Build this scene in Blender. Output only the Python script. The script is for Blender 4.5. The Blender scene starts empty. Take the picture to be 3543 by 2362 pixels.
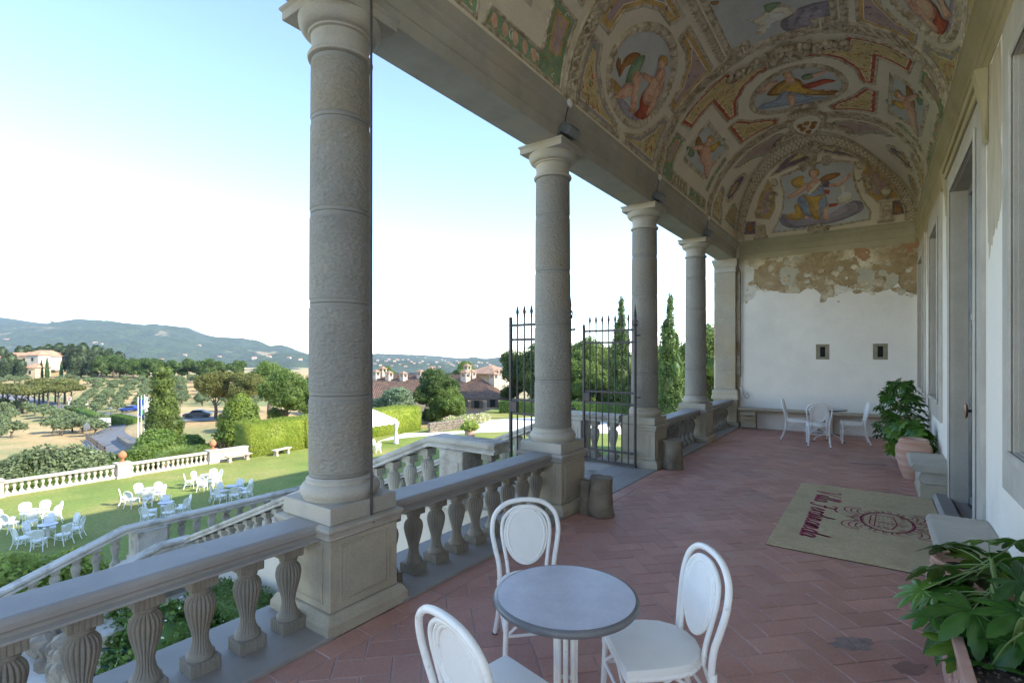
import bpy, bmesh, math, random
import numpy as np
from mathutils import Vector, Matrix
PI = math.pi
R = math.radians
rnd = random.Random(7)

# ------------------------------------------------------------------ camera, sky, sun, exposure
scene = bpy.context.scene
COL = scene.collection
FPX, CXP, HY, CAMH = 1750.0, 1771.5, 1232.0, 1.9      # focal length and principal column in photo pixels, horizon row, eye height
YAW = math.atan2(3032.0 - CXP, FPX)
cd = bpy.data.cameras.new("camera")
cam = bpy.data.objects.new("camera", cd)
COL.objects.link(cam)
cd.sensor_width = 36.0
cd.lens = 36.0 * FPX / 3543.0
cd.shift_y = (HY - 1181.0) / 3543.0
cd.clip_start = 0.05
cd.clip_end = 20000
cam.location = (0, 0, CAMH)
cam.rotation_euler = (PI / 2, 0, YAW)
scene.camera = cam

SUN_EL, SUN_AZ = R(34), math.atan2(0.95, 0.31)          # azimuth from +Y towards +X: the sun stands behind the villa
world = bpy.data.worlds.new("World")
scene.world = world
world.use_nodes = True
wn = world.node_tree.nodes
wl = world.node_tree.links
bg = wn["Background"]
sky = wn.new("ShaderNodeTexSky")
sky.sky_type = 'NISHITA'
sky.sun_disc = False
sky.sun_elevation = SUN_EL
sky.sun_rotation = SUN_AZ
sky.altitude = 200
sky.air_density = 0.85
sky.dust_density = 0.0
sky.ozone_density = 1.3
# thin high cloud veil near the horizon, part of the sky all the way round
wtc = wn.new("ShaderNodeTexCoord")
wsep = wn.new("ShaderNodeSeparateXYZ"); wl.new(wtc.outputs["Generated"], wsep.inputs[0])
wmap = wn.new("ShaderNodeMapping"); wmap.inputs["Scale"].default_value = (1.5, 1.5, 9.0)
wl.new(wtc.outputs["Generated"], wmap.inputs[0])
wno = wn.new("ShaderNodeTexNoise"); wno.inputs["Scale"].default_value = 2.2; wno.inputs["Detail"].default_value = 6
wl.new(wmap.outputs[0], wno.inputs["Vector"])
wr1 = wn.new("ShaderNodeMapRange"); wr1.inputs[1].default_value = 0.42; wr1.inputs[2].default_value = 0.80
wl.new(wno.outputs["Fac"], wr1.inputs[0])
wr2 = wn.new("ShaderNodeMapRange"); wr2.inputs[1].default_value = 0.30; wr2.inputs[2].default_value = 0.0
wl.new(wsep.outputs["Z"], wr2.inputs[0])
wmul = wn.new("ShaderNodeMath"); wmul.operation = 'MULTIPLY'
wl.new(wr1.outputs[0], wmul.inputs[0]); wl.new(wr2.outputs[0], wmul.inputs[1])
wm2 = wn.new("ShaderNodeMath"); wm2.operation = 'MULTIPLY'; wm2.inputs[1].default_value = 0.02
wl.new(wmul.outputs[0], wm2.inputs[0])
wmix = wn.new("ShaderNodeMix"); wmix.data_type = 'RGBA'
wl.new(wm2.outputs[0], wmix.inputs["Factor"])
wl.new(sky.outputs[0], wmix.inputs["A"])
wmix.inputs["B"].default_value = (9.0, 9.3, 9.6, 1)
wl.new(wmix.outputs["Result"], bg.inputs["Color"])
bg.inputs["Strength"].default_value = 0.15

sd = bpy.data.lights.new("sun", 'SUN')
sun = bpy.data.objects.new("sun", sd)
COL.objects.link(sun)
sd.energy = 3.2
sd.angle = R(0.5)
sd.color = (1.0, 0.93, 0.82)
sdir = Vector((math.sin(SUN_AZ) * math.cos(SUN_EL), math.cos(SUN_AZ) * math.cos(SUN_EL), math.sin(SUN_EL)))
sun.rotation_euler = sdir.to_track_quat('Z', 'Y').to_euler()
sun.location = (20, 10, 40)

scene.view_settings.view_transform = 'Standard'
scene.view_settings.look = 'None'
scene.view_settings.exposure = 1.85
scene.view_settings.gamma = 1.0
scene.view_settings.use_curve_mapping = False
scene.cycles.max_bounces = 12
scene.cycles.diffuse_bounces = 8
scene.cycles.glossy_bounces = 3
scene.cycles.transparent_max_bounces = 12
scene.cycles.transmission_bounces = 6
scene.cycles.volume_bounces = 1
scene.cycles.sample_clamp_indirect = 8.0
scene.cycles.caustics_reflective = False
scene.cycles.caustics_refractive = False

# ------------------------------------------------------------------ where a photo pixel lies in the place
_fw = (-math.sin(YAW), math.cos(YAW)); _rt = (math.cos(YAW), math.sin(YAW))
def ray(u, v):
    k = (u - CXP) / FPX
    return Vector((_fw[0] + _rt[0] * k, _fw[1] + _rt[1] * k, (HY - v) / FPX))
def atz(u, v, z):
    d = ray(u, v); t = (z - CAMH) / d.z
    return Vector((d.x * t, d.y * t, z))
def att(u, v, t):
    d = ray(u, v)
    return Vector((d.x * t, d.y * t, CAMH + d.z * t))

# ------------------------------------------------------------------ mesh helpers
class MB:
    """collects faces; build() links them as one mesh object"""
    def __init__(s):
        s.v = []; s.f = []; s.m = []; s.mi = 0
    def add(s, vs, fs, mi=None):
        o = len(s.v); s.v.extend([tuple(p) for p in vs])
        s.f.extend([tuple(i + o for i in f) for f in fs])
        s.m.extend([s.mi if mi is None else mi] * len(fs))
        return s
    def box(s, a, b, mi=None):
        x0, y0, z0 = a; x1, y1, z1 = b
        if x0 > x1: x0, x1 = x1, x0
        if y0 > y1: y0, y1 = y1, y0
        if z0 > z1: z0, z1 = z1, z0
        return s.add([(x0,y0,z0),(x1,y0,z0),(x1,y1,z0),(x0,y1,z0),(x0,y0,z1),(x1,y0,z1),(x1,y1,z1),(x0,y1,z1)],
                     [(0,3,2,1),(4,5,6,7),(0,1,5,4),(1,2,6,5),(2,3,7,6),(3,0,4,7)], mi)
    def bbox(s, a, b, e=0.01, mi=None):
        """box with chamfered edges, as stacked rings"""
        x0, y0, z0 = a; x1, y1, z1 = b
        e = min(e, (x1-x0)*.45, (y1-y0)*.45, (z1-z0)*.45)
        def ring(k, z):
            return [(x0+k,y0+e,z),(x0+e,y0+k,z),(x1-e,y0+k,z),(x1-k,y0+e,z),(x1-k,y1-e,z),(x1-e,y1-k,z),(x0+e,y1-k,z),(x0+k,y1-e,z)]
        rs = [ring(e*.9, z0), ring(0, z0+e), ring(0, z1-e), ring(e*.9, z1)]
        vs = [p for r in rs for p in r]
        fs = [tuple(range(7,-1,-1)), tuple(range(24,32))]
        for i in range(3):
            for j in range(8):
                k = (j+1) % 8
                fs.append((i*8+j, i*8+k, i*8+8+k, i*8+8+j))
        return s.add(vs, fs, mi)
    def lathe(s, prof, n=24, c=(0,0,0), cap=True, mi=None, rfun=None):
        vs = []; fs = []; m = len(prof)
        for i, (r, z) in enumerate(prof):
            for j in range(n):
                a = 2*PI*j/n
                rr = r if rfun is None else rfun(r, z, a, i)
                vs.append((c[0]+rr*math.cos(a), c[1]+rr*math.sin(a), c[2]+z))
        for i in range(m-1):
            for j in range(n):
                k = (j+1) % n
                fs.append((i*n+j, i*n+k, (i+1)*n+k, (i+1)*n+j))
        if cap:
            fs.append(tuple(range(n-1,-1,-1))); fs.append(tuple(range((m-1)*n, m*n)))
        return s.add(vs, fs, mi)
    def sq(s, prof, c=(0,0), mi=None, ax=1.0, ay=1.0):
        """square 'lathe': half-widths w at heights z"""
        vs = []; fs = []
        for w, z in prof:
            vs += [(c[0]-w*ax,c[1]-w*ay,z),(c[0]+w*ax,c[1]-w*ay,z),(c[0]+w*ax,c[1]+w*ay,z),(c[0]-w*ax,c[1]+w*ay,z)]
        m = len(prof)
        for i in range(m-1):
            for j in range(4):
                k = (j+1) % 4
                fs.append((i*4+j, i*4+k, i*4+4+k, i*4+4+j))
        fs.append((3,2,1,0)); fs.append(tuple(range((m-1)*4, m*4)))
        return s.add(vs, fs, mi)
    def tube(s, pts, r, n=8, closed=False, cap=True, mi=None, flat=None):
        """round bar along pts; r a number or list; flat=(w,h) makes a rectangular bar"""
        P = [Vector(p) for p in pts]; m = len(P)
        rs = r if isinstance(r, (list, tuple)) else [r]*m
        vs = []; fs = []
        up = None
        for i in range(m):
            if closed: t = P[(i+1) % m] - P[i-1]
            else: t = P[min(i+1, m-1)] - P[max(i-1, 0)]
            if t.length < 1e-9: t = Vector((0,0,1))
            t.normalize()
            if up is None:
                up = Vector((0,0,1)) if abs(t.z) < .95 else Vector((0,1,0))
            x = t.cross(up)
            if x.length < 1e-4: x = t.cross(Vector((1,0,0)))
            x.normalize(); y = x.cross(t).normalized(); up = y
            for j in range(n):
                a = 2*PI*(j+.5)/n
                vs.append(P[i] + (x*math.cos(a) + y*math.sin(a))*rs[i])
        for i in range(m if closed else m-1):
            i2 = (i+1) % m
            for j in range(n):
                k = (j+1) % n
                fs.append((i*n+j, i*n+k, i2*n+k, i2*n+j))
        if cap and not closed:
            fs.append(tuple(range(n-1,-1,-1))); fs.append(tuple(range((m-1)*n, m*n)))
        return s.add(vs, fs, mi)
    def sweep(s, prof, path, mi=None, cap=True):
        """profile [(side, up)] swept along a path of points, side axis horizontal to the right of travel"""
        P = [Vector(p) for p in path]; m = len(P); n = len(prof)
        vs = []; fs = []
        for i in range(m):
            d0 = (P[i]-P[i-1]) if i > 0 else (P[1]-P[0])
            d1 = (P[i+1]-P[i]) if i < m-1 else (P[-1]-P[-2])
            a = Vector((d0.x, d0.y, 0)).normalized(); b = Vector((d1.x, d1.y, 0)).normalized()
            t = (a+b).normalized(); sx = Vector((t.y, -t.x, 0))
            k = 1/max(.5, sx.dot(Vector((a.y, -a.x, 0))))
            for q, w in prof: vs.append(P[i] + sx*q*k + Vector((0,0,w)))
        for i in range(m-1):
            for j in range(n):
                k = (j+1) % n
                fs.append((i*n+j, (i+1)*n+j, (i+1)*n+k, i*n+k))
        if cap:
            fs.append(tuple(range(n))); fs.append(tuple(range(m*n-1, (m-1)*n-1, -1)))
        return s.add(vs, fs, mi)
    def prism(s, poly, z0, z1, mi=None):
        n = len(poly)
        vs = [(x,y,z0) for x,y in poly] + [(x,y,z1) for x,y in poly]
        fs = [tuple(range(n-1,-1,-1)), tuple(range(n,2*n))] + [(i,(i+1)%n,n+(i+1)%n,n+i) for i in range(n)]
        return s.add(vs, fs, mi)
    def xf(s, mat):
        s.v = [tuple(mat @ Vector(p)) for p in s.v]; return s
    def mesh(s, name, mats, smooth=None):
        me = bpy.data.meshes.new(name)
        me.from_pydata(s.v, [], s.f)
        for m in (mats if isinstance(mats, (list, tuple)) else [mats]): me.materials.append(m)
        if any(s.m): me.polygons.foreach_set("material_index", s.m)
        me.update()
        if smooth:
            me.polygons.foreach_set("use_smooth", [True]*len(me.polygons))
            me.set_sharp_from_angle(angle=R(smooth))
        return me
    def build(s, name, mats, parent=None, smooth=None, loc=None):
        return link(name, s.mesh(name, mats, smooth), parent, loc)

def link(name, data, parent=None, loc=None, rotz=None):
    o = bpy.data.objects.new(name, data)
    COL.objects.link(o)
    if parent is not None:
        o.parent = parent; KIDS.setdefault(parent.name, []).append(o)
    if loc is not None: o.location = loc
    if rotz is not None: o.rotation_euler = (0, 0, rotz)
    return o
def tag(o, label, cat, group=None, kind=None):
    if label: o["label"] = label
    if cat: o["category"] = cat
    if group: o["group"] = group
    if kind: o["kind"] = kind
    return o
def thing(name, label, cat, loc=(0,0,0), rotz=0, group=None):
    o = link(name, None, None, loc, rotz)
    o.empty_display_size = .2
    return tag(o, label, cat, group)
_ones = "zeroth first second third fourth fifth sixth seventh eighth ninth tenth eleventh twelfth thirteenth fourteenth fifteenth sixteenth seventeenth eighteenth nineteenth".split()
_tens = {2:("twentieth","twenty"),3:("thirtieth","thirty"),4:("fortieth","forty"),5:("fiftieth","fifty"),6:("sixtieth","sixty")}
def nth(n):
    if n < 20: return _ones[n]
    a, b = divmod(n, 10); return _tens[a][0] if b == 0 else _tens[a][1]+"-"+_ones[b]
def struct(o): o["kind"] = "structure"; return o
def stuff(o): o["kind"] = "stuff"; return o
KIDS = {}
def copy_tree(o, parent=None):
    c = o.copy(); COL.objects.link(c); c.parent = parent
    if parent is not None: KIDS.setdefault(parent.name, []).append(c)
    for ch in KIDS.get(o.name, ()): copy_tree(ch, c)
    return c
def dup(o, loc, rotz=0, label=None, scale=None):
    c = copy_tree(o); c.location = loc; c.rotation_euler = (0, 0, rotz)
    if label: c["label"] = label
    if scale is not None: c.scale = scale if isinstance(scale, (tuple, list)) else (scale,)*3
    return c
def arr_mesh(name, V, F, mats, smooth=False):
    """quads or triangles given as numpy arrays"""
    me = bpy.data.meshes.new(name)
    V = np.asarray(V, dtype=np.float32); F = np.asarray(F, dtype=np.int32); k = F.shape[1]
    me.vertices.add(len(V)); me.vertices.foreach_set("co", V.ravel())
    me.loops.add(F.size); me.loops.foreach_set("vertex_index", F.ravel())
    me.polygons.add(len(F)); me.polygons.foreach_set("loop_start", np.arange(0, F.size, k, dtype=np.int32))
    for m in (mats if isinstance(mats, (list, tuple)) else [mats]): me.materials.append(m)
    me.update(calc_edges=True)
    if smooth: me.polygons.foreach_set("use_smooth", [True]*len(F))
    return me
def roughen(o_or_me, amp, scale=3.0, seed=0):
    """push vertices about with smooth noise: worn stone"""
    from mathutils import noise
    me = getattr(o_or_me, "data", o_or_me)
    for v in me.vertices:
        p = v.co*scale + Vector((seed*7.1, seed*3.3, 0))
        v.co += noise.noise_vector(p)*amp
    me.update()

# ------------------------------------------------------------------ procedural materials
def mat(name, c1, c2=None, scale=4.0, rough=.8, bump=0.0, bscale=40.0, c3=None, s3=1.0, f3=(.5,.7), detail=6,
        stretch=None, spec=None, perobj=0.0, island=0.0, metal=0.0, coord='pos', fine=None, bdist=.01, contrast=(.35,.65)):
    """base colour drifting between c1 and c2 by noise, blotches of c3, fine relief by bump"""
    m = bpy.data.materials.new(name); m.use_nodes = True
    N = m.node_tree.nodes; L = m.node_tree.links; b = N["Principled BSDF"]
    b.inputs["Roughness"].default_value = rough; b.inputs["Metallic"].default_value = metal
    if spec is not None: b.inputs["Specular IOR Level"].default_value = spec
    if coord == 'pos':
        co = N.new("ShaderNodeNewGeometry").outputs["Position"]
    else:
        co = N.new("ShaderNodeTexCoord").outputs["Object"]
    if stretch:
        mp = N.new("ShaderNodeMapping"); mp.inputs["Scale"].default_value = stretch; L.new(co, mp.inputs[0]); co = mp.outputs[0]
    def noise(sc, det=6, ro=.6):
        n = N.new("ShaderNodeTexNoise"); n.inputs["Scale"].default_value = sc; n.inputs["Detail"].default_value = det
        n.inputs["Roughness"].default_value = ro; L.new(co, n.inputs["Vector"]); return n.outputs["Fac"]
    def rng(x, a, c, lo=0.0, hi=1.0):
        r = N.new("ShaderNodeMapRange"); r.inputs[1].default_value = a; r.inputs[2].default_value = c
        r.inputs[3].default_value = lo; r.inputs[4].default_value = hi; L.new(x, r.inputs[0]); return r.outputs[0]
    def mix(f, a, c, bt='MIX'):
        x = N.new("ShaderNodeMix"); x.data_type = 'RGBA'; x.blend_type = bt
        if isinstance(f, float): x.inputs["Factor"].default_value = f
        else: L.new(f, x.inputs["Factor"])
        for k, q in (("A", a), ("B", c)):
            if isinstance(q, tuple): x.inputs[k].default_value = (*q[:3], 1)
            else: L.new(q, x.inputs[k])
        return x.outputs["Result"]
    col = c1
    if c2: col = mix(rng(noise(scale, detail), *contrast), c1, c2)
    if c3: col = mix(rng(noise(s3, 8, .65), *f3), col, c3)
    if fine:
        col = mix(1.0, col, rngc(N, L, noise(fine[0], 3, .7), 1-fine[1], 1+fine[1]), 'MULTIPLY')
    if perobj or island:
        w = None
        if perobj: w = rng(N.new("ShaderNodeObjectInfo").outputs["Random"], 0, 1, 1-perobj, 1+perobj)
        if island:
            w2 = rng(N.new("ShaderNodeNewGeometry").outputs["Random Per Island"], 0, 1, 1-island, 1+island)
            if w is None: w = w2
            else:
                mm = N.new("ShaderNodeMath"); mm.operation = 'MULTIPLY'; L.new(w, mm.inputs[0]); L.new(w2, mm.inputs[1]); w = mm.outputs[0]
        cc = N.new("ShaderNodeCombineColor")
        for i in range(3): L.new(w, cc.inputs[i])
        col = mix(1.0, col, cc.outputs[0], 'MULTIPLY')
    if isinstance(col, tuple): b.inputs["Base Color"].default_value = (*col[:3], 1)
    else: L.new(col, b.inputs["Base Color"])
    if bump:
        bp = N.new("ShaderNodeBump"); bp.inputs["Strength"].default_value = bump; bp.inputs["Distance"].default_value = bdist
        L.new(noise(bscale, 5, .65), bp.inputs["Height"]); L.new(bp.outputs[0], b.inputs["Normal"])
    return m
def rngc(N, L, x, lo, hi):
    r = N.new("ShaderNodeMapRange"); r.inputs[1].default_value = .3; r.inputs[2].default_value = .7
    r.inputs[3].default_value = lo; r.inputs[4].default_value = hi; L.new(x, r.inputs[0])
    cc = N.new("ShaderNodeCombineColor")
    for i in range(3): L.new(r.outputs[0], cc.inputs[i])
    return cc.outputs[0]
def leafmat(name, c1, c2, scale=2.0, rough=.55, trans=.35, tcol=None, perobj=.15, spec=.3):
    m = mat(name, c1, c2, scale=scale, rough=rough, perobj=perobj, island=.28, spec=spec, coord='obj')
    N = m.node_tree.nodes; L = m.node_tree.links; b = N["Principled BSDF"]; out = N["Material Output"]
    t = N.new("ShaderNodeBsdfTranslucent")
    t.inputs["Color"].default_value = (*(tcol or tuple(min(1, c*1.6) for c in c2)), 1)
    ms = N.new("ShaderNodeMixShader"); ms.inputs[0].default_value = trans
    L.new(b.outputs[0], ms.inputs[1]); L.new(t.outputs[0], ms.inputs[2]); L.new(ms.outputs[0], out.inputs["Surface"])
    return m

STONE  = mat("grey_sandstone", (.37,.335,.275), (.48,.44,.37), 2.2, .85, .35, 60, c3=(.45,.375,.255), s3=1.1, f3=(.52,.72), fine=(90,.10))
STONE2 = mat("brown_sandstone", (.40,.35,.26), (.49,.43,.325), 2.6, .88, .4, 50, c3=(.35,.31,.25), s3=1.7, f3=(.5,.7), fine=(80,.12))
RAILST = mat("smooth_grey_stone", (.29,.268,.245), (.355,.333,.305), 1.6, .6, .10, 90, fine=(120,.06))
STAIRST= mat("weathered_pale_stone", (.42,.39,.33), (.55,.52,.46), 1.8, .9, .45, 35, c3=(.22,.20,.165), s3=2.3, f3=(.5,.68), fine=(60,.12))
GARDST = mat("sunlit_garden_stone", (.42,.36,.29), (.56,.50,.42), 1.2, .9, .4, 20, c3=(.30,.22,.16), s3=1.5, f3=(.55,.7))
PLASTER= mat("pale_lime_plaster", (.80,.755,.69), (.86,.815,.75), .9, .9, .12, 18, c3=(.71,.67,.61), s3=.55, f3=(.48,.72), fine=(30,.03))
WHITEW = mat("white_wall_paint", (.83,.775,.685), (.87,.82,.735), .8, .9, .10, 25, fine=(40,.03), c3=(.70,.66,.60), s3=.9, f3=(.55,.8))
GREENST= mat("olive_stone_cornice", (.44,.40,.27), (.52,.475,.33), 1.4, .8, .2, 40, c3=(.36,.32,.20), s3=1.1, f3=(.55,.75))
FRAMEST= mat("door_frame_stone", (.42,.39,.34), (.50,.47,.415), 3.0, .85, .25, 70, fine=(100,.08))
IRON   = mat("old_iron", (.055,.048,.05), (.085,.07,.068), 6, .6, .3, 80, c3=(.14,.07,.045), s3=5, f3=(.6,.75))
WICKER = mat("white_painted_rattan", (.83,.81,.78), (.88,.865,.83), 9, .42, .05, 120, spec=.45, c3=(.55,.53,.50), s3=22, f3=(.60,.72))
MESHW  = mat("white_woven_mesh", (.80,.78,.745), (.87,.85,.815), 3, .6, .35, 420, bdist=.002, fine=(260,.07))
RUBBER = mat("black_rubber", (.02,.02,.02), None, rough=.7)
TABLETOP=mat("grey_laminate", (.47,.455,.49), (.55,.535,.57), 7, .30, .06, 200, spec=.5, fine=(60,.06))
TERRA  = mat("terracotta_pot", (.47,.26,.18), (.58,.36,.27), 3.5, .85, .2, 40, c3=(.62,.46,.38), s3=2.2, f3=(.5,.72), stretch=(.6,.6,4))
SOIL   = mat("dark_soil", (.018,.014,.012), (.06,.045,.035), 30, .95, .8, 60)
# ------------------------------------------------------------------ the loggia: dimensions in metres, Y along the loggia, wall at +X
COLX = -3.32
COLY = [2.37 + 3.12*i for i in range(-1, 4)]
LOGY = -1.1                                            # where the loggia behind the viewer is left off
ENDY, WALLX = 14.64, 0.79
SOFF, SPR = 4.51, 4.97
XC, ZC, VA, VB = -1.17, 4.97, 1.93, 1.78

def pecked(name, base, dark, sc=34):
    """stone dressed with rows of point-chisel marks"""
    m = mat(name, base, dark, 1.6, .92, fine=(55,.12), c3=(base[0]*1.12,base[1]*1.0,base[2]*.82), s3=.75, f3=(.46,.66), detail=9)
    N = m.node_tree.nodes; L = m.node_tree.links; b = N["Principled BSDF"]
    tc = N.new("ShaderNodeNewGeometry")
    mp = N.new("ShaderNodeMapping"); mp.inputs["Scale"].default_value = (sc*.9, sc*.9, sc*1.5); L.new(tc.outputs["Position"], mp.inputs[0])
    vo = N.new("ShaderNodeTexVoronoi"); vo.inputs["Scale"].default_value = 1.0; vo.inputs["Randomness"].default_value = 1.0
    L.new(mp.outputs[0], vo.inputs["Vector"])
    wv = N.new("ShaderNodeTexWave"); wv.bands_direction = 'Z'; wv.inputs["Scale"].default_value = 11; wv.inputs["Distortion"].default_value = 1.2
    L.new(tc.outputs["Position"], wv.inputs["Vector"])
    ad = N.new("ShaderNodeMath"); ad.operation = 'MULTIPLY_ADD'; ad.inputs[1].default_value = .16
    L.new(wv.outputs["Fac"], ad.inputs[0]); L.new(vo.outputs["Distance"], ad.inputs[2])
    bp = N.new("ShaderNodeBump"); bp.inputs["Strength"].default_value = .75; bp.inputs["Distance"].default_value = .012
    L.new(ad.outputs[0], bp.inputs["Height"]); L.new(bp.outputs[0], b.inputs["Normal"])
    return m
PECK  = pecked("pecked_grey_stone", (.25,.235,.205), (.315,.295,.255))
DRUMST = mat("smooth_drum_margin", (.235,.22,.19), (.285,.268,.235), 2, .9, .2, 70, fine=(80,.08))
PECK2 = pecked("pecked_brown_stone", (.35,.31,.245), (.43,.385,.30), 30)

# --- columns
def make_column():
    t = thing("stone_column", "x", "column", (0,0,0), 0, "columns along the open side of the loggia")
    m = MB(); m.sq([(.36,0),(.36,.085),(.345,.10),(.345,.112),(.318,.14)]); o = m.build("pedestal_base", STONE2, t); bevel(o, .006)
    m = MB(); m.sq([(.298,.1405),(.298,.6295)]); d = m.build("pedestal", STONE2, t); bevel(d, .005)
    for k in range(4):
        a = k*PI/2
        fr = MB(); w, z0, z1, x = .198, .205, .575, .2985
        fr.add([(x,-w,z0),(x,w,z0),(x,w,z1),(x,-w,z1),(x+.005,-w+.012,z0+.012),(x+.005,w-.012,z0+.012),(x+.005,w-.012,z1-.012),(x+.005,-w+.012,z1-.012)],
               [(0,1,5,4),(1,2,6,5),(2,3,7,6),(3,0,4,7),(4,5,6,7)])
        g = .215
        for (ya,yb,za,zb) in ((-g,g,z0-.02,z0-.008),(-g,g,z1+.008,z1+.02),(-g,-g+.012,z0-.008,z1+.008),(g-.012,g,z0-.008,z1+.008)):
            fr.box((x-.002,ya,za),(x+.006,yb,zb))
        fr.xf(Matrix.Rotation(a, 4, 'Z')); fr.build("panel", STONE2, d)
    m = MB(); m.sq([(.30,.63),(.318,.645),(.312,.65),(.322,.68),(.335,.70),(.335,.722),(.30,.732)]); bevel(m.build("pedestal_cap", STONE, t), .005)
    m = MB(); m.sq([(.293,.7325),(.293,.853)]); bevel(m.build("plinth", STONE, t), .006)
    pr = [(.268,.8535)] + [(.262+.028*math.sin(PI*k/10), .856+.108*k/10) for k in range(1,10)] + [(.255,.966),(.248,.968),(.248,.992),(.236,1.0),(.228,1.012)]
    MB().lathe(pr, 56).build("column_base", STONE, t, 40)
    zs = [1.0125, 1.61, 2.29, 2.96, 3.65, 4.115]
    def rad(z):
        k = (z-1.0)/3.12
        return .226 - .017*k**1.6
    for a, b in zip(zs[:-1], zs[1:]):
        pr = [(rad(a)-.006, a+.0005), (rad(a)-.001, a+.004), (rad(a+.03)-.001, a+.03), (rad(a+.034)+.004, a+.034)]
        n = 10
        pr += [(rad(a+.04+(b-a-.08)*k/n)+.004, a+.04+(b-a-.08)*k/n) for k in range(n+1)]
        pr += [(rad(b-.034)+.004, b-.034), (rad(b-.03)-.001, b-.03), (rad(b)-.001, b-.004), (rad(b)-.006, b-.0005)]
        m = MB(); m.lathe(pr, 56)
        for i in range(len(m.f)): 
            if 3 <= i//56 <= 3+n: m.m[i] = 1
        m.build("shaft_drum", [DRUMST, PECK], t, 40)
    r0 = rad(4.115)
    pr = [(r0+.004,4.116),(r0+.024,4.122),(r0+.030,4.138),(r0+.024,4.154),(r0+.004,4.160),(r0+.002,4.17),(r0-.002,4.20),(r0+.004,4.29),(r0+.022,4.296),(r0+.022,4.312),(r0+.032,4.316)]
    pr += [(r0+.032+.062*math.sin(PI/2*k/8), 4.316+.098*(1-math.cos(PI/2*k/8))) for k in range(1,9)]
    MB().lathe(pr, 56).build("capital", STONE, t, 40)
    m = MB(); m.sq([(.30,4.4145),(.30,4.478),(.306,4.482),(.318,4.494),(.318,4.509)]); bevel(m.build("abacus", STONE, t), .004)
    return t
def bevel(o, w, seg=1):
    b = o.modifiers.new("bevel", 'BEVEL'); b.width = w; b.segments = seg; b.limit_method = 'ANGLE'; b.angle_limit = R(30)
    return o
colabs = ["stone column just outside the left edge of the view", "large nearest stone column with iron tie rod beside it",
          "stone column beside the left gate leaf, second nearest", "stone column carrying the hinges of the right gate leaf",
          "farthest and smallest free-standing round stone column"]
c0 = make_column()
for i, y in enumerate(COLY):
    if i == 0: c0.location = (COLX, y, 0); c0["label"] = colabs[0]
    else: dup(c0, (COLX, y, 0), 0, colabs[i])
# end pilaster
t = thing("stone_pilaster", "square stone pilaster where colonnade meets the end wall", "pilaster", (COLX, 14.74, 0))
m = MB(); m.sq([(.36,0),(.36,.10),(.33,.14)], ay=1); bevel(m.build("pilaster_pedestal_base", STONE2, t), .008)
m = MB(); m.sq([(.30,.1405),(.30,.73)]); bevel(m.build("pedestal", STONE2, t), .008)
m = MB(); m.sq([(.345,.7305),(.345,.80),(.33,.86),(.335,.95),(.29,1.0),(.262,1.02)]); o = m.build("pilaster_base", STONE2, t); bevel(o, .02, 2)
zz = [1.0205, 1.52, 2.22, 2.95, 3.64, 4.16]
for a, b in zip(zz[:-1], zz[1:]):
    m = MB(); m.sq([(.25,a),(.255,a+.008),(.255,b-.008),(.25,b-.001)]); m.build("pilaster_block", PECK2, t)
m = MB(); m.sq([(.256,4.1605),(.275,4.17),(.275,4.19),(.262,4.20),(.262,4.29),(.275,4.30),(.30,4.36),(.315,4.41),(.315,4.43),(.325,4.44),(.335,4.50),(.335,4.509)]); m.build("capital", STONE, t)

# --- balustrades: fluted vase balusters between blocks, moulded rail, sill
def groovy(w, n=6, d=.004):
    pts = []
    for k in range(4):
        a = k*PI/2
        for i in range(n):
            x0 = -w + 2*w*i/n; dx = 2*w/n
            for (px, py) in ((x0, -w), (x0+dx*.70, -w), (x0+dx*.76, -w+d), (x0+dx*.94, -w+d)):
                pts.append((px*math.cos(a)-py*math.sin(a), px*math.sin(a)+py*math.cos(a)))
    return pts
def baluster_mesh(name, mt, hi=True, H=.585, k=1.0):
    m = MB(); n = 100 if hi else 14
    if hi:
        m.prism(groovy(.083*k), 0, .078); m.prism(groovy(.072*k), H-.085, H)
    else:
        m.box((-.083*k,-.083*k,0),(.083*k,.083*k,.078)); m.box((-.072*k,-.072*k,H-.085),(.072*k,.072*k,H))
    z1 = H-.085
    ctl = [(.075,.0782),(.077,.10),(.066,.112),(.052,.14),(.044,.175),(.043,.20),(.050,.24),(.062,.285),(.074,.33),(.081,.37),(.082,.395),(.076,.425),(.062,.446),(.050,.455),(.047,.462),(.058,.470),(.060,.482),(.052,.490),(.052,z1)]
    ctl = [(r*k, .0782+(z-.0782)*(z1-.0782)/(.5-.0782)) for r, z in ctl[:-1]] + [(.052*k, z1)]
    def rf(r, z, a, i):
        if not hi or i < 3 or i > 13: return r
        g = abs(math.sin(a*10))
        return r*(1.02 - .15*(1-g)**2)
    m.lathe(ctl, n, rfun=rf, cap=False)
    return m.mesh(name, mt, 50 if hi else 40)
BALST = mat("shade_toned_baluster_stone", (.22,.195,.16), (.30,.27,.225), 3, .85, .3, 70, c3=(.27,.22,.16), s3=2, fine=(90,.1))  # stone darkened: shade on the inward-facing balusters is put into the colour
BAL_HI = baluster_mesh("baluster", BALST)
BAL_ST = baluster_mesh("baluster", STAIRST, True, .60, 1.1)
BAL_LO = baluster_mesh("baluster", GARDST, False, .55, 1.15)
RAILP = [(-.155,0),(-.155,.012),(-.125,.03),(-.125,.05),(-.155,.062),(-.158,.095),(-.150,.113),(-.135,.122),(.135,.122),(.150,.113),(.158,.095),(.155,.062),(.125,.05),(.125,.03),(.155,.012),(.155,0)]
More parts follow.
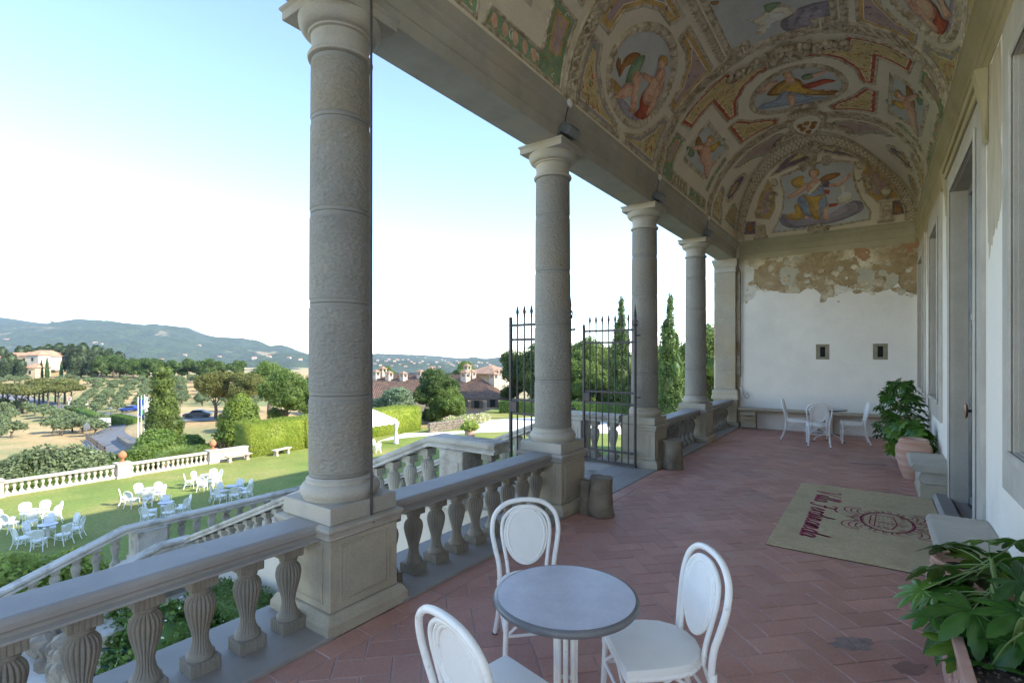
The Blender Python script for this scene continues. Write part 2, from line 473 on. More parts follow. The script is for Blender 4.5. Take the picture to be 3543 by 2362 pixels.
def loggia_rail(y0, y1, label):
    t = thing("stone_balustrade", label, "balustrade", (COLX, (y0+y1)/2, 0), 0, "balustrades between the loggia columns")
    m = MB(); L = (y1-y0)/2
    m.sweep([(p*1.0, z) for p, z in RAILP], [(0.03,-L,.6135),(0.03,L,.6135)]); bevel(m.build("rail", RAILST, t), .004)
    m = MB(); nb = max(2, round((y1-y0)/1.28))
    for k in range(nb):
        a = -L + 2*L*k/nb; b = -L + 2*L*(k+1)/nb
        m.bbox((-.40,a+.002,-.06),(.362,b-.002,.0265),.004)
    m.build("sill", RAILST, t)
    n = max(3, round((y1-y0)/.268)); st = (y1-y0)/n
    for k in range(n): link("baluster", BAL_HI, t, (.03, -L+st*(k+.5), .0275))
    return t
loggia_rail(COLY[0]+.301, COLY[1]-.301, "nearest stone balustrade, left of the large column")
loggia_rail(COLY[1]+.301, COLY[2]-.301, "stone balustrade between the two nearest columns, behind the near chair")
loggia_rail(COLY[3]+.301, COLY[4]-.301, "short foreshortened stone balustrade right of the gate, behind a stone stump")
loggia_rail(COLY[4]+.301, 14.74-.301, "farthest short stone balustrade, ending at the pilaster")
# threshold paving between the gate columns
t = thing("gateway_paving", "grey flagstone paving at the open gateway", "paving", (0,0,0))
xs = [-3.72, -3.34, -2.962]; ys = [COLY[2]+.362, 6.55, 7.35, COLY[3]-.362]
for i in range(2):
    for j in range(3):
        m = MB(); m.bbox((xs[i]+.003, ys[j]+.003, -.08), (xs[i+1]-.003, ys[j+1]-.003, .004+.001*((i+j)%2)), .005)
        m.build("flagstone", RAILST, t)
hf = MB(); hf.bbox((-3.29,6.98,.004),(-3.22,7.02,.03),.006); hf.tube([(-3.25,7.0,.02),(-3.22,7.0,.05)], .012, 6)
tag(hf.build("gate_stop", IRON), "small rusty iron gate stop on grey paving", "gate stop")

# --- architrave beam over the columns
t = thing("architrave_beam", "long moulded stone architrave resting on the columns", "beam", (0,0,0))
prof = [(-3.09,4.5105),(-3.09,4.64),(-3.078,4.648),(-3.078,4.80),(-3.066,4.81),(-3.05,4.83),(-3.045,4.86),(-3.012,4.90),(-3.004,4.915),(-3.004,4.972),(-3.25,4.972),(-3.60,4.972),(-3.60,4.80),(-3.56,4.78),(-3.535,4.66),(-3.52,4.65),(-3.52,4.5105)]
ys = [LOGY] + COLY + [15.2]
for a, b in zip(ys[:-1], ys[1:]):
    m = MB(); vs = [(x, a+.0015, z) for x, z in prof] + [(x, b-.0015, z) for x, z in prof]; n = len(prof)
    m.add(vs, [(j, (j+1)%n, n+(j+1)%n, n+j) for j in range(n)] + [tuple(range(n-1,-1,-1)), tuple(range(n,2*n))])
    m.build("architrave_block", STONE, t)

# --- end wall
def wall_edge():
    q = [(104,597),(150,575),(200,560),(215,545),(232,500),(255,495),(290,510),(330,505),(370,503),(395,515),(440,518),(520,520),(560,492),(600,478),(640,500),(668,525),(660,580),(685,585),(706,570),(712,545),(757,548),(800,520),(860,505),(920,500),(980,515),(1060,512),(1140,490),(1190,450),(1215,490),(1260,515),(1310,530),(1338,535)]
    out = []
    for x, y in q:
        d = ray(2500+x/1.96, 750+y/1.96); k = ENDY/d.y
        out.append((d.x*k, CAMH+d.z*k))
    return out
edge = wall_edge()
FRESCO = mat("ruined_fresco_plaster", (.68,.61,.46), (.38,.285,.17), 1.5, .92, .5, 22, c3=(.76,.70,.56), s3=1.05, f3=(.50,.60), detail=9, contrast=(.40,.56), fine=(14,.15))
FRESC2 = mat("exposed_brown_render", (.30,.215,.12), (.43,.33,.20), 3.2, .95, .9, 30, c3=(.56,.50,.38), s3=2.6, f3=(.52,.62), detail=9)
FRESR  = mat("faded_red_fresco", (.38,.20,.12), (.48,.31,.19), 5, .95, .4, 30)
FRESG  = mat("faded_bluegrey_fresco", (.46,.44,.37), (.54,.50,.40), 4, .95, .4, 30)
tw = thing("end_wall", "pale plastered end wall with two slit openings and flaking fresco remains above", "wall", (0, ENDY, 0))
m = MB(); m.box((-3.65, .012, -.1), (1.3, .6, 6.95)); ew = m.build("masonry", FRESCO, tw)
# lower plaster coat, its ragged top edge cut round by the fresco above
def slab(poly, y0, y1):
    mm = MB(); n = len(poly)
    vs = [(x, y0, z) for x, z in poly] + [(x, y1, z) for x, z in poly]
    tri = tess(poly)
    mm.add(vs, tri + [tuple(n+i for i in reversed(f)) for f in tri] + [(i, n+i, n+(i+1)%n, (i+1)%n) for i in range(n)])
    return mm
def tess(poly):
    from mathutils.geometry import tessellate_polygon
    return [tuple(f) for f in tessellate_polygon([[Vector((x, z, 0)) for x, z in poly]])]
def rect(a, b, c, d): return [(a,b),(c,b),(c,d),(a,d)]
# slits
slits = []
for (x0,x1,y0,y1) in ((633,725,862,963),(1019,1122,859,972)):
    a = ray(2500+x0/1.96, 750+y1/1.96); b = ray(2500+x1/1.96, 750+y0/1.96)
    slits.append((a.x*ENDY/a.y, CAMH+a.z*ENDY/a.y, b.x*ENDY/b.y, CAMH+b.z*ENDY/b.y))
z0s = min(s[1] for s in slits); 
# coat in strips round the slits so that they stay open
s1, s2 = slits
zb = (s1[1]+s2[1])/2; zt = (s1[3]+s2[3])/2
strips = [rect(-2.97,0,.795,zb), rect(-2.97,zb,s1[0],zt), rect(s1[2],zb,s2[0],zt), rect(s2[2],zb,.795,zt), [(-2.97,zt),(.795,zt)] + list(reversed([(-2.97,edge[0][1])] + edge[1:-1] + [(.795,edge[-1][1])]))]
coat = MB()
for p in strips:
    q = slab(p, -.006, .0115); coat.add(q.v, q.f)
coat.build("plaster_coat", PLASTER, tw)
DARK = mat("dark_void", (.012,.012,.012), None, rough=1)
SLITST = mat("gritty_slit_stone", (.24,.21,.15), (.31,.28,.20), 8, .95, .8, 60)
for i, s in enumerate(slits):
    fr = MB(); w = s[2]-s[0]; h = zt-zb; cx = (s[0]+s[2])/2
    sw, sh = .055, h*.34; cz = (zb+zt)/2
    for (a,b,c,d) in ((s[0]+.003,zb+.003,cx-sw,zt-.003),(cx+sw,zb+.003,s[2]-.003,zt-.003),(cx-sw,zb+.003,cx+sw,cz-sh),(cx-sw,cz+sh,cx+sw,zt-.003)):
        fr.box((a,-.001,b),(c,.0115,d))
    o = fr.build("slit_frame", SLITST, tw)
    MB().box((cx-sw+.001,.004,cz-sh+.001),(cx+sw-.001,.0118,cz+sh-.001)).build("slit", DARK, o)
# fresco remnants: brown render where plaster has fallen, faded figures, white hacked areas
def blob(pts, sub=3, jag=.02, seed=1):
    r = random.Random(seed); out = []
    n = len(pts)
    for i in range(n):
        x0, y0 = pts[i]; x1, y1 = pts[(i+1) % n]
        for k in range(sub):
            f = k/sub
            out.append((x0+(x1-x0)*f + r.uniform(-jag, jag), y0+(y1-y0)*f + r.uniform(-jag, jag)))
    return out
def onwall(q, sc=1.96, ox=2500, oy=750):
    out = []
    for x, y in q:
        d = ray(ox+x/sc, oy+y/sc); k = ENDY/d.y; out.append((d.x*k, CAMH+d.z*k))
    return out
HACK = mat("white_hacked_lime", (.62,.58,.50), (.70,.67,.60), 6, .95, .8, 25, c3=(.48,.40,.28), s3=4, f3=(.55,.7))
for i, (mtl, q) in enumerate((
    (HACK, [(107,330),(150,320),(215,350),(212,440),(235,490),(215,545),(160,580),(108,596)]),
    (FRESC2, [(222,360),(300,300),(360,290),(430,280),(445,330),(540,345),(600,330),(640,300),(700,330),(690,400),(640,430),(590,470),(520,515),(440,515),(330,500),(240,480),(212,430)]),
    (FRESG, [(395,350),(440,330),(505,345),(520,380),(480,420),(470,460),(415,465),(390,430)]),
    (FRESC2, [(600,235),(700,228),(712,262),(670,280),(660,330),(700,380),(690,470),(600,470),(640,400),(650,330),(610,290)]),
    (FRESC2, [(690,310),(800,300),(890,270),(930,310),(905,380),(920,450),(860,470),(760,450),(700,400)]),
    (FRESG, [(905,375),(950,345),(1020,360),(1040,420),(1000,480),(940,470),(915,430)]),
    (FRESR, [(890,215),(940,205),(990,215),(1000,270),(960,300),(930,290),(900,255)]),
    (FRESC2, [(1000,300),(1050,330),(1110,320),(1160,290),(1215,260),(1210,340),(1190,430),(1140,480),(1060,510),(1005,500),(1040,440),(1030,370)]),
    (FRESG, [(1115,390),(1160,378),(1195,400),(1195,450),(1140,475),(1112,450)]),
    (FRESR, [(1228,175),(1330,160),(1338,200),(1290,210),(1300,240),(1240,250),(1255,215),(1230,205)]),
    (FRESC2, [(1268,260),(1338,235),(1338,520),(1300,515),(1250,490),(1225,430),(1245,340)]),
    (HACK, [(760,470),(840,470),(880,490),(930,480),(1000,505),(930,500),(860,508),(800,520),(765,535)]),
    (FRESC2, [(650,470),(760,460),(755,540),(712,540),(700,575),(665,575),(672,525),(640,500)]),
    )):
    p = blob(onwall(q), 8, .026, i)
    mm = slab(p, .004-.0008*i, .0118); mm.build("fresco_patch", mtl, tw)
rr_ = random.Random(77)
for k in range(70):           # chips and flakes round the ragged areas
    x = rr_.uniform(-2.9,.7); z = rr_.uniform(3.62,4.42); w = rr_.uniform(.02,.10)
    if k > 55: z = edge[min(len(edge)-1,int((x+2.97)/3.75*len(edge)))][1]-rr_.uniform(-.04,.05)
    q = [(x+w*rr_.uniform(.5,1.3)*math.cos(2*PI*j/9),z+w*rr_.uniform(.4,1.1)*math.sin(2*PI*j/9)) for j in range(9)]
    slab(q, -.0072-.00003*k, .0118).build("plaster_flake", rr_.choice([FRESC2,HACK,FRESG,FRESCO,FRESCO]), tw)
# moulded cornice along the end wall
t = thing("end_cornice", "olive stone cornice under the painted lunette on the end wall", "cornice", (0,0,0))
cp = [(.10,4.475),(-.005,4.475),(-.005,4.62),(-.018,4.63),(-.018,4.76),(-.03,4.78),(-.03,4.84),(-.055,4.86),(-.07,4.90),(-.07,4.968),(.10,4.968)]
xs = [-3.003, -1.7, -.35, .72]
for a, b in zip(xs[:-1], xs[1:]):
    m = MB(); n = len(cp); vs = [(a+.001, ENDY+y, z) for y, z in cp] + [(b-.001, ENDY+y, z) for y, z in cp]
    m.add(vs, [(j,(j+1)%n,n+(j+1)%n,n+j) for j in range(n)] + [tuple(range(n)), tuple(range(2*n-1,n-1,-1))]); m.build("cornice_block", GREENST, t)

# --- side wall with door and windows
OPEN = [(3.44,4.83,1.24,3.96,'w'), (6.47,8.46,0,3.98,'d'), (10.09,11.48,1.24,3.96,'w'), (13.12,14.45,1.24,3.96,'w')]
ts = thing("side_wall", "white side wall of the loggia with grey stone door and window surrounds", "wall", (0,0,0))
m = MB(); y = LOGY
for (a,b,z0,z1,k) in OPEN:
    m.box((WALLX,y,-.1),(1.25,a,5.2))
    if z0 > 0: m.box((WALLX,a,-.1),(1.25,b,z0))
    m.box((WALLX,a,z1),(1.25,b,5.2)); y = b
m.box((WALLX,y,-.1),(1.25,ENDY+.011,5.2)); m.build("plastered_masonry", WHITEW, ts)
for (a,b,z0,z1,k) in OPEN:
    f = MB(); w = .37; zt_ = min(z1+w, 4.36); zb_ = z0-.32 if k == 'w' else 0.0
    b2 = min(b+w, ENDY-.03)
    for (y0,y1,za,zc,ss) in ((a-w,a-.001,zb_,zt_,0),(b+.001,b2,zb_,zt_,0),(a-.0005,b+.0005,z1,zt_,0)) + (((a-.0005,b+.0005,zb_,z0,0),) if k == 'w' else ()):
        f.bbox((WALLX-.028,y0,za),(WALLX+.02,y1,zc),.006)
    o = f.build("door_surround" if k == 'd' else "window_surround", FRAMEST, ts)
    g = MB()       # raised inner moulding
    for (y0,y1,za,zc) in ((a-.07,a-.0015,z0,z1+.07),(b+.0015,b+.07,z0,z1+.07),(a-.001,b+.001,z1+.0005,z1+.07)):
        g.bbox((WALLX-.05,y0,za),(WALLX-.0275,y1,zc),.012)
    g.build("moulding", FRAMEST, o)
    if k == 'w':
        MB().bbox((WALLX-.06,a-.08,z0-.07),(WALLX-.0275,b+.08,z0-.0015),.012).build("window_sill", FRAMEST, o)
        rv = MB()
        rv.box((WALLX,a,z0),(1.2,a+.006,z1)); rv.box((WALLX,b-.006,z0),(1.2,b,z1)); rv.box((WALLX,a+.006,z0),(1.2,b-.006,z0+.006)); rv.box((WALLX,a+.006,z1-.006),(1.2,b-.006,z1))
        rv.build("reveal", FRAMEST, o)
WOODD = mat("dark_shutter_wood", (.075,.055,.042), (.11,.085,.065), 4, .6, .25, 30, stretch=(1,6,1))
GLASS = bpy.data.materials.new("clear_glass"); GLASS.use_nodes = True
_g = GLASS.node_tree.nodes["Principled BSDF"]; _g.inputs["Base Color"].default_value = (.9,.96,.95,1); _g.inputs["Roughness"].default_value = .02
_g.inputs["Transmission Weight"].default_value = 1.0; _g.inputs["IOR"].default_value = 1.5
CURT = mat("pale_curtain", (.55,.53,.49), (.62,.60,.56), 3, .9, .3, 12, stretch=(1,14,.5))
for (a,b,z0,z1,k) in OPEN:
    if k != 'w': continue
    o = MB().box((1.12,a+.007,z0+.007),(1.16,b-.007,z1-.007)).build("shutter", WOODD, ts)
    pl = MB(); ncol = 4; nrow = 5
    for i in range(ncol):
        for j in range(nrow):
            ya = a+.02+(b-a-.04)*i/ncol; za = z0+.02+(z1-z0-.04)*j/nrow
            pl.bbox((1.10,ya+.015,za+.015),(1.1195,ya+(b-a-.04)/ncol-.015,za+(z1-z0-.04)/nrow-.015),.01)
    pl.build("shutter_panel", WOODD, o)
    st = MB()
    for j in range(9):
        zq = z0+.18+(z1-z0-.3)*j/8
        st.lathe([(.018,0),(.018,.02),(.010,.035)], 8, (0,0,0)); 
        nv = 24
        for i in range(len(st.v)-nv, len(st.v)):
            x, y_, z = st.v[i]; st.v[i] = (.94+x, b-.006-z, zq+y_)
    st.build("bar_stub", IRON, o)
# the glazed door: two frameless leaves in a grey reveal
a, b, z0, z1 = 6.47, 8.46, 0, 3.98
rv = MB(); rv.box((WALLX,a,0),(1.24,a+.006,z1)); rv.box((WALLX,b-.006,0),(1.24,b,z1)); rv.box((WALLX,a+.006,z1-.006),(1.24,b-.006,z1)); rv.build("door_reveal", FRAMEST, ts)
dr = MB()
dr.box((.93,a+.006,z1-.09),(.98,b-.006,z1-.0065)); dr.box((.93,a+.006,0.06),(.98,a+.05,z1-.09)); dr.box((.93,b-.05,0.06),(.98,b-.006,z1-.09)); dr.box((.932,a+.05,2.42),(.978,b-.05,2.46))
GREYM = mat("grey_metal", (.25,.26,.27), (.3,.31,.32), 5, .4, metal=.6)
door = dr.build("door", GREYM, ts)
mid = (a+b)/2
for y0, y1 in ((a+.052,mid-.006),(mid+.006,b-.052)):
    MB().box((.95,y0,.075),(.96,y1,2.415)).build("pane", GLASS, door)
    MB().box((.95,y0,2.465),(.96,y1,z1-.095)).build("pane", GLASS, door)
for yy, zz_ in ((b-.12,2.38),(b-.12,.12),(a+.12,2.38),(a+.12,.12)):
    MB().bbox((.938,yy-.05,zz_-.045),(.972,yy+.05,zz_+.045),.006).build("patch_fitting", GREYM, door)
COPPER = mat("copper_disc", (.55,.30,.20), (.62,.38,.27), 6, .35, metal=.8)
hd = MB(); hy = mid+.10; hz_ = 1.29
hd.tube([(.968,hy,hz_),(.83,hy,hz_)], .016, 10); hd.tube([(.90,hy,hz_),(.90,hy,hz_-.11)], .014, 8); hd.bbox((.88,hy-.03,hz_-.12),(.92,hy+.03,hz_-.07),.006)
hd.tube([(.90,hy,hz_+.03),(.87,hy,hz_+.05)], .012, 8)
hh = hd.build("door_handle", IRON, door, 40)
dk = MB(); dk.lathe([(.0,.0),(.07,.004),(.085,.016),(.088,.024),(.075,.028),(.02,.03)], 28, cap=False); dk.xf(Matrix.Translation((.83,hy,hz_)) @ Matrix.Rotation(-PI/2,4,'Y'))
dk.build("copper_knob", COPPER, door, 40)
st = MB(); st.bbox((.60,a-.25,.001),(.795,b+.22,.10),.035); st.bbox((.7955,a+.007,.001),(.929,b-.007,.065),.01)
tag(bevel(st.build("door_step", RAILST), .012, 2), "worn grey stone doorstep under the glass door", "doorstep")
cu = MB(); cu.box((1.75,a-.3,0),(1.78,mid-.25,3.9)); cu.box((1.75,mid+.35,0),(1.78,b+.3,3.9))
# cornice along the side wall, with the door hood console
t = thing("side_cornice", "stone cornice with yellow light painted in, running along the side wall under the vault", "cornice", (0,0,0))
LITST = mat("yellow_light_tinted_stone", (.40,.345,.20), (.48,.42,.26), 1.0, .85, .15, 40, c3=(.30,.26,.16), s3=1.4, f3=(.55,.75))  # yellowish light on cornice, hood and consoles is put into this stone colour
cp = [(WALLX+.1,4.40),(WALLX-.006,4.40),(WALLX-.006,4.52),(WALLX-.02,4.53),(WALLX-.02,4.64),(WALLX-.034,4.65),(WALLX-.034,4.74),(WALLX-.05,4.76),(WALLX-.075,4.80),(WALLX-.075,4.85),(WALLX-.10,4.90),(WALLX-.10,4.968),(WALLX+.1,4.968)]
ys = [LOGY, 2.6, 5.6, 8.7, 11.8, ENDY+.01]
for p, q in zip(ys[:-1], ys[1:]):
    m = MB(); n = len(cp); vs = [(x, p+.001, z) for x, z in cp] + [(x, q-.001, z) for x, z in cp]
    m.add(vs, [(j,(j+1)%n,n+(j+1)%n,n+j) for j in range(n)] + [tuple(range(n-1,-1,-1)), tuple(range(n,2*n))]); m.build("cornice_block", LITST, t)
hm = MB(); hm.bbox((WALLX-.09,a-.42,4.335),(WALLX-.029,b+.42,4.398),.01); hm.bbox((WALLX-.06,a-.40,4.255),(WALLX-.029,b+.40,4.333),.008)
hm.build("door_hood", LITST, t)
for yy in (a-.46, b+.46):
    cs = MB(); cs.add([(WALLX-.006,yy-.06,3.75),(WALLX-.006,yy+.06,3.75),(WALLX-.03,yy+.07,3.8),(WALLX-.03,yy-.07,3.8),(WALLX-.006,yy-.07,4.395),(WALLX-.006,yy+.07,4.395),(WALLX-.10,yy+.075,4.395),(WALLX-.10,yy-.075,4.395),(WALLX-.04,yy-.07,4.05),(WALLX-.04,yy+.07,4.05)],
        [(0,1,2,3),(3,2,9,8),(8,9,6,7),(7,6,5,4),(0,3,8,7,4),(1,5,6,9,2)]); cs.build("console", LITST, t)
# flaking paint beside the door and old red band at the end
PEEL = mat("peeled_tan_patch", (.46,.39,.28), (.57,.50,.38), 4, .95, .4, 30, stretch=(1,3,.6))
REDB = mat("faded_red_band", (.32,.16,.12), (.42,.27,.2), 5, .95, .3, 30, c3=(.6,.53,.42), s3=6, f3=(.52,.6))
def wallpatch(pts, mt, d=.003, seed=0, jag=.012, sub=3):
    p = blob(pts, sub, jag, seed); n = len(p); mm = MB()
    tr = tess(p)
    mm.add([(WALLX-d, y, z) for y, z in p] + [(WALLX+.01, y, z) for y, z in p], tr + [(i,(i+1)%n,n+(i+1)%n,n+i) for i in range(n)])
    return mm.build("paint_patch", mt, ts)
wallpatch([(6.02,4.38),(5.42,4.38),(5.36,3.9),(5.42,3.55),(5.36,3.2),(5.5,2.95),(5.7,2.92),(5.95,2.75),(6.0,3.2),(6.04,3.8)], PEEL, .003, 3, .03, 5)
wallpatch([(9.2,4.39),(9.0,4.39),(8.98,3.6),(9.06,3.1),(9.14,2.95),(9.22,3.5)], PEEL, .003, 4, .02, 4)
wallpatch([(12.6,4.39),(12.2,4.39),(12.25,3.4),(12.35,3.1),(12.5,3.4)], PEEL, .003, 5, .02, 4)
wallpatch([(14.6,4.39),(8.9,4.39),(8.95,4.31),(10.5,4.33),(12.0,4.30),(13.2,4.31),(14.6,4.27)], REDB, .0045, 6, .015, 6)
# villa mass: upper front, flank walls, roof, floor slabs - the body that shades the garden
tv = thing("villa", "tall villa body above and behind the loggia", "building", (0,0,0))
VW = mat("villa_render", (.62,.56,.46), (.70,.64,.54), .6, .9, .2, 12)
m = MB(); m.box((-3.58,LOGY,4.9725),(-3.12,46,13.0)); m.box((-3.7,15.21,-6.2),(-3.2,46,4.972))
m.box((15.5,LOGY,-6.2),(16,46,13)); m.box((-3.11,LOGY,6.97),(15.49,LOGY+.4,13)); m.box((1.26,LOGY-.001,-6.2),(15.49,LOGY+.4,6.969)); m.box((-3.11,45.5,-6.2),(15.49,46,13)); m.build("wall", VW, tv)
MB().box((-4.7,LOGY-1,13.005),(17,47,13.35)).build("roof", TERRA, tv)
m = MB(); m.box((-3.11,LOGY,-.7),(15.45,ENDY+.6,-.1)); m.box((1.255,LOGY+.41,-.099),(8,ENDY+.5,-.012)); m.box((7.6,LOGY+.41,0),(8,15,5)); m.box((1.26,LOGY+.41,5.0),(8,15,5.2)); m.box((1.26,15.0,0),(7.59,15.3,5)); m.box((1.26,LOGY+.41,0),(7.59,LOGY+.6,5))
m.build("inner_structure", PLASTER, tv)
cu.build("curtain", CURT, tv)
m = MB(); m.box((-3.78,LOGY,-6.2),(-3.2,15.2,-.1005)); m.build("podium_wall", WHITEW, tv)
# ------------------------------------------------------------------ terracotta floor: herringbone bricks set on mortar
BRICK = mat("worn_terracotta", (.47,.245,.19), (.56,.305,.24), 2.2, .5, .18, 55, c3=(.45,.28,.23), s3=1.1, f3=(.5,.72), perobj=.10, island=.11, fine=(45,.10), spec=.35)
MORTAR = mat("pinkish_mortar", (.42,.35,.33), (.50,.43,.41), 8, .95, .5, 60)
fl = MB().box((-2.962,LOGY,-.09),(WALLX+.02,ENDY+.02,-.005)).build("terrace_floor", MORTAR); struct(fl)
def clip(poly, x0, x1, y0, y1):
    def cut(p, f, g):
        o = []
        for i in range(len(p)):
            a, b = p[i], p[(i+1) % len(p)]
            fa, fb = f(a), f(b)
            if fa >= 0: o.append(a)
            if (fa >= 0) != (fb >= 0):
                k = fa/(fa-fb); o.append((a[0]+(b[0]-a[0])*k, a[1]+(b[1]-a[1])*k))
        return o
    for f in (lambda q: q[0]-x0, lambda q: x1-q[0], lambda q: q[1]-y0, lambda q: y1-q[1]):
        poly = cut(poly, f, None)
        if len(poly) < 3: return []
    return poly
def area(p): return abs(sum(p[i][0]*p[(i+1)%len(p)][1]-p[(i+1)%len(p)][0]*p[i][1] for i in range(len(p))))/2
BL, BW, GAP = .356, .178, .0042
c45 = math.cos(PI/4)
bricks = []
def addbrick(u0, v0, u1, v1):
    q = [(u0+GAP,v0+GAP),(u1-GAP,v0+GAP),(u1-GAP,v1-GAP),(u0+GAP,v1-GAP)]
    q = [((u-v)*c45-1.1, (u+v)*c45+3.3) for u, v in q]
    if max(p[0] for p in q) < -2.79 or min(p[0] for p in q) > WALLX or max(p[1] for p in q) < -3 or min(p[1] for p in q) > ENDY: return
    full = all(-2.775 <= p[0] <= WALLX-.004 and -3 <= p[1] <= ENDY-.01 for p in q)
    if full: bricks.append((q, True, math.atan2(q[1][1]-q[0][1], q[1][0]-q[0][0])))
    else:
        p = clip(q, -2.775, WALLX-.004, -3, ENDY-.01)
        if len(p) >= 3 and area(p) > .003: bricks.append((p, False, 0))
for i in range(-60, 60):
    for j in range(-40, 40):
        u = i*BW + j*2*BL/2*2; 
        # herringbone: period along the diagonal, one lying and one standing brick each
        u0 = i*BW + j*2*BW*2; v0 = i*BW
        addbrick(u0, v0, u0+BL, v0+BW)
        addbrick(u0+BL, v0-BW, u0+BL+BW, v0-BW+BL)
y = -3.0; k = 0
while y < ENDY-.05:
    ln = .34*(.9+.2*rnd.random()); e = min(y+ln, ENDY-.01)
    bricks.append(([(-2.956,y+GAP),(-2.785,y+GAP),(-2.785,e-GAP),(-2.956,e-GAP)], False, 0)); y = e
def brickmesh(p, e=.006, h=.0, mb=None, rr=rnd):
    n = len(p); cx = sum(q[0] for q in p)/n; cy = sum(q[1] for q in p)/n
    ins = [(q[0]+(cx-q[0])*e/max(.03,math.hypot(cx-q[0],cy-q[1])), q[1]+(cy-q[1])*e/max(.03,math.hypot(cx-q[0],cy-q[1]))) for q in p]
    t = [h + rr.uniform(-.0016,.0016) for _ in p]
    vs = [(q[0],q[1],-.02) for q in p] + [(q[0],q[1],h-.0045) for q in p] + [(q[0],q[1],t[i]) for i, q in enumerate(ins)]
    fs = [tuple(range(2*n,3*n))]
    for i in range(n):
        k = (i+1) % n
        fs += [(i,k,n+k,n+i),(n+i,n+k,2*n+k,2*n+i)]
    m = mb or MB(); m.add(vs, fs); return m
def seen(p):
    x = sum(q[0] for q in p)/len(p); y = sum(q[1] for q in p)/len(p)
    d = x*_fw[0]+y*_fw[1]
    if d < .8: return -1
    u = (x*_rt[0]+y*_rt[1])/d*FPX+CXP; v = HY+FPX*CAMH/d
    return -1 if (u < -60 or u > 3600 or v > 2420) else 1/d
order = sorted(range(len(bricks)), key=lambda i: -seen(bricks[i][0]))
near = set(order[:298])
VARB = []
for k in range(6):
    VARB.append(brickmesh([(-BL/2+GAP,-BW/2+GAP),(BL/2-GAP,-BW/2+GAP),(BL/2-GAP,BW/2-GAP),(-BL/2+GAP,BW/2-GAP)]).mesh("brick", BRICK))
rest = MB()
for i, (p, full, a) in enumerate(bricks):
    dz = rnd.uniform(-.0012,.0012)
    if i in near:
        if full:
            o = link("brick", VARB[rnd.randrange(6)], fl, (sum(q[0] for q in p)/4, sum(q[1] for q in p)/4, dz), a + (PI if rnd.random() < .5 else 0))
            L1 = math.hypot(p[1][0]-p[0][0], p[1][1]-p[0][1])
            if L1 < BW*1.2: o.rotation_euler.z += PI/2
        else: brickmesh(p, h=dz).build("brick", BRICK, fl)
    else: brickmesh(p, h=dz, mb=rest)
stuff(rest.build("bricks_beyond", BRICK, fl))
CRUMB = mat("crumbled_brick", (.26,.18,.16), (.38,.29,.26), 14, .95, 1.0, 40, bdist=.02)
def floorpatch(u, v, w, h, rot, mt, seed, zt=.0022):
    p0 = atz(u, v, 0); r_ = random.Random(seed); pts = []
    for k in range(22):
        a = 2*PI*k/22; q = 1+r_.uniform(-.22,.22)
        x, y = w*q*math.cos(a), h*q*math.sin(a)
        pts.append((p0.x + x*math.cos(rot)-y*math.sin(rot), p0.y + x*math.sin(rot)+y*math.cos(rot)))
    mm = MB(); mm.prism(pts, -.004, zt); return mm.build("worn_patch", mt, fl)
floorpatch(2950, 2225, .15, .075, .75, CRUMB, 1)
floorpatch(3320, 2330, .07, .05, .3, CRUMB, 3)
DAMP = mat("damp_terracotta", (.26,.14,.115), (.33,.185,.155), 3, .4, .15, 50)
floorpatch(3150, 2310, .11, .06, .8, DAMP, 2, .0018)
floorpatch(3000, 1605, .30, .06, .3, CRUMB, 5)

# ------------------------------------------------------------------ the painted vault: barrel plus leaning end lunette
VPL = mat("aged_vault_plaster", (.79,.70,.55), (.85,.765,.615), 1.5, .92, .2, 25, c3=(.64,.57,.46), s3=1.8, f3=(.54,.72), fine=(50,.08))
YB = [(-90,14.62),(-72,14.5),(-55,13.93),(-45,13.54),(-35,13.17),(-27,12.93),(-17,12.78),(-7,12.69),(2,12.69),(11,12.9),(20,13.2),(29,13.66),(40,14.2),(50,14.52),(60,14.6),(90,14.62)]
def yb(th):
    for (a, y0), (b, y1) in zip(YB[:-1], YB[1:]):
        if th <= b:
            f = (th-a)/(b-a); return y0+(y1-y0)*f
    return 14.62
def vp(th, y, d=0.0):
    """point on the vault: angle from crown in degrees (left negative), distance along, depth proud of the surface"""
    a = R(th); nx, nz = math.sin(a)/VA, math.cos(a)/VB; l = math.hypot(nx, nz)
    return (XC+VA*math.sin(a)-d*nx/l, y, ZC+VB*math.cos(a)-d*nz/l)
def covey(x, z):
    """how far the leaning lunette stands along the loggia at (x, z)"""
    s = max(-1, min(1, (x-XC)/VA)); th = math.degrees(math.asin(s)); zt = ZC+VB*math.cos(R(th))
    if zt-ZC < .05: return 14.62
    f = max(0, min(1.05, (z-ZC)/(zt-ZC)))
    return 14.62 - (14.62-yb(th))*f**1.4
def cp_(x, z, d=0.0):
    return (x, covey(x, z)-d, z-.25*d)
tvt = thing("vaulted_ceiling", "frescoed barrel vault with stucco ribs, ovals and painted panels", "ceiling", (0,0,0))
m = MB(); ths = [-90+180*k/60 for k in range(61)]; ny = 40
vs = []; fs = []
for i in range(ny+1):
    for th in ths:
        ye = yb(th); y = LOGY+(ye-LOGY)*i/ny
        vs.append(vp(th, y))
n = len(ths)
for i in range(ny):
    for j in range(n-1): fs.append((i*n+j, i*n+j+1, (i+1)*n+j+1, (i+1)*n+j))
m.add(vs, fs)
vs = []; fs = []; nr = 14
for i in range(nr+1):
    for th in ths:
        x = XC+VA*math.sin(R(th)); zt = ZC+VB*math.cos(R(th)); z = ZC-.005+(zt-ZC+.005)*i/nr
        vs.append((x, covey(x, z), z))
for i in range(nr):
    for j in range(n-1): fs.append((i*n+j, i*n+j+1, (i+1)*n+j+1, (i+1)*n+j))
m.add(vs, fs)
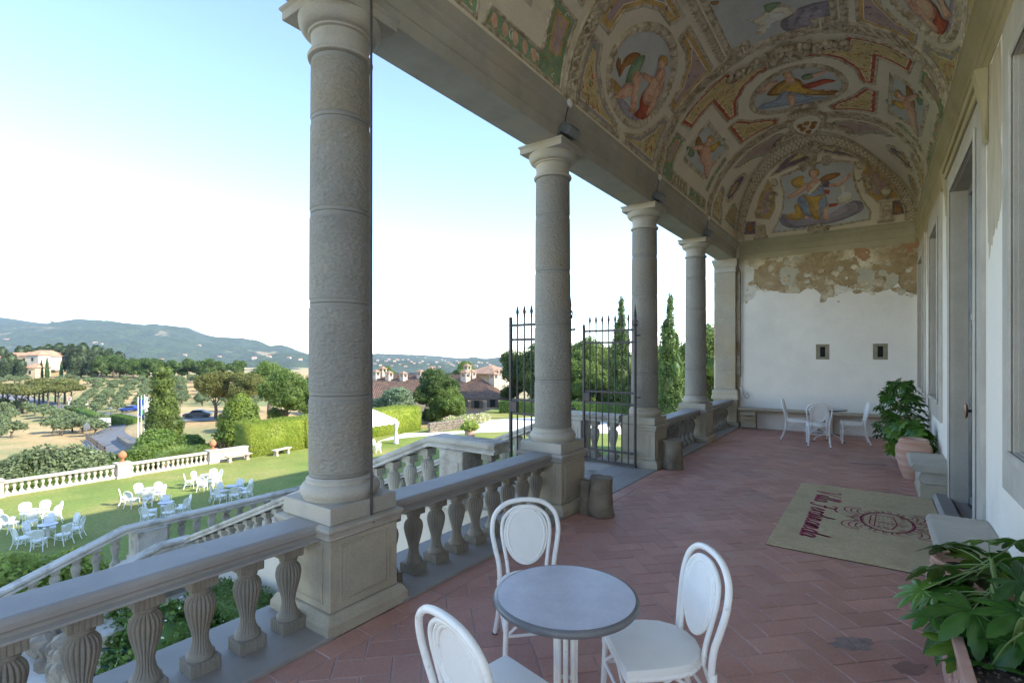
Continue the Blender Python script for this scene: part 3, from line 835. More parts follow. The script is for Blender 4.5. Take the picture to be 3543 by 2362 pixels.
m.add([(-3.12,LOGY,6.96),(1.25,LOGY,6.96),(1.25,15.2,6.96),(-3.12,15.2,6.96)], [(0,1,2,3)])
m.build("vault_shell", VPL, tvt, 30)
#VAULT_PAINT
# ------------------------------------------------------------------ garden level: terrace, stairs, lawn
LAWN, TER, LAND = -6.0, -3.2, -2.9
GRASS = mat("lawn_grass", (.13,.19,.025), (.19,.25,.04), .35, .9, .6, 30, c3=(.28,.26,.07), s3=.16, f3=(.44,.66), fine=(6,.25), bdist=.05)
GRAVEL= mat("pale_gravel", (.62,.58,.51), (.72,.68,.61), 6, .95, .5, 50)
def sheet(name, pts, z, mt, sub=1):
    m = MB(); m.add([(x,y,z) for x,y in pts], [tuple(range(len(pts)))]); return m.build(name, mt)
def gravel_edge():
    return [tuple(atz(u,v,LAWN)[:2]) for u, v in ((1300,1528),(1420,1512),(1560,1502),(1660,1496),(1760,1493),(1900,1490),(2100,1500),(2600,1530),(2600,1470),(2200,1446),(1900,1440),(1700,1452),(1655,1460),(1600,1490),(1490,1496),(1400,1498))]
lawn = sheet("lawn", [(-40.6,-45),(-3.6,-45),(-3.6,19),(-14,100),(-60,100),(-40.6,42)], LAWN, GRASS); struct(lawn)
gp = gravel_edge()
struct(sheet("gravel_drive", gp, LAWN+.012, GRAVEL))
struct(MB().box((-12.32,-20,-6.1),(-3.781,4.9,TER)).build("raised_terrace", GRAVEL))
# --- the great stair: straight flight out from the gateway, landing, side flights
SX0, SX1, SY0, SY1 = -4.75, -12.2, 4.86, 8.46
FLK = mat("pale_flank_plaster", (.50,.455,.385), (.60,.55,.47), .8, .9, .2, 15, c3=(.5,.43,.34), s3=1.3, f3=(.55,.75))
ts = thing("garden_staircase", "long stone staircase running from the gateway down to the lawn", "staircase", (0,0,0))
MB().box((SX0,SY0-.1,-6.1),(-3.725,SY1+.1,-.001)).build("bridge", STAIRST, ts)
ns = 19
for i in range(ns):
    x1 = SX0-(SX0-SX1)*i/ns; x0 = SX0-(SX0-SX1)*(i+1)/ns; z = -2.9*(i+1)/(ns+1)
    MB().bbox((x0+.001,SY0+.12,z-.35),(x1+.03,SY1-.12,z),.012).build("step", STAIRST, ts)
fk = MB()
for yy in (SY0-.1, SY1-.12):
    fk.add([(SX0-.001,yy,-6.1),(SX1,yy,-6.1),(SX1,yy,LAND-.001),(SX0-.001,yy,-.002),(SX0-.001,yy+.22,-6.1),(SX1,yy+.22,-6.1),(SX1,yy+.22,LAND-.001),(SX0-.001,yy+.22,-.002)],
           [(0,1,2,3),(7,6,5,4),(3,2,6,7),(0,4,5,1),(1,5,6,2),(0,3,7,4)])
fk.build("flank_wall", FLK, ts)
MB().bbox((-14.3,4.25,-6.1),(SX1-.001,9.1,LAND),.01).build("landing", STAIRST, ts)
for sgn, y0 in ((-1,4.249),(1,9.101)):
    nst = 20
    for i in range(nst):
        a = y0+sgn*.45*i; b = y0+sgn*.45*(i+1); z = LAND-.155*(i+1)
        MB().bbox((-14.3,min(a,b)+.001,z-.5),(SX1-.05,max(a,b)-.001,z),.012).build("step", STAIRST, ts)
SL = .155/.45
def fl_z(y): return LAND - max(0, 4.25-y)*SL - max(0, y-9.1)*SL
fk = MB()      # solid inner parapet of the left flight, facing the terrace
yy = [4.3,3.5,2.5,1.5,.5,-1,-3,-4.8]
for a, b in zip(yy[:-1], yy[1:]):
    za, zb_ = fl_z(a)+.72, fl_z(b)+.72
    fk.add([(-12.32,a,-6.1),(-12.32,b,-6.1),(-12.32,b,zb_),(-12.32,a,za),(-12.1,a,-6.1),(-12.1,b,-6.1),(-12.1,b,zb_),(-12.1,a,za)],
           [(0,3,2,1),(4,5,6,7),(3,7,6,2)])
fk.build("inner_parapet", FLK, ts)
RP2 = [(-.17,0),(-.17,.03),(-.14,.05),(-.16,.07),(-.165,.10),(-.14,.13),(.14,.13),(.165,.10),(.16,.07),(.14,.05),(.17,.03),(.17,0)]
def stair_rail(name, path, label, skip=(), base=.86, sp=.36, par=None, bal=True):
    """rail along a path of (x, y, floor z), balusters below"""
    t = thing("stair_balustrade", label, "balustrade", (0,0,0), 0, "balustrades of the garden staircase")
    P = [Vector((x,y,z+base-.13)) for x,y,z in path]
    m = MB(); m.sweep(RP2, P); o = m.build("rail", STAIRST, t, 35)
    m = MB(); m.sweep([(-.15,-.06),(-.15,.055),(.15,.055),(.15,-.06)], [Vector(p) for p in path]); m.build("stringer", STAIRST, t)
    if not bal: return t
    for (a, b) in zip(path[:-1], path[1:]):
        a = Vector(a); b = Vector(b); d = b-a; L = math.hypot(d.x, d.y); n = max(1, round(L/sp)); rz = math.atan2(d.y, d.x)
        for k in range(n):
            q = a+d*((k+.5)/n)
            if any(abs(q.x-sx) < .36 and abs(q.y-sy) < .36 for sx, sy in skip): continue
            o = link("baluster", BAL_ST, t, (q.x,q.y,q.z+.05), rz); o.scale = (1,1,1.14)
    return t
def pier(t, x, y, z, w=.30, h=.78, rz=0):
    m = MB(); m.sq([(w+.04,0),(w+.04,.08),(w,.11),(w,h-.01),(w+.03,h)], (0,0)); o = m.build("pier", STAIRST, t, None, (x,y,z)); bevel(o, .012)
    p = MB()
    for k in range(4):
        q = MB(); q.bbox((w-.002,-w*.66,.2),(w+.008,w*.66,h-.14),.006); q.xf(Matrix.Rotation(k*PI/2,4,'Z')); p.add(q.v, q.f)
    p.build("panel", STAIRST, o)
flight = lambda y: [(-3.66,y,0),(SX0,y,0),(-8.5,y,LAND*(-8.5-SX0)/(SX1-SX0)),(SX1,y,LAND)]
t = stair_rail("a", flight(SY0+.02), "near sloping stair balustrade leaving the gateway, seen behind second column", skip=((-4.32,SY0+.02),(SX1,SY0)), sp=.33)
pier(t, -4.32, SY0+.02, 0, .2, .728)
t = stair_rail("b", flight(SY1-.02), "far sloping stair balustrade beyond the left gate leaf", skip=((-4.58,SY1-.02),(SX1,SY1)), sp=.33)
pier(t, -4.58, SY1-.02, 0, .2, .728)
t = stair_rail("c", [(-14.1,9.2,LAND),(-14.1,7.4,LAND),(-14.1,5.6,LAND),(-14.1,4.25,LAND),(-14.1,2.5,fl_z(2.5)),(-14.1,.5,fl_z(.5)),(-14.1,-4.5,fl_z(-4.5))],
               "outer stair balustrade curving down across the lawn at left", skip=((-14.1,8.2),(-14.1,4.72)), sp=.345)
pier(t, -14.1, 8.2, LAND, .3, .728); pier(t, -14.1, 4.72, LAND, .3, .728)
t = stair_rail("d", [(SX1-.02,4.9,LAND),(SX1-.02,4.3,LAND),(SX1-.02,2.5,fl_z(2.5)),(SX1-.02,-4.5,fl_z(-4.5))], "inner stair parapet with rounded coping above the terrace", bal=False)
t = stair_rail("e", [(-14.1,9.2,LAND),(-14.1,12,fl_z(12)),(-14.1,17,fl_z(17))], "outer stair balustrade of the far right-hand flight", sp=.36)
t = stair_rail("f", [(SX1,8.46,LAND),(SX1,9.1,LAND),(SX1,12,fl_z(12)),(SX1,17,fl_z(17))], "inner balustrade of the far right-hand flight", sp=.36)

# --- terrace corner below the near balustrade: low wall, lattice box, stone jar, pipe
t = thing("low_terrace_wall", "low plaster wall with stone coping below the near balustrade", "wall", (0,0,0))
MB().box((-12.09,2.55,TER),(-9.6,2.85,-2.45)).build("wall_body", FLK, t); bevel(MB().bbox((-12.09,2.5,-2.4495),(-9.55,2.9,-2.36),.012).build("coping", STAIRST, t), .01)
RUB = mat("rubble_stone", (.20,.165,.125), (.31,.265,.205), 5, .95, .6, 20, perobj=.25)
for k in range(26):
    m = MB(); s = rnd.uniform(.12,.26)
    bm = bmesh.new(); bmesh.ops.create_icosphere(bm, subdivisions=1, radius=s)
    for v in bm.verts: v.co *= rnd.uniform(.75,1.15)
    me = bpy.data.meshes.new("rubble_block"); bm.to_mesh(me); bm.free(); me.materials.append(RUB)
    link("rubble_block", me, t, (rnd.uniform(-11.9,-9.7), 2.38-rnd.uniform(0,.12), TER+rnd.uniform(.05,.6)))
pp = MB(); pp.tube([(-12.06,1.55,TER+.02),(-12.06,1.55,-2.2)], .03, 10); pp.lathe([(.07,0),(.07,.03),(.035,.05)], 12, (-12.06,1.55,TER))
tag(pp.build("drain_pipe", WICKER), "thin white pipe on the pale stair flank, low at left", "pipe")
GRNP = mat("dark_green_paint", (.012,.055,.045), (.02,.07,.055), 4, .5)
t = thing("lattice_planter", "dark green lattice box on the terrace behind the near balusters", "planter", tuple(atz(495,2275,TER+.3)[:2])+(TER,), .5)
MB().box((-.55,-.35,.06),(.55,.35,.62)).build("box", GRNP, t)
lt = MB()
for k in range(9): lt.bbox((-.56+.124*k,-.372,.05),(-.50+.124*k,-.351,.64),.004); 
for k in range(5): lt.bbox((-.57,-.39,.08+.13*k),(.57,-.373,.13+.13*k),.004)
for k in range(6): lt.bbox((.551,-.34+.124*k,.05),(.572,-.28+.124*k,.64),.004)
for k in range(5): lt.bbox((.573,-.36,.08+.13*k),(.59,.36,.13+.13*k),.004)
lt.build("lattice", GRNP, t)
lc = atz(545,2300,TER+.4)
t = thing("stone_jar", "pale squat stone jar with brown leaves beside the lattice box", "jar", (lc.x,lc.y,TER))
MB().lathe([(.22,0),(.33,.1),(.40,.28),(.38,.42),(.30,.5),(.26,.5),(.24,.42),(.0,.42)], 24, cap=False).build("body", STAIRST, t, 40)
lv = MB()
for k in range(40):
    a = rnd.uniform(0,6.3); r = rnd.uniform(0,.22); lv.add([(r*math.cos(a),r*math.sin(a),.43+rnd.uniform(0,.05)),(r*math.cos(a)+.05,r*math.sin(a)+.02,.44),(r*math.cos(a)+.02,r*math.sin(a)+.06,.46)],[(0,1,2)])
stuff(lv.build("dry_leaves", mat("dry_leaf", (.22,.11,.04), (.30,.17,.07), 9), t))
tk = MB(); ka = atz(673,2036,TER+.05); kb = atz(905,2195,TER+.05)
d = (kb-ka); d.z = 0
tk.sweep([(-.12,0),(-.12,.14),(.12,.14),(.12,0)], [Vector((ka.x,ka.y,TER)), Vector((ka.x+d.x,ka.y+d.y,TER))]); tag(tk.build("stone_kerb", STAIRST), "grey stone kerb between terrace shrubs", "kerb")

# --- lawn edge balustrade with terracotta pine-cone finials
def garden_bal(y0, y1, label):
    t = thing("garden_balustrade", label, "balustrade", (-40,(y0+y1)/2,LAWN), 0, "balustrades along the far edge of the lawn")
    L = (y1-y0)/2
    m = MB(); m.sweep([(-.2,0),(-.2,.10),(-.16,.14),(.16,.14),(.2,.10),(.2,0)], [(0,-L,.74),(0,L,.74)]); m.build("rail", GARDST, t)
    m = MB(); m.box((-.2,-L,-.1),(.2,L,.14)); m.build("sill", GARDST, t)
    n = round((y1-y0)/.30)
    for k in range(n):
        o = link("baluster", BAL_LO, t, (0,-L+2*L*(k+.5)/n,.142)); o.scale = (1,1,1.085)
def garden_pier(y, label, w=.36):
    t = thing("garden_pier", label, "pier", (-40,y,LAWN), 0, "piers of the lawn balustrade")
    m = MB(); m.sq([(w+.05,-.1),(w+.05,.12),(w,.16),(w,.86),(w+.06,.89),(w+.06,.98),(w-.05,1.0)]); bevel(m.build("pier_body", GARDST, t), .015)
ys = [-6.2, .2, 6.0, 11.95, 17.5]
gl = ["stretch of lawn balustrade left of the frame edge", "leftmost visible stretch of garden balustrade by the lawn", "lawn balustrade left of the middle finial pier", "lawn balustrade between the two finials"]
for i, (a, b) in enumerate(zip(ys[:-1], ys[1:])):
    garden_bal(a+.37, b-.37, gl[i])
for i, y in enumerate(ys[1:]): garden_pier(y, ["pier of the lawn balustrade outside view", "plain pale pier of the lawn balustrade near left edge", "pale pier under the middle terracotta finial", "pale pier under the right terracotta finial"][i])
TERF = mat("sunlit_terracotta_finial", (.38,.145,.065), (.46,.20,.095), 6, .8, .6, 30)
fm = MB(); fm.sq([(.2,0),(.2,.05),(.16,.08)]); fm.lathe([(.08,.08),(.07,.16),(.13,.20),(.10,.25)], 16, cap=False); FMB = fm.mesh("finial_foot", TERF, 40)
fm = MB()
fm.lathe([(.06,.22),(.20,.30),(.27,.42),(.28,.52),(.24,.66),(.15,.78),(.05,.86),(.0,.88)], 20, cap=False, rfun=lambda r,z,a,i: r*(1+.10*math.sin(a*10+(i%2)*PI)))
FMC = fm.mesh("pine_cone", TERF)
for y, lb in ((11.95,"terracotta pine-cone finial on the middle lawn pier"), (17.5,"terracotta pine-cone finial on the right lawn pier beside grass tuft")):
    t = thing("pinecone_finial", lb, "finial", (-40,y,LAWN+1.0), 0, "terracotta finials"); t.scale = (.85,.85,.85); link("foot", FMB, t); link("cone", FMC, t)
t = thing("garden_wall", "low pale garden wall beyond the right finial, behind a stone seat", "wall", (-40,19.0,LAWN))
MB().bbox((-.2,-1.12,-.1),(.2,1.6,.80),.02).build("wall_body", GARDST, t); MB().bbox((-.26,-1.12,.8005),(.26,1.6,.92),.02).build("coping", GARDST, t)
def stone_bench(loc, rz, label, L=1.6):
    t = thing("stone_bench", label, "bench", loc, rz, "stone benches on the lawn")
    MB().bbox((-L/2,-.25,.40),(L/2,.25,.50),.03).build("seat", GARDST, t)
    for s in (-1,1):
        m = MB(); m.add([(s*L*.34-.12,-.18,0),(s*L*.34+.12,-.18,0),(s*L*.34+.12,.18,0),(s*L*.34-.12,.18,0),(s*L*.34-.08,-.12,.2),(s*L*.34+.08,-.12,.2),(s*L*.34+.08,.12,.2),(s*L*.34-.08,.12,.2),(s*L*.34-.13,-.2,.399),(s*L*.34+.13,-.2,.399),(s*L*.34+.13,.2,.399),(s*L*.34-.13,.2,.399)],
            [(0,1,5,4),(1,2,6,5),(2,3,7,6),(3,0,4,7),(4,5,9,8),(5,6,10,9),(6,7,11,10),(7,4,8,11),(8,9,10,11)]); m.build("leg", GARDST, t)
p = atz(975,1572,LAWN); stone_bench((p.x,p.y,LAWN), PI/2+.25, "pale stone bench standing alone before the tall clipped hedge", 1.7)
p = atz(818,1592,LAWN); stone_bench((p.x+.3,p.y,LAWN), PI/2, "stone seat against the low wall right of the finial", 1.9)

# ------------------------------------------------------------------ rattan bistro chairs and tables
def spline(pts, n=6, closed=False):
    P = [Vector(p) for p in pts]; out = []; m = len(P)
    for i in range(m if closed else m-1):
        p1, p2 = P[i], P[(i+1) % m]
        p0 = P[i-1] if (i > 0 or closed) else p1*2-p2
        p3 = P[(i+2) % m] if (i+2 < m or closed) else p2*2-p1
        for k in range(n):
            t = k/n
            out.append(.5*((2*p1)+(p2-p0)*t+(2*p0-5*p1+4*p2-p3)*t*t+(3*p1-p0-3*p2+p3)*t**3))
    if not closed: out.append(P[-1])
    return out
def backy(z): return -.205-.085*max(0,(z-.46))/.44-.03*max(0,(z-.46))**2
def make_chair():
    t = thing("rattan_chair", "x", "chair", (0,0,0))
    # seat: straight front, rounded back
    out = []
    for k in range(9):
        a = PI+PI*k/8; out.append((.215*math.cos(a), -.03+.19*math.sin(a)))
    out = [(-.225,.215),(-.222,.05)] + out[0:] + [(.222,.05),(.225,.215)]
    m = MB(); n = len(out); cy = 0
    rings = [(.96,.432),(1.0,.438),(1.0,.462),(.985,.470),(.95,.473)]
    vs = [(x*k_, y*k_, z) for k_, z in rings for x, y in out]; fs = []
    for i in range(len(rings)-1):
        for j in range(n): fs.append((i*n+j,i*n+(j+1)%n,(i+1)*n+(j+1)%n,(i+1)*n+j))
    m.add(vs, fs+[tuple(range(n-1,-1,-1)), tuple(range((len(rings)-1)*n,len(rings)*n))]); m.build("seat", MESHW, t, 40)
    rim = [(x*.97,y*.97,.425) for x,y in out]
    MB().tube(rim, .013, 8, True).build("seat_frame", WICKER, t, 60)
    # outer hoop
    hp = [(-.182,backy(.44),.40),(-.190,backy(.52),.52),(-.212,backy(.62),.62),(-.228,backy(.73),.73),(-.205,backy(.83),.83),(-.125,backy(.895),.895),(0,backy(.915),.915)]
    hp = hp + [(-x,y,z) for x,y,z in reversed(hp[:-1])]
    MB().tube(spline(hp,5), .0165, 10).build("back_hoop", WICKER, t, 60)
    ih = [(-.128,backy(.44)+.012,.42),(-.135,backy(.52)+.012,.52),(-.155,backy(.64)+.014,.64),(-.165,backy(.73)+.014,.73),(-.145,backy(.81)+.014,.81),(-.08,backy(.862)+.014,.862),(0,backy(.876)+.014,.876)]
    ih = ih + [(-x,y,z) for x,y,z in reversed(ih[:-1])]
    MB().tube(spline(ih,5), .0125, 8).build("inner_hoop", WICKER, t, 60)
    def oval(w, h, cz=.695, dy=.02): return [(w*math.sin(2*PI*k/36)*(1+.06*math.cos(2*PI*k/36)), backy(cz+h*math.cos(2*PI*k/36))+dy, cz+h*math.cos(2*PI*k/36)) for k in range(36)]
    ov = oval(.122,.160); vs = ov + [(x,y+.008,z) for x,y,z in ov] + [(0,backy(.695)+.02,.695),(0,backy(.695)+.028,.695)]
    b = MB().add(vs, [(i,(i+1)%36,72) for i in range(36)] + [(36+(i+1)%36,36+i,73) for i in range(36)] ).build("backrest", MESHW, t)
    r_ = MB(); r_.tube(oval(.126,.165), .0105, 8, True); r_.tube(oval(.143,.178,.695,.016), .010, 8, True); r_.build("oval_frame", WICKER, b, 60)
    for s in (-1,1):
        o = MB().tube([(s*.182,backy(.44),.40),(s*.178,-.212,.30),(s*.192,-.27,.12),(s*.202,-.315,.012)], .0165, 10).build("leg", WICKER, t, 60)
        MB().lathe([(.018,0),(.018,.012)], 10, (s*.2025,-.317,0)).build("foot_cap", RUBBER, o)
        o = MB().tube([(s*.200,.19,.425),(s*.203,.195,.25),(s*.212,.205,.012)], .0165, 10).build("leg", WICKER, t, 60)
        MB().lathe([(.018,0),(.018,.012)], 10, (s*.2125,.2055,0)).build("foot_cap", RUBBER, o)
    br = MB()
    F = [(-.205,.196,.26),(.205,.196,.26)]; B = [(-.185,-.232,.26),(.185,-.232,.26)]
    for a, b_ in ((F[0],F[1]),(B[0],B[1]),(F[0],B[0]),(F[1],B[1])):
        a = Vector(a); b_ = Vector(b_); mid = (a+b_)/2
        br.tube([a,b_], .009, 7)
        br.tube(spline([a,(a*.72+b_*.28)+Vector((0,0,.09)),mid+Vector((0,0,.155))],4), .009, 7)
        br.tube(spline([b_,(b_*.72+a*.28)+Vector((0,0,.09)),mid+Vector((0,0,.155))],4), .009, 7)
    br.build("brace", WICKER, t, 60)
    for s in (-1,1):
        for (x,y,z) in ((s*.2,.19,.40),(s*.182,-.214,.41)):
            wr = MB()
            for k in range(5): wr.lathe([(.019,-.004),(.0215,0),(.019,.004)], 10, (x,y,z-.008*k), cap=False)
            stuff(wr.build("binding", WICKER, t, 60))
    return t
RIMG = mat("dark_grey_table_edge", (.15,.15,.155), (.20,.20,.205), 9, .35)
def make_table(top=TABLETOP):
    t = thing("bistro_table", "x", "table", (0,0,0))
    o = MB().lathe([(.0,.705),(.320,.705),(.3225,.72),(.334,.7395),(.0,.7402)], 72, cap=False).build("tabletop", top, t, 30)
    MB().lathe([(.3205,.703),(.346,.706),(.353,.716),(.353,.728),(.348,.736),(.3345,.7402)], 72, cap=False).build("table_rim", RIMG, o, 50)
    for k in range(8):
        a = 2*PI*k/8+.2; c_, s_ = math.cos(a), math.sin(a)
        o = MB(); pts = [(.17*c_,.17*s_,.70),(.08*c_,.08*s_,.665),(.052*c_,.052*s_,.60),(.048*c_,.048*s_,.30)]
        if k % 2 == 0: pts += [(.06*c_,.06*s_,.20),(.14*c_,.14*s_,.14),(.24*c_,.24*s_,.09),(.29*c_,.29*s_,.012)]
        else: pts += [(.048*c_,.048*s_,.15)]
        o.tube(spline(pts,4), .0125, 8); o = o.build("leg", WICKER, t, 60)
        if k % 2 == 0: MB().lathe([(.026,0),(.026,.014),(.014,.02)], 10, (.29*c_,.29*s_,0)).build("foot_cap", RUBBER, o)
    rg = MB()
    for z in (.62,.30,.20): rg.tube([(.05*math.cos(2*PI*k/16),.05*math.sin(2*PI*k/16),z) for k in range(16)], .011, 6, True)
    rg.build("collar", WICKER, t, 60)
    return t
chair = make_chair(); table = make_table()
first = [True, True]
def put_chair(x, y, face, label, z=0.0, group=None, s=1.0):
    """face: direction the sitter looks, as an angle from +X"""
    rz = face-PI/2
    if first[0]: o = chair; first[0] = False; o.location = (x,y,z); o.rotation_euler = (0,0,rz); o["label"] = label
    else: o = dup(chair, (x,y,z), rz, label)
    o.scale = (s,s,s)
    if group: o["group"] = group
    return o
def put_table(x, y, label, z=0.0, group=None, rz=0, s=1.0):
    if first[1]: o = table; first[1] = False; o.location = (x,y,z); o["label"] = label
    else: o = dup(table, (x,y,z), rz, label)
    o.rotation_euler = (0,0,rz); o.scale = (s,s,s)
    if group: o["group"] = group
    return o
TX, TY = -1.235, 2.165
put_table(TX, TY, "round grey bistro table in the foreground", group="bistro tables in the loggia", rz=.3)
put_chair(-1.755, 2.665, math.atan2(TY-2.665, TX+1.755)-.02, "white rattan chair behind the foreground table, by the balustrade", group="rattan chairs in the loggia")
put_chair(-.905, 2.475, math.atan2(TY-2.475+.02, TX+.905), "white rattan chair right of the foreground table, seat and oval back in side view", group="rattan chairs in the loggia")
put_chair(-1.27, 1.70, math.atan2(.42,-.03)-.28, "white rattan chair at bottom edge, seen from behind, left of the table", group="rattan chairs in the loggia")
FX, FY = -.86, 13.2
put_table(FX, FY, "round grey bistro table by the end wall, among three chairs", group="bistro tables in the loggia")
put_chair(-1.46, 13.12, .05, "left chair of the distant set by the end wall", group="rattan chairs in the loggia")
put_chair(-1.0, 12.60, PI/2+.12, "middle chair of the distant set, its back turned to the viewer", group="rattan chairs in the loggia")
put_chair(-.42, 13.25, PI+.12, "right chair of the distant set, bright back by the plants", group="rattan chairs in the loggia")
GROUPS = [
 ("sunlit", (103,1763), "at the far left edge", [(90,1738),(156,1730),(203,1746),(213,1734),(112,1770),(13,1778),(4,1761)]),
 ("shaded", (165,1812), "nearest the stair, lower left", [(173,1782),(266,1774),(287,1786),(234,1810),(127,1833),(89,1803),(49,1827)]),
 ("sunlit", (517,1688), "in the middle of the lawn", [(478,1672),(548,1667),(567,1676),(509,1696),(440,1700),(414,1691)]),
 ("shaded", (574,1736), "just beyond the stair rail, centre", [(574,1712),(658,1710),(646,1722),(586,1741),(502,1734),(497,1753)]),
 ("sunlit", (713,1641), "farthest, near the stone bench", [(638,1638),(672,1629),(696,1648),(739,1621),(746,1636),(765,1624)]),
 ("shaded", (803,1679), "beside the large column", [(832,1655),(868,1657),(866,1672),(813,1684),(760,1667),(751,1688),(727,1679)]),
]
ordw = ["first","second","third","fourth","fifth","sixth","seventh"]
for gi, (lit, tp, where, chs) in enumerate(GROUPS):
    p = atz(tp[0], tp[1], LAWN+.74)
    put_table(p.x, p.y, "%s white lawn table %s" % (lit, where), LAWN, "tables on the lawn", rz=gi)
    chs = sorted(chs)
    for k, (u, v) in enumerate(chs):
        q = atz(u, v, LAWN+.91); d = p-q; d.z = 0
        if d.length < .62: q = p-d.normalized()*.62; d = p-q
        dn = d.normalized(); a = math.atan2(dn.y, dn.x)+rnd.uniform(-.15,.15)
        put_chair(q.x+dn.x*.26, q.y+dn.y*.26, a, "%s chair from the left of the %s lawn group %s" % (ordw[k], lit, where), LAWN, "rattan chairs on the lawn")
for k, (u, v, a) in enumerate(((1303,1520,.4),(1308,1528,2.6))):
    q = atz(u, v, LAWN+.91); put_chair(q.x, q.y, a, ["white lawn chair half hidden by the column, under the tent","white lawn chair in front of the tent post"][k], LAWN, "rattan chairs on the lawn")
# --- white garden tent
CANV = mat("white_canvas", (.74,.73,.71), (.80,.79,.77), 2, .9, .1, 10)
p = atz(1370,1535,LAWN)
t = thing("garden_tent", "white canvas garden tent with draped corner post on the lawn", "tent", (p.x-2.1,p.y-1.9,LAWN))
m = MB(); w = 2.1; zt_ = 2.15
m.add([(-w,-w,zt_),(w,-w,zt_),(w,w,zt_),(-w,w,zt_),(0,0,3.5)], [(0,1,4),(1,2,4),(2,3,4),(3,0,4)])
nn = 12
for (ax,ay,bx,by) in ((-w,-w,w,-w),(w,-w,w,w),(w,w,-w,w),(-w,w,-w,-w)):
    vs = []
    for k in range(nn+1):
        f = k/nn; x, y = ax+(bx-ax)*f, ay+(by-ay)*f; vs += [(x,y,zt_),(x,y,zt_-.32-.05*math.cos(k*PI))]
    m.add(vs, [(2*k,2*k+2,2*k+3,2*k+1) for k in range(nn)])
m.build("canopy", CANV, t)
for sx in (-1,1):
    for sy in (-1,1):
        o = MB().tube([(sx*w*.98,sy*w*.98,0),(sx*w*.98,sy*w*.98,zt_)], .04, 8).build("post", GREYM, t)
        dm = MB(); dm.lathe([(.30,1.95),(.22,1.7),(.12,1.25),(.10,1.1),(.15,.9),(.19,.4),(.24,.02)], 20, (sx*w*.95,sy*w*.95,0), cap=False, rfun=lambda r,z,a,i: r*(1+.12*math.sin(a*6+i)))
        dm.build("drape", CANV, t, 60)
# ------------------------------------------------------------------ foliage
NR = np.random.default_rng(11)
LEAFQ = np.array([[0,-.5,0],[.30,-.05,.06],[0,.5,0],[-.30,-.05,.06]])
def leaf_cloud(P, Nn, size, jitter=.9, rng=NR, aspect=1.0):
    """one folded quad per point, facing roughly along Nn"""
    n = len(P)
    d = Nn + rng.normal(0, jitter, (n,3)); d /= np.linalg.norm(d, axis=1)[:,None]+1e-9
    a = rng.normal(0,1,(n,3)); x = np.cross(a, d); x /= np.linalg.norm(x, axis=1)[:,None]+1e-9
    y = np.cross(d, x); s = size*rng.uniform(.6,1.3,n)
    V = P[:,None,:] + s[:,None,None]*(LEAFQ[None,:,0,None]*aspect*x[:,None,:] + LEAFQ[None,:,1,None]*y[:,None,:] + LEAFQ[None,:,2,None]*d[:,None,:])
    F = np.arange(4*n).reshape(n,4)
    return V.reshape(-1,3), F
def lobes_pts(lobes, n, clump=14, spread=.28, depth=.16, rng=NR, low=-.35):
    P = []; Q = []
    w = np.array([l[3]*l[4]+l[4]*l[5]+l[3]*l[5] for l in lobes]); w = (w/w.sum()*n).astype(int)
    for l, k in zip(lobes, w):
        c = rng.normal(0,1,(clump*3,3)); c /= np.linalg.norm(c,axis=1)[:,None]; c = c[c[:,2] > low][:clump]
        i = rng.integers(0,len(c),k); d = c[i] + rng.normal(0,spread,(k,3)); d /= np.linalg.norm(d,axis=1)[:,None]
        bump = 1+.10*np.cos(np.clip(np.arccos(np.clip((d*c[i]).sum(1),-1,1))*5,0,PI))
        r = (1-np.abs(rng.normal(0,depth,k)))*bump*(.9+.12*rng.random(len(c)))[i]
        P.append(np.array(l[:3]) + d*r[:,None]*np.array(l[3:6])); Q.append(d)
    return np.concatenate(P), np.concatenate(Q)
def core(lobes, f=.72):
    m = MB()
    for (cx,cy,cz,rx,ry,rz) in lobes:
        m.lathe([(math.sin(PI*k/6)*f+.001, -math.cos(PI*k/6)*f) for k in range(7)], 10, cap=False)
        for i in range(len(m.v)-70, len(m.v)):
            x,y,z = m.v[i]; m.v[i] = (cx+x*rx, cy+y*ry, cz+z*rz)
    return m
def crown_mesh(name, lobes, n, size, mt, clump=14, spread=.28, depth=.16, inner=.70, jitter=.8, seed=1, low=-.35):
    rng = np.random.default_rng(seed)
    P, Q = lobes_pts(lobes, n, clump, spread, depth, rng, low)
    V, F = leaf_cloud(P, Q, size, jitter, rng)
    if inner:
        c = core(lobes, inner); cv = np.array(c.v); cf = np.array(c.f)+len(V)
        V = np.concatenate([V, cv]); F = np.concatenate([F, cf])
    return arr_mesh(name, V, F, mt)
BARK = mat("tree_bark", (.075,.055,.04), (.12,.09,.065), 5, .95, .6, 25)
def trunk_mesh(h, r, limbs=5, seed=1, spread=.9, top=None):
    q = random.Random(seed); m = MB()
    m.tube([(0,0,-.5),(q.uniform(-.05,.05)*h,0,h*.5),(q.uniform(-.06,.06)*h,q.uniform(-.05,.05)*h,h)], [r*1.25,r,r*.6], 9)
    for k in range(limbs):
        a = 2*PI*k/limbs+q.uniform(-.3,.3); z = h*q.uniform(.65,.98); L = h*spread*q.uniform(.6,1)
        m.tube([(0,0,z),(L*.4*math.cos(a),L*.4*math.sin(a),z+L*.35),(L*.8*math.cos(a),L*.8*math.sin(a),z+L*.8)], [r*.5,r*.35,r*.12], 6)
    return m.mesh("trunk", BARK, 60)
def tree_proto(name, crown, trunk, cat="tree"):
    t = thing(name, "x", cat, (0,0,-500))
    if trunk: link("trunk", trunk, t)
    link("crown", crown, t)
    return t
USED = set()
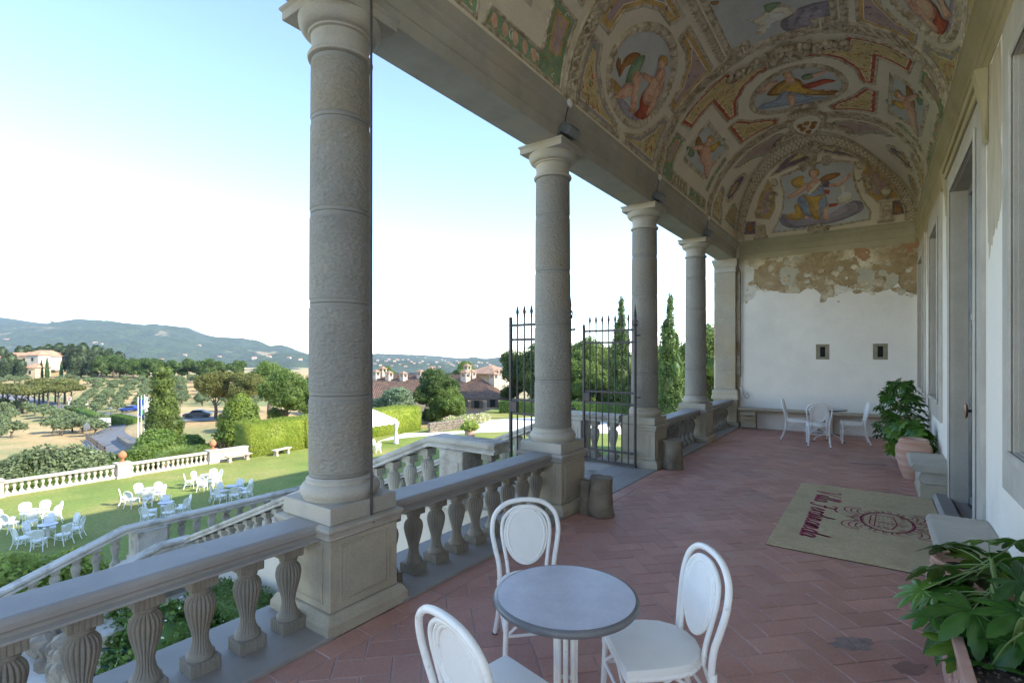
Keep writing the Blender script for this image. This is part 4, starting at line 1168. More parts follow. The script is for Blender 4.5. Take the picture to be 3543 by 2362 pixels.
def plant(proto, x, y, z, s, label, group=None, rz=None, sz=None):
    r_ = rnd.uniform(0,6.28) if rz is None else rz
    if proto.name in USED: o = dup(proto, (x,y,z), r_, label)
    else: USED.add(proto.name); o = proto; o.location = (x,y,z); o.rotation_euler = (0,0,r_); o["label"] = label
    o.scale = (s,s,s*(sz or 1))
    if group: o["group"] = group
    elif "group" in o: del o["group"]
    return o
G_OAK = leafmat("holm_oak_leaves", (0.043,0.078,0.019), (0.093,0.143,0.034), .8)
G_OAKL= leafmat("sunny_oak_leaves", (0.078,0.132,0.025), (0.155,0.217,0.050), .7)
G_OAKB= leafmat("bronze_oak_leaves", (0.093,0.112,0.028), (0.163,0.163,0.046), .6)
G_CYP = leafmat("cypress_leaves", (0.034,0.074,0.022), (0.070,0.132,0.034), 1.2, trans=.2)
G_CYPL= leafmat("light_cypress_leaves", (.050,.095,.022), (.105,.160,.036), 1.0, trans=.2)
G_THU = leafmat("arborvitae_leaves", (0.078,0.132,0.016), (0.171,0.225,0.031), .8, trans=.2)
G_OLV = leafmat("olive_leaves", (.095,.130,.055), (.165,.205,.095), 1.0, trans=.25)
G_PINE= leafmat("dark_pine_needles", (0.031,0.053,0.022), (0.062,0.087,0.034), .3, trans=.15)
G_HEDG= leafmat("clipped_hedge_leaves", (0.062,0.124,0.019), (0.147,0.225,0.034), .7, trans=.2)
G_HEDY= leafmat("yellow_hedge_leaves", (0.171,0.240,0.023), (0.264,0.310,0.043), .5, trans=.2)
G_BOX = leafmat("box_leaves", (0.054,0.116,0.022), (0.124,0.202,0.040), 1.5, trans=.2)
G_LAUR= leafmat("pale_laurel_leaves", (0.202,0.264,0.046), (0.326,0.388,0.093), 1.0, trans=.3)
G_SHR = leafmat("garden_shrub_leaves", (0.070,0.132,0.023), (0.155,0.217,0.043), .6)
G_GREY= leafmat("grey_green_leaves", (0.116,0.171,0.096), (0.186,0.248,0.139), .9)
G_GRAS= leafmat("fountain_grass", (0.186,0.279,0.054), (0.310,0.388,0.109), 1.5)

# prototypes, metre sized, base at z = 0
def spindle(hh, r0, n, size, mt, seed, shape, name="crown", depth=.14, nb=60):
    rng = np.random.default_rng(seed); z = rng.random(n); 
    prof = np.array([shape(q) for q in np.linspace(0,1,60)]); pr = np.interp(z, np.linspace(0,1,60), prof)
    keep = rng.random(n) < pr/prof.max()+.08; z = z[keep]; pr = pr[keep]; k = len(z)
    ba = rng.random(nb)*2*PI; bz = rng.random(nb)
    a = rng.random(k)*2*PI
    bump = np.zeros(k)
    for i in range(nb):
        da = np.abs((a-ba[i]+PI)%(2*PI)-PI)*pr*r0; dz = (z-bz[i])*hh
        bump = np.maximum(bump, np.exp(-(da**2+dz**2)/(.05*hh/8*r0*2)))
    r = r0*pr*(.84+.22*bump)*(1-np.abs(rng.normal(0,depth,k)))
    P = np.stack([r*np.cos(a), r*np.sin(a), z*hh],1); Q = np.stack([np.cos(a),np.sin(a),np.full(k,.45)],1)
    V, F = leaf_cloud(P, Q, size, .6, rng)
    c = MB(); c.lathe([(max(.01,shape(q)*r0*.72), q*hh*.97) for q in np.linspace(.01,.99,16)], 12, cap=False)
    cv = np.array(c.v); cf = np.array(c.f)+len(V)
    return arr_mesh(name, np.concatenate([V,cv]), np.concatenate([F,cf]), mt)
sh_cone = lambda q: (max(0,1-q)**.62)*min(1,.55+q*2.2)*(.62+.38*(1-q)) if q < 1 else 0
sh_cyp  = lambda q: min(1,(q/.16+.25))*max(0,1-q**1.6)**.8
sh_dome = lambda q: (max(0,1-q**2.1)**.62)*(.86+.14*min(1,q*4))
def stack_lobes(H, R0, levels, rf, per, seed, el=1.0, off=.55, sz=.5, spire=True):
    q = random.Random(seed); L = []
    for i in range(levels):
        f = (i+.4)/levels; r = R0*rf(f)
        n = max(1,round(per*rf(f)))
        for k in range(n):
            a = 2*PI*k/n+q.uniform(0,1)+i*1.1; rr = r*off*q.uniform(.75,1.12)*(0 if n == 1 else 1); s = r*sz*q.uniform(.75,1.15)+.12
            L.append((rr*math.cos(a),rr*math.sin(a),f*H+q.uniform(-.3,.3),s,s,s*el))
    L.append((0,0,H*.45,R0*.55,R0*.55,H*.42))
    if spire: L.append((0,0,H*.82,R0*.26,R0*.26,H*.22))
    return L
G_CON = leafmat("dark_conifer_sprays", (.045,.075,.014), (.115,.150,.028), .9, trans=.2)
CONE = tree_proto("conical_evergreen", crown_mesh("crown", stack_lobes(8.5,2.3,11,lambda f: (1-.60*f)*(.78+.22*min(1,f*4)),7,3,1.15,.5,.55,False), 26000, .20, G_CON, 9, .34, .22, .62, seed=3, low=-.6), trunk_mesh(2,.25,0))
CYPR = tree_proto("cypress_tree", crown_mesh("crown", stack_lobes(9.6,1.3,17,lambda f: max(.24,min(1,f/.16+.3)*max(.05,1-f**1.5)**.85),5,4,1.9,.5,.48), 22000, .17, G_CYPL, 9, .32, .22, .6, seed=4, low=-.7), trunk_mesh(1.2,.18,0))
CYPD = tree_proto("dark_cypress", spindle(10,1.05,3000,.42,G_CYP,5,sh_cyp,nb=50), trunk_mesh(1.2,.18,0))
TOPI = tree_proto("dome_topiary", spindle(5,2.35,15000,.2,G_THU,6,sh_dome,nb=60), trunk_mesh(1,.2,0))
q = random.Random(5)
def oaklobes(R_, H, n, seed, base=.35):
    q = random.Random(seed); L = [(0,0,H*.62,R_*.72,R_*.72,H*.34)]
    for k in range(n):
        a = 2*PI*k/n+q.uniform(-.4,.4); r = R_*q.uniform(.38,.66); z = H*q.uniform(base+.12,.82)
        s = R_*q.uniform(.34,.5); L.append((r*math.cos(a),r*math.sin(a),z,s,s,s*.85))
    return L
OAKA = tree_proto("broad_oak", crown_mesh("crown", oaklobes(3.3,8.4,9,1), 16000, .26, G_OAKB, 22, .26, .16, .6, seed=1), trunk_mesh(3.2,.24,6,1,.5))
OAKB = tree_proto("leafy_oak", crown_mesh("crown", oaklobes(3.6,9,11,2,.1), 18000, .28, G_OAKL, 26, .24, .14, .66, seed=2), trunk_mesh(3,.28,6,2,.5))
OAKC = tree_proto("holm_oak", crown_mesh("crown", oaklobes(3.4,9,10,3,.12), 18000, .25, G_OAK, 26, .25, .14, .68, seed=3), trunk_mesh(3,.26,6,3,.5))
OAKD = tree_proto("distant_oak", crown_mesh("crown", oaklobes(3.6,8,8,4,.1), 2600, .62, G_OAK, 16, .28, .14, .74, seed=4), trunk_mesh(3,.3,4,4,.5))
GREY = tree_proto("grey_green_tree", crown_mesh("crown", oaklobes(2.6,5.5,9,8,.05), 9000, .24, G_GREY, 20, .26, .15, .62, seed=8), trunk_mesh(2,.18,5,8,.5))
PINE = tree_proto("hill_conifer", crown_mesh("crown", [(0,0,7.8,1.9,1.9,2.6),(.5,.4,5.6,2.5,2.5,2.6),(-.5,.2,3.6,2.8,2.8,2.3),(.2,-.6,2.2,2.4,2.4,1.6)], 2600, .6, G_PINE, 16, .3, .16, .78, seed=9), trunk_mesh(3,.28,0,9))
UMBR = tree_proto("roadside_umbrella_tree", crown_mesh("crown", [(0,0,4.7,2.9,2.9,1.25),(1.2,.6,4.5,1.9,1.9,1.0),(-1.3,-.4,4.6,1.9,1.9,1.0),(.2,-1.3,4.5,1.7,1.7,.9)], 2400, .5, G_OAKB, 18, .3, .16, .7, seed=10), trunk_mesh(3.7,.22,5,10,.35))
OLV1 = tree_proto("olive_tree", crown_mesh("crown", [(0,0,2.5,1.4,1.4,1.2),(.9,.3,2.1,1.1,1.1,.95),(-.8,.5,2.2,1.1,1.1,.9),(.1,-.9,2.1,1.1,1.1,.9)], 1500, .36, G_OLV, 14, .33, .2, .5, seed=12), trunk_mesh(1.4,.16,4,12,.6))
OLV2 = tree_proto("spreading_olive_tree", crown_mesh("crown", [(0,0,2.2,1.5,1.3,1.0),(1.1,-.3,1.9,1.0,1.2,.9),(-1.0,.2,2.3,1.2,1.0,.9)], 1500, .36, G_OLV, 14, .33, .22, .45, seed=13), trunk_mesh(1.3,.16,4,13,.6))
SHRB = tree_proto("round_shrub", crown_mesh("crown", [(0,0,.9,1.2,1.2,.95),(.8,.4,.7,.9,.9,.7),(-.8,-.2,.75,.9,.9,.75),(.1,-.8,.6,.9,.8,.65)], 5200, .17, G_SHR, 18, .3, .2, .66, seed=14, low=-.2), None, "shrub")
SHRG = tree_proto("silver_shrub", crown_mesh("crown", [(0,0,1.3,1.7,1.7,1.35),(1.3,.5,1.0,1.3,1.3,1.1),(-1.2,-.3,1.1,1.3,1.3,1.1),(.3,-1.2,1.0,1.2,1.2,1.0)], 7500, .2, G_OLV, 22, .32, .2, .55, seed=15, low=-.3), trunk_mesh(.8,.12,4,15,.6), "shrub")

def leaf_box(name, w, d, h, n, size, mt, seed=1, top_mt=None, waves=.05):
    """a clipped hedge: leaf-clad block"""
    rng = np.random.default_rng(seed)
    A = np.array([w*d, w*h, w*h, d*h, d*h]); k = (A/A.sum()*n).astype(int); P = []; Q = []
    for i, kk in enumerate(k):
        u, v = rng.random(kk)-.5, rng.random(kk)
        if i == 0: p = np.stack([u*w,(v-.5)*d,np.full(kk,h)],1); nn = [0,0,1]
        elif i < 3: s = -1 if i == 1 else 1; p = np.stack([u*w,np.full(kk,s*d/2),v*h],1); nn = [0,s,.15]
        else: s = -1 if i == 3 else 1; p = np.stack([np.full(kk,s*w/2),u*d,v*h],1); nn = [s,0,.15]
        off = waves*np.sin(p[:,0]*1.7+p[:,2]*2.1)*np.cos(p[:,1]*1.9) + rng.normal(0,.035,kk)
        P.append(p+np.array(nn)*off[:,None]); Q.append(np.tile(nn,(kk,1)))
    P = np.concatenate(P); Q = np.concatenate(Q).astype(float)
    V, F = leaf_cloud(P, Q, size, .55, rng)
    c = MB(); c.box((-w/2+.05,-d/2+.05,0),(w/2-.05,d/2-.05,h-.05))
    return arr_mesh(name, np.concatenate([V,np.array(c.v)]), np.concatenate([F,np.array(c.f)+len(V)]), mt)
def hedge(label, x, y, z, w, d, h, n, size, mt, rz=0, seed=1, group="clipped hedges"):
    t = thing("clipped_hedge", label, "hedge", (x,y,z), rz, group)
    link("foliage", leaf_box("foliage", w, d, h, n, size, mt, seed), t); return t

# ------------------------------------------------------------------ terrain beyond the garden
PL = [(20,-8),(40,-9),(60,-10.6),(75,-11.8),(90,-12.2),(117,-12.3),(150,-11.2),(165,-9.8),(200,-7.4),(230,-5.6),(262,-5),(330,-9),(450,-20),(700,-34),(1000,-34),(1400,-30)]
PM = [(20,-7),(45,-7.6),(60,-8.0),(90,-8.6),(120,-10),(150,-10.6),(180,-9.2),(215,-7.6),(262,-7),(330,-12),(450,-22),(700,-34),(1000,-34),(1400,-30)]
PR = [(20,-6.6),(72,-6.6),(80,-9.5),(110,-10),(150,-12),(262,-20),(450,-30),(700,-38),(1000,-40),(1400,-42)]
def pl(P, t):
    for (a,z0),(b,z1) in zip(P[:-1],P[1:]):
        if t <= b:
            f = max(0,(t-a)/(b-a)); return z0+(z1-z0)*f
    return P[-1][1]
def ss(a, b, x):
    f = max(0, min(1, (x-a)/(b-a))); return f*f*(3-2*f)
def terr(t, k):
    a = ss(-.86,-.66,k); b = ss(-.42,-.22,k)
    z = pl(PL,t)*(1-a)+pl(PM,t)*a
    z = z*(1-b)+pl(PR,t)*b
    return z + .35*math.sin(t*.071+k*9)*min(1,max(0,(t-60)/60)) 
def xy(t, k): return (_fw[0]*t+_rt[0]*k*t, _fw[1]*t+_rt[1]*k*t)
def ground(u, v, t0=24.0):
    """first place where the sight line through a pixel meets the open country"""
    k = (u-CXP)/FPX; t = t0
    while t < 1400:
        if CAMH+(HY-v)/FPX*t <= terr(t,k): break
        t *= 1.004
    x, y = xy(t,k); return Vector((x,y,terr(t,k))), t
def col_at(u, t):
    k = (u-CXP)/FPX; x, y = xy(t,k); return Vector((x,y,terr(t,k)))
DRYG = mat("dry_field_grass", (.36,.24,.10), (.46,.33,.155), .05, .95, .5, 3, c3=(.19,.21,.07), s3=.022, f3=(.47,.62), fine=(.8,.14), bdist=.3)
ts_ = list(np.geomspace(24,1400,110)); ks = np.linspace(-1.35,1.0,150)
V = []; 
for t in ts_:
    for k in ks:
        x, y = xy(t,k); z = terr(t,k)
        if x > -40.3 and t < 78: z = min(z,-6.9)
        V.append((x,y,z))
n = len(ks); F = [(i*n+j,i*n+j+1,(i+1)*n+j+1,(i+1)*n+j) for i in range(len(ts_)-1) for j in range(n-1)]
o = link("fields", arr_mesh("fields", V, F, DRYG, True)); struct(o)
# far hills
RID = [(-700,1108),(-300,1100),(0,1103),(82,1112),(158,1121),(208,1114),(298,1107),(357,1111),(458,1121),(506,1126),(580,1129),(655,1135),(717,1160),(765,1165),(847,1170),(909,1186),(937,1197),(971,1193),(1004,1201),(1062,1222),(1160,1226),(1291,1224),(1374,1228),(1480,1234),(1565,1238),(1623,1241),(1700,1246),(2000,1240),(2600,1236),(3600,1236)]
def ridge(u):
    for (a,v0),(b,v1) in zip(RID[:-1],RID[1:]):
        if u <= b: return v0+(v1-v0)*(u-a)/(b-a)
    return 1236
HILL = mat("wooded_hillside", (.022,.042,.018), (.045,.070,.027), .011, .95, 1.0, .05, c3=(.26,.21,.11), s3=.0042, f3=(.605,.66), detail=10, fine=(.035,.40), bdist=18)
from mathutils import noise as mnoise
V = []; tl = np.geomspace(1150,3600,46); us = np.linspace(-700,3600,230)
def hz(t, u):
    k = (u-CXP)/FPX; f = (t-1150)/(3000-1150)
    tr = 3000.0 if u < 1062 else 3000+min(1,(u-1062)/250)*400
    top = CAMH+(HY-ridge(u))/FPX*tr; base = -36
    g = ss(0,1,(t-1150)/(tr-1150))*.85+.15*max(0,min(1,(t-1150)/(tr-1150)))
    z = base+(top-base)*g
    if t > tr: z = top-(t-tr)*.25
    e = mnoise.fractal(Vector((k*t/420,t/520,0)),1,2,5)*36 + mnoise.fractal(Vector((k*t/90,t/90,3)),1,2,4)*9
    w = max(0,min(1,(tr-t)/500))
    return z+e*w*min(1,(t-1150)/300)
for t in tl:
    for u in us:
        k = (u-CXP)/FPX; x, y = xy(t,k); V.append((x,y,hz(t,u)))
n = len(us); F = [(i*n+j,i*n+j+1,(i+1)*n+j+1,(i+1)*n+j) for i in range(len(tl)-1) for j in range(n-1)]
o = link("hills", arr_mesh("hills", V, F, HILL, True)); struct(o)
o = sheet("valley_floor", [xy(900,-1.6),xy(900,1.2),xy(9000,1.2),xy(9000,-1.6)], -44, HILL); struct(o)
# ------------------------------------------------------------------ road, signs, cars, lamps
ASPH = mat("grey_asphalt", (.14,.14,.145), (.18,.18,.18), .6, .9, .3, 10)
def road(name, px, w, lift=.10):
    P = []
    for u, v in px:
        g, t = ground(u, v); P.append(g)
    S = spline([p for p in P], 8); m = MB(); vs = []; fs = []
    for i, p in enumerate(S):
        d = S[min(i+1,len(S)-1)]-S[max(i-1,0)]; d.z = 0; d.normalize(); s = Vector((d.y,-d.x,0))
        for q in (-1,-.33,.33,1):
            a = p+s*w/2*q; t = a.x*_fw[0]+a.y*_fw[1]; k = (a.x*_rt[0]+a.y*_rt[1])/t
            vs.append((a.x,a.y,max(terr(t,k),terr(t*1.02,k))+lift))
        if i: 
            for j in range(3): fs.append(((i-1)*4+j,i*4+j,i*4+j+1,(i-1)*4+j+1))
    m.add(vs, fs); return struct(m.build(name, ASPH))
road("country_road", [(430,1590),(390,1552),(362,1525),(368,1500),(398,1478),(420,1462),(385,1447),(330,1440),(280,1432),(225,1418),(165,1402),(100,1386),(30,1376),(-60,1372)], 5.2)
road("car_park", [(560,1462),(640,1452),(720,1450),(800,1448)], 7.0, .14)
def simple(name, label, cat, build, u, v=None, t=None, group=None, rz=0):
    p = ground(u,v)[0] if v else col_at(u,t)
    th = thing(name, label, cat, tuple(p), rz, group); build(th); return th
def lamp(th):
    MB().lathe([(.12,0),(.12,.15),(.06,.25),(.045,3.4),(.07,3.5)], 8).build("pole", IRON, th)
    MB().lathe([(.10,3.5),(.20,3.9),(.22,3.92),(.05,4.15)], 6).build("lantern", GREYM, th)
for u, v, l in ((214,1432,"street lamp at the bend of the road, far left"),(309,1445,"street lamp behind the roadside hedge"),(384,1488,"nearest street lamp beside the road signs")):
    simple("street_lamp", l, "street lamp", lamp, u, v, None, "lamps along the road")
FLG = [mat("blue_flag", (.01,.05,.38), (.015,.07,.45), 3, .8), mat("green_white_flag", (.10,.35,.15), (.65,.65,.62), 1.2, .8, contrast=(.48,.52)), mat("white_flag", (.68,.66,.60), (.75,.73,.7), 3, .8)]
for i, (u, l) in enumerate(((478,"blue flag hanging on the left flagpole"),(489,"green and white flag on the middle flagpole"),(500,"white flag on the right flagpole"))):
    def fb(th, i=i):
        MB().lathe([(.05,0),(.045,5.6),(.0,5.7)], 8, cap=False).build("pole", WICKER, th)
        m = MB(); vs = []; 
        for a in range(7):
            for b in range(9):
                x = .06+.16*a*(1-.35*b/8); z = 5.4-.28*b-.10*a*(b/8+.4); vs.append((x,.10*math.sin(a*1.3+b*.5),z))
        m.add(vs, [(a*9+b,a*9+9+b,a*9+10+b,a*9+b+1) for a in range(6) for b in range(8)]); m.build("flag", FLG[i], th, 80)
    simple("flagpole", l, "flagpole", fb, u, None, 70, "flagpoles by the drive", YAW+.3)
SIGNM = mat("sign_white", (.70,.70,.68), (.75,.75,.73), 3, .6); SIGNR = mat("sign_red", (.5,.04,.03), None, rough=.6); SIGNB = mat("sign_blue", (.02,.06,.3), None, rough=.6)
def tri_sign(th):
    MB().tube([(0,0,0),(0,0,2.6)], .05, 8).build("pole", GREYM, th)
    m = MB(); m.add([(-.55,0,1.7),(.55,0,1.7),(.55,0,2.3),(0,0,2.9),(-.55,0,2.3),(-.55,.05,1.7),(.55,.05,1.7),(.55,.05,2.3),(0,.05,2.9),(-.55,.05,2.3)],[(0,1,2,3,4),(9,8,7,6,5)]+[(i,(i+1)%5,5+(i+1)%5,5+i) for i in range(5)]); m.build("board", GREYM, th)
simple("road_sign", "grey house-shaped road sign standing by the bridge rail", "sign", tri_sign, 300, 1518, None, None, YAW)
def dir_sign(th):
    for x in (-.5,.5): MB().tube([(x,0,0),(x,0,2.4)], .04, 8).build("post", GREYM, th)
    for z in (1.2,1.75,2.2): MB().bbox((-.9,-.06,z-.2),(.9,-.045,z+.2),.01).build("board", SIGNM, th)
simple("direction_sign", "white direction boards beside the road junction", "sign", dir_sign, 364, 1492, None, None, YAW+.4)
def noentry(th):
    MB().tube([(0,0,0),(0,0,2.6)], .04, 8).build("pole", GREYM, th)
    MB().bbox((-.45,-.06,2.1),(.45,-.045,2.9),.01).build("board", SIGNM, th)
    d = MB(); d.lathe([(.36,0),(.36,.02)], 20); d.xf(Matrix.Translation((0,-.07,2.5)) @ Matrix.Rotation(PI/2,4,'X')); d.build("disc", SIGNR, th)
    MB().box((-.24,-.1,2.44),(.24,-.091,2.56)).build("bar", SIGNM, th)
simple("no_entry_sign", "small red no-entry sign at the hedge corner by the road", "sign", noentry, 240, 1412, None, None, YAW+.3)
def board(th): MB().bbox((-2.2,-.05,.5),(2.2,.05,1.5),.02).build("panel", SIGNM, th); MB().tube([(-1.8,0,0),(-1.8,0,.5)],.05,6).build("post", GREYM, th); MB().tube([(1.8,0,0),(1.8,0,.5)],.05,6).build("post", GREYM, th)
simple("white_board", "long low white board behind the roadside hedge", "sign", board, 270, 1408, None, None, YAW+.2)
def car_build(col):
    pm_ = mat("car_paint", col, None, rough=.3, spec=.6)
    def f(th):
        prof = [(-2.0,.35),(-2.05,.7),(-1.75,.86),(-1.1,.95),(-.6,1.38),(.6,1.42),(1.35,1.0),(1.95,.9),(2.05,.6),(2.0,.35)]
        m = MB(); n = len(prof)
        vs = [(x,-.82+.12*(z>1.0),z) for x,z in prof]+[(x,.82-.12*(z>1.0),z) for x,z in prof]
        m.add(vs, [tuple(range(n)),tuple(range(2*n-1,n-1,-1))]+[(i,n+i,n+(i+1)%n,(i+1)%n) for i in range(n)]); bevel(m.build("body", pm_, th), .06, 2)
        for s in (-1,1):
            MB().add([(-.95,s*.84,.98),(-.55,s*.74,1.33),(.55,s*.74,1.35),(1.1,s*.84,1.02)],[(0,1,2,3)]).build("window", DARK, th)
            for x in (-1.25,1.3):
                w = MB(); w.lathe([(.33,-.1),(.33,.1)], 18); w.xf(Matrix.Translation((x,s*.78,.33)) @ Matrix.Rotation(PI/2,4,'X')); w.build("wheel", RUBBER, th)
    return f
simple("parked_car", "white car passing behind the roadside hedge", "car", car_build((.75,.75,.75)), 300, 1446, None, "cars near the road", YAW+.15)
simple("parked_car", "grey car parked in shade under the round oak", "car", car_build((.05,.055,.065)), 684, 1446, None, "cars near the road", YAW+.3)
simple("parked_car", "blue car parked behind the hedge by the flags", "car", car_build((.03,.06,.25)), 452, 1424, None, "cars near the road", YAW+.2)
# bridge railing
t = thing("wooden_railing", "grey wooden railing along the bend of the road", "fence", (0,0,0))
G = [ground(u,v)[0] for u,v in ((299,1522),(320,1538),(340,1555),(362,1574))]
S = spline(G, 4)
for p in S: MB().bbox((p.x-.09,p.y-.09,p.z-.3),(p.x+.09,p.y+.09,p.z+1.05),.02).build("post", WOODD, t)
for h in (.45,.9): MB().tube([p+Vector((0,0,h)) for p in S], .07, 6).build("rail", WOODD, t)
t = thing("retaining_wall", "rough stone retaining wall at the bend of the road", "wall", (0,0,0))
G = [ground(u,v)[0] for u,v in ((412,1520),(440,1540),(470,1556),(495,1560))]
m = MB(); m.sweep([(-.3,-1),(-.3,.55),(.3,.55),(.3,-1)], spline(G,3)); o = m.build("masonry", mat("dark_rubble_wall",(.10,.09,.075),(.18,.165,.14),2.5,.95,.8,6), t)

# ------------------------------------------------------------------ trees and shrubs of the near country
p = col_at(566,58); plant(CONE, p.x,p.y,p.z, 1.0, "tall dense conical evergreen beyond the lawn balustrade", sz=1.0)
p = col_at(745,82); plant(OAKA, p.x,p.y,p.z, 1.0, "round bronze-green oak with bare trunk beside the car park")
p = col_at(850,80); plant(OAKA, p.x,p.y,p.z, .98, "bronze-green oak between the round oak and the leafy trees")
p = col_at(990,66); plant(OAKB, p.x,p.y,p.z, .97, "big leafy green tree just left of the large column")
p = col_at(930,95); plant(OAKB, p.x,p.y,p.z, 1.12, "leafy tree standing behind the big leafy tree")
p = col_at(1120,75); plant(OAKB, p.x,p.y,p.z, 1.0, "leafy tree hidden mostly by the large column")
p = atz(843,1545,-6.4); plant(TOPI, p.x-.6,p.y,-6.6, 1.0, "bright green dome-shaped topiary beside the clipped hedge", sz=1.02)
for u, t, s, l in ((60,37,1.0,"silvery shrub beyond the balustrade at the left edge"),(165,38,1.15,"broad silvery shrub beyond the balustrade, left"),(250,39,1.1,"silvery shrub right of the broad one, near the railing")):
    p = col_at(u,t); plant(SHRG, p.x,p.y,p.z+.3, s*1.25, l, "silver shrubs behind the lawn balustrade")
for i, (u, t, s) in enumerate(((20,33.5,1.0),(120,34.5,1.1),(215,35.5,.9),(285,36.5,.8),(355,38,.9),(420,40,1.1),(470,43,1.3),(520,45,1.2),(575,47,1.1),(690,44,1.0),(650,48,1.2),(730,46,.9),(540,50,1.5))):
    p = col_at(u,t); plant(SHRB, p.x,p.y,max(p.z,-8.2), s*1.0, "%s green shrub from the left behind the lawn balustrade" % ["first","second","third","fourth","fifth","sixth","seventh","eighth","ninth","tenth","eleventh","twelfth","thirteenth"][i], "shrubs behind the lawn balustrade")
# fountain grass
rng = np.random.default_rng(3); V = []; F = []
for i in range(1500):
    a = rng.uniform(0,2*PI); L = rng.uniform(1.1,2.0); dr = rng.uniform(.5,1.5); x0,y0 = rng.normal(0,.18,2); w = .018
    px = []
    for k in range(5):
        f = k/4; r = dr*f*f; z = L*(f-.42*f*f*f*dr/1.1)
        px.append((x0+r*math.cos(a),y0+r*math.sin(a),z))
    o_ = len(V); s = (-math.sin(a)*w,math.cos(a)*w)
    for k,(x,y,z) in enumerate(px):
        q_ = 1-.8*k/4; V += [(x-s[0]*q_,y-s[1]*q_,z),(x+s[0]*q_,y+s[1]*q_,z)]
    F += [(o_+2*k,o_+2*k+1,o_+2*k+3,o_+2*k+2) for k in range(4)]
p = col_at(625,41.5); t = thing("fountain_grass", "large arching clump of ornamental grass beside the right finial", "grass clump", (p.x,p.y,-7.0)); t.scale = (1.25,1.25,1.1)
stuff(link("blades", arr_mesh("blades", V, F, G_GRAS), t))
# red cannas by the finial
t = thing("red_foliage_plant", "dark red spiky plants between finial and topiary", "plant", tuple(atz(775,1560,-6.2)))
m = MB()
for i in range(22):
    a = rnd.uniform(0,6.28); x,y = rnd.uniform(-.5,.5),rnd.uniform(-.7,.7); h = rnd.uniform(.5,1.0)
    m.add([(x-.03,y,0),(x+.03,y,0),(x+.09*math.cos(a)+.06,y+.09*math.sin(a),h*.6),(x+.2*math.cos(a),y+.2*math.sin(a),h),(x+.09*math.cos(a)-.06,y+.09*math.sin(a),h*.6)],[(0,1,2,3,4)])
m.build("leaves", leafmat("dark_red_leaves",(.10,.03,.03),(.16,.05,.04),3), t)
# tall clipped hedge along the lawn
hedge("tall clipped hedge left of the large column, lit by the sun", -40.9, 22.4, LAWN-.2, 2.6, 4.6, 2.75, 22000, .085, G_HEDY, 0, 1)
hedge("tall clipped hedge right of the large column behind the tent", -40.9, 31.6, LAWN-.2, 2.7, 13.4, 2.75, 30000, .10, G_HEDY, 0, 2)
# hedges of the drive
for i, (u0,v0,u1,v1,h,l) in enumerate(((236,1428,395,1470,1.6,"long clipped hedge along the road, left"),(398,1466,480,1460,1.7,"shorter clipped hedge beside the flagpoles"))):
    a = ground(u0,v0)[0]; b = ground(u1,v1)[0]; d = b-a
    hedge(l, (a.x+b.x)/2,(a.y+b.y)/2,min(a.z,b.z)-.3, math.hypot(d.x,d.y), 1.6, h+.5, 7000, .22, G_HEDG, math.atan2(d.y,d.x), 5+i)
for i,(u0,u1,v,l) in enumerate(((1727,1985,1428,"low dark clipped hedge across the far lawn, left part"),(1985,2200,1434,"low dark clipped hedge across the far lawn behind the right gate"),(2270,2420,1436,"low dark hedge at the foot of the tall cypress"))):
    a = atz(u0,v,LAWN); b = atz(u1,v,LAWN); d = b-a
    hedge(l, (a.x+b.x)/2,(a.y+b.y)/2,LAWN-.1, d.length, 1.2, 1.75, 9000, .13, G_BOX, math.atan2(d.y,d.x), 8+i)
# right-hand grove seen between the far columns
for i,(proto,u,t,s,sz,l) in enumerate(((OAKC,1872,76,1.22,1.0,"dense dark holm oak behind the left gate leaf"),(OAKC,1790,80,1.05,1.0,"holm oak left of the dense one, above the tiled roof"),(OAKB,2040,84,1.25,1.05,"sunlit leafy tree between second and third column"),(OAKB,2120,88,1.2,1.0,"leafy tree behind the right gate leaf"),(OAKC,1985,92,1.2,1.0,"dark tree behind the second column"),
    (CYPR,2150,70,1.72,.98,"cypress rising behind the right gate leaf beside third column"),(CYPR,2318,58,1.62,.97,"tall slender cypress between third and fourth column"),(OAKB,2262,80,1.15,1.0,"sunlit tree left of the tall slender cypress"),(OAKC,2390,74,1.2,1.0,"tree right of the tall slender cypress"),(OAKB,2470,66,1.35,1.05,"leafy conifer-like tree beside the end pilaster"),(OAKC,2560,70,1.3,1.0,"tree hidden behind the end pilaster"),
    (OAKB,1955,80,1.2,-1,"low-branched tree just behind the second column"),(OAKB,2035,76,1.15,-1,"low-branched sunny tree between the gate leaves"),(OAKC,2095,80,1.2,-1,"low-branched dark tree behind the right gate bars"),(OAKB,2205,80,1.2,-1,"low-branched tree hidden by the third column"),(OAKC,2255,74,1.1,-1,"low-branched dark tree left of the slender cypress"),(OAKB,2405,72,1.2,-1,"low-branched tree left of the fourth column"),(OAKB,2490,68,1.25,-1,"low-branched sunny tree at the end pilaster"))):
    k = (u-CXP)/FPX; x,y = xy(t,k); plant(proto, x,y,LAWN-(2.3*s if sz < 0 else .3), s, l, sz=abs(sz))
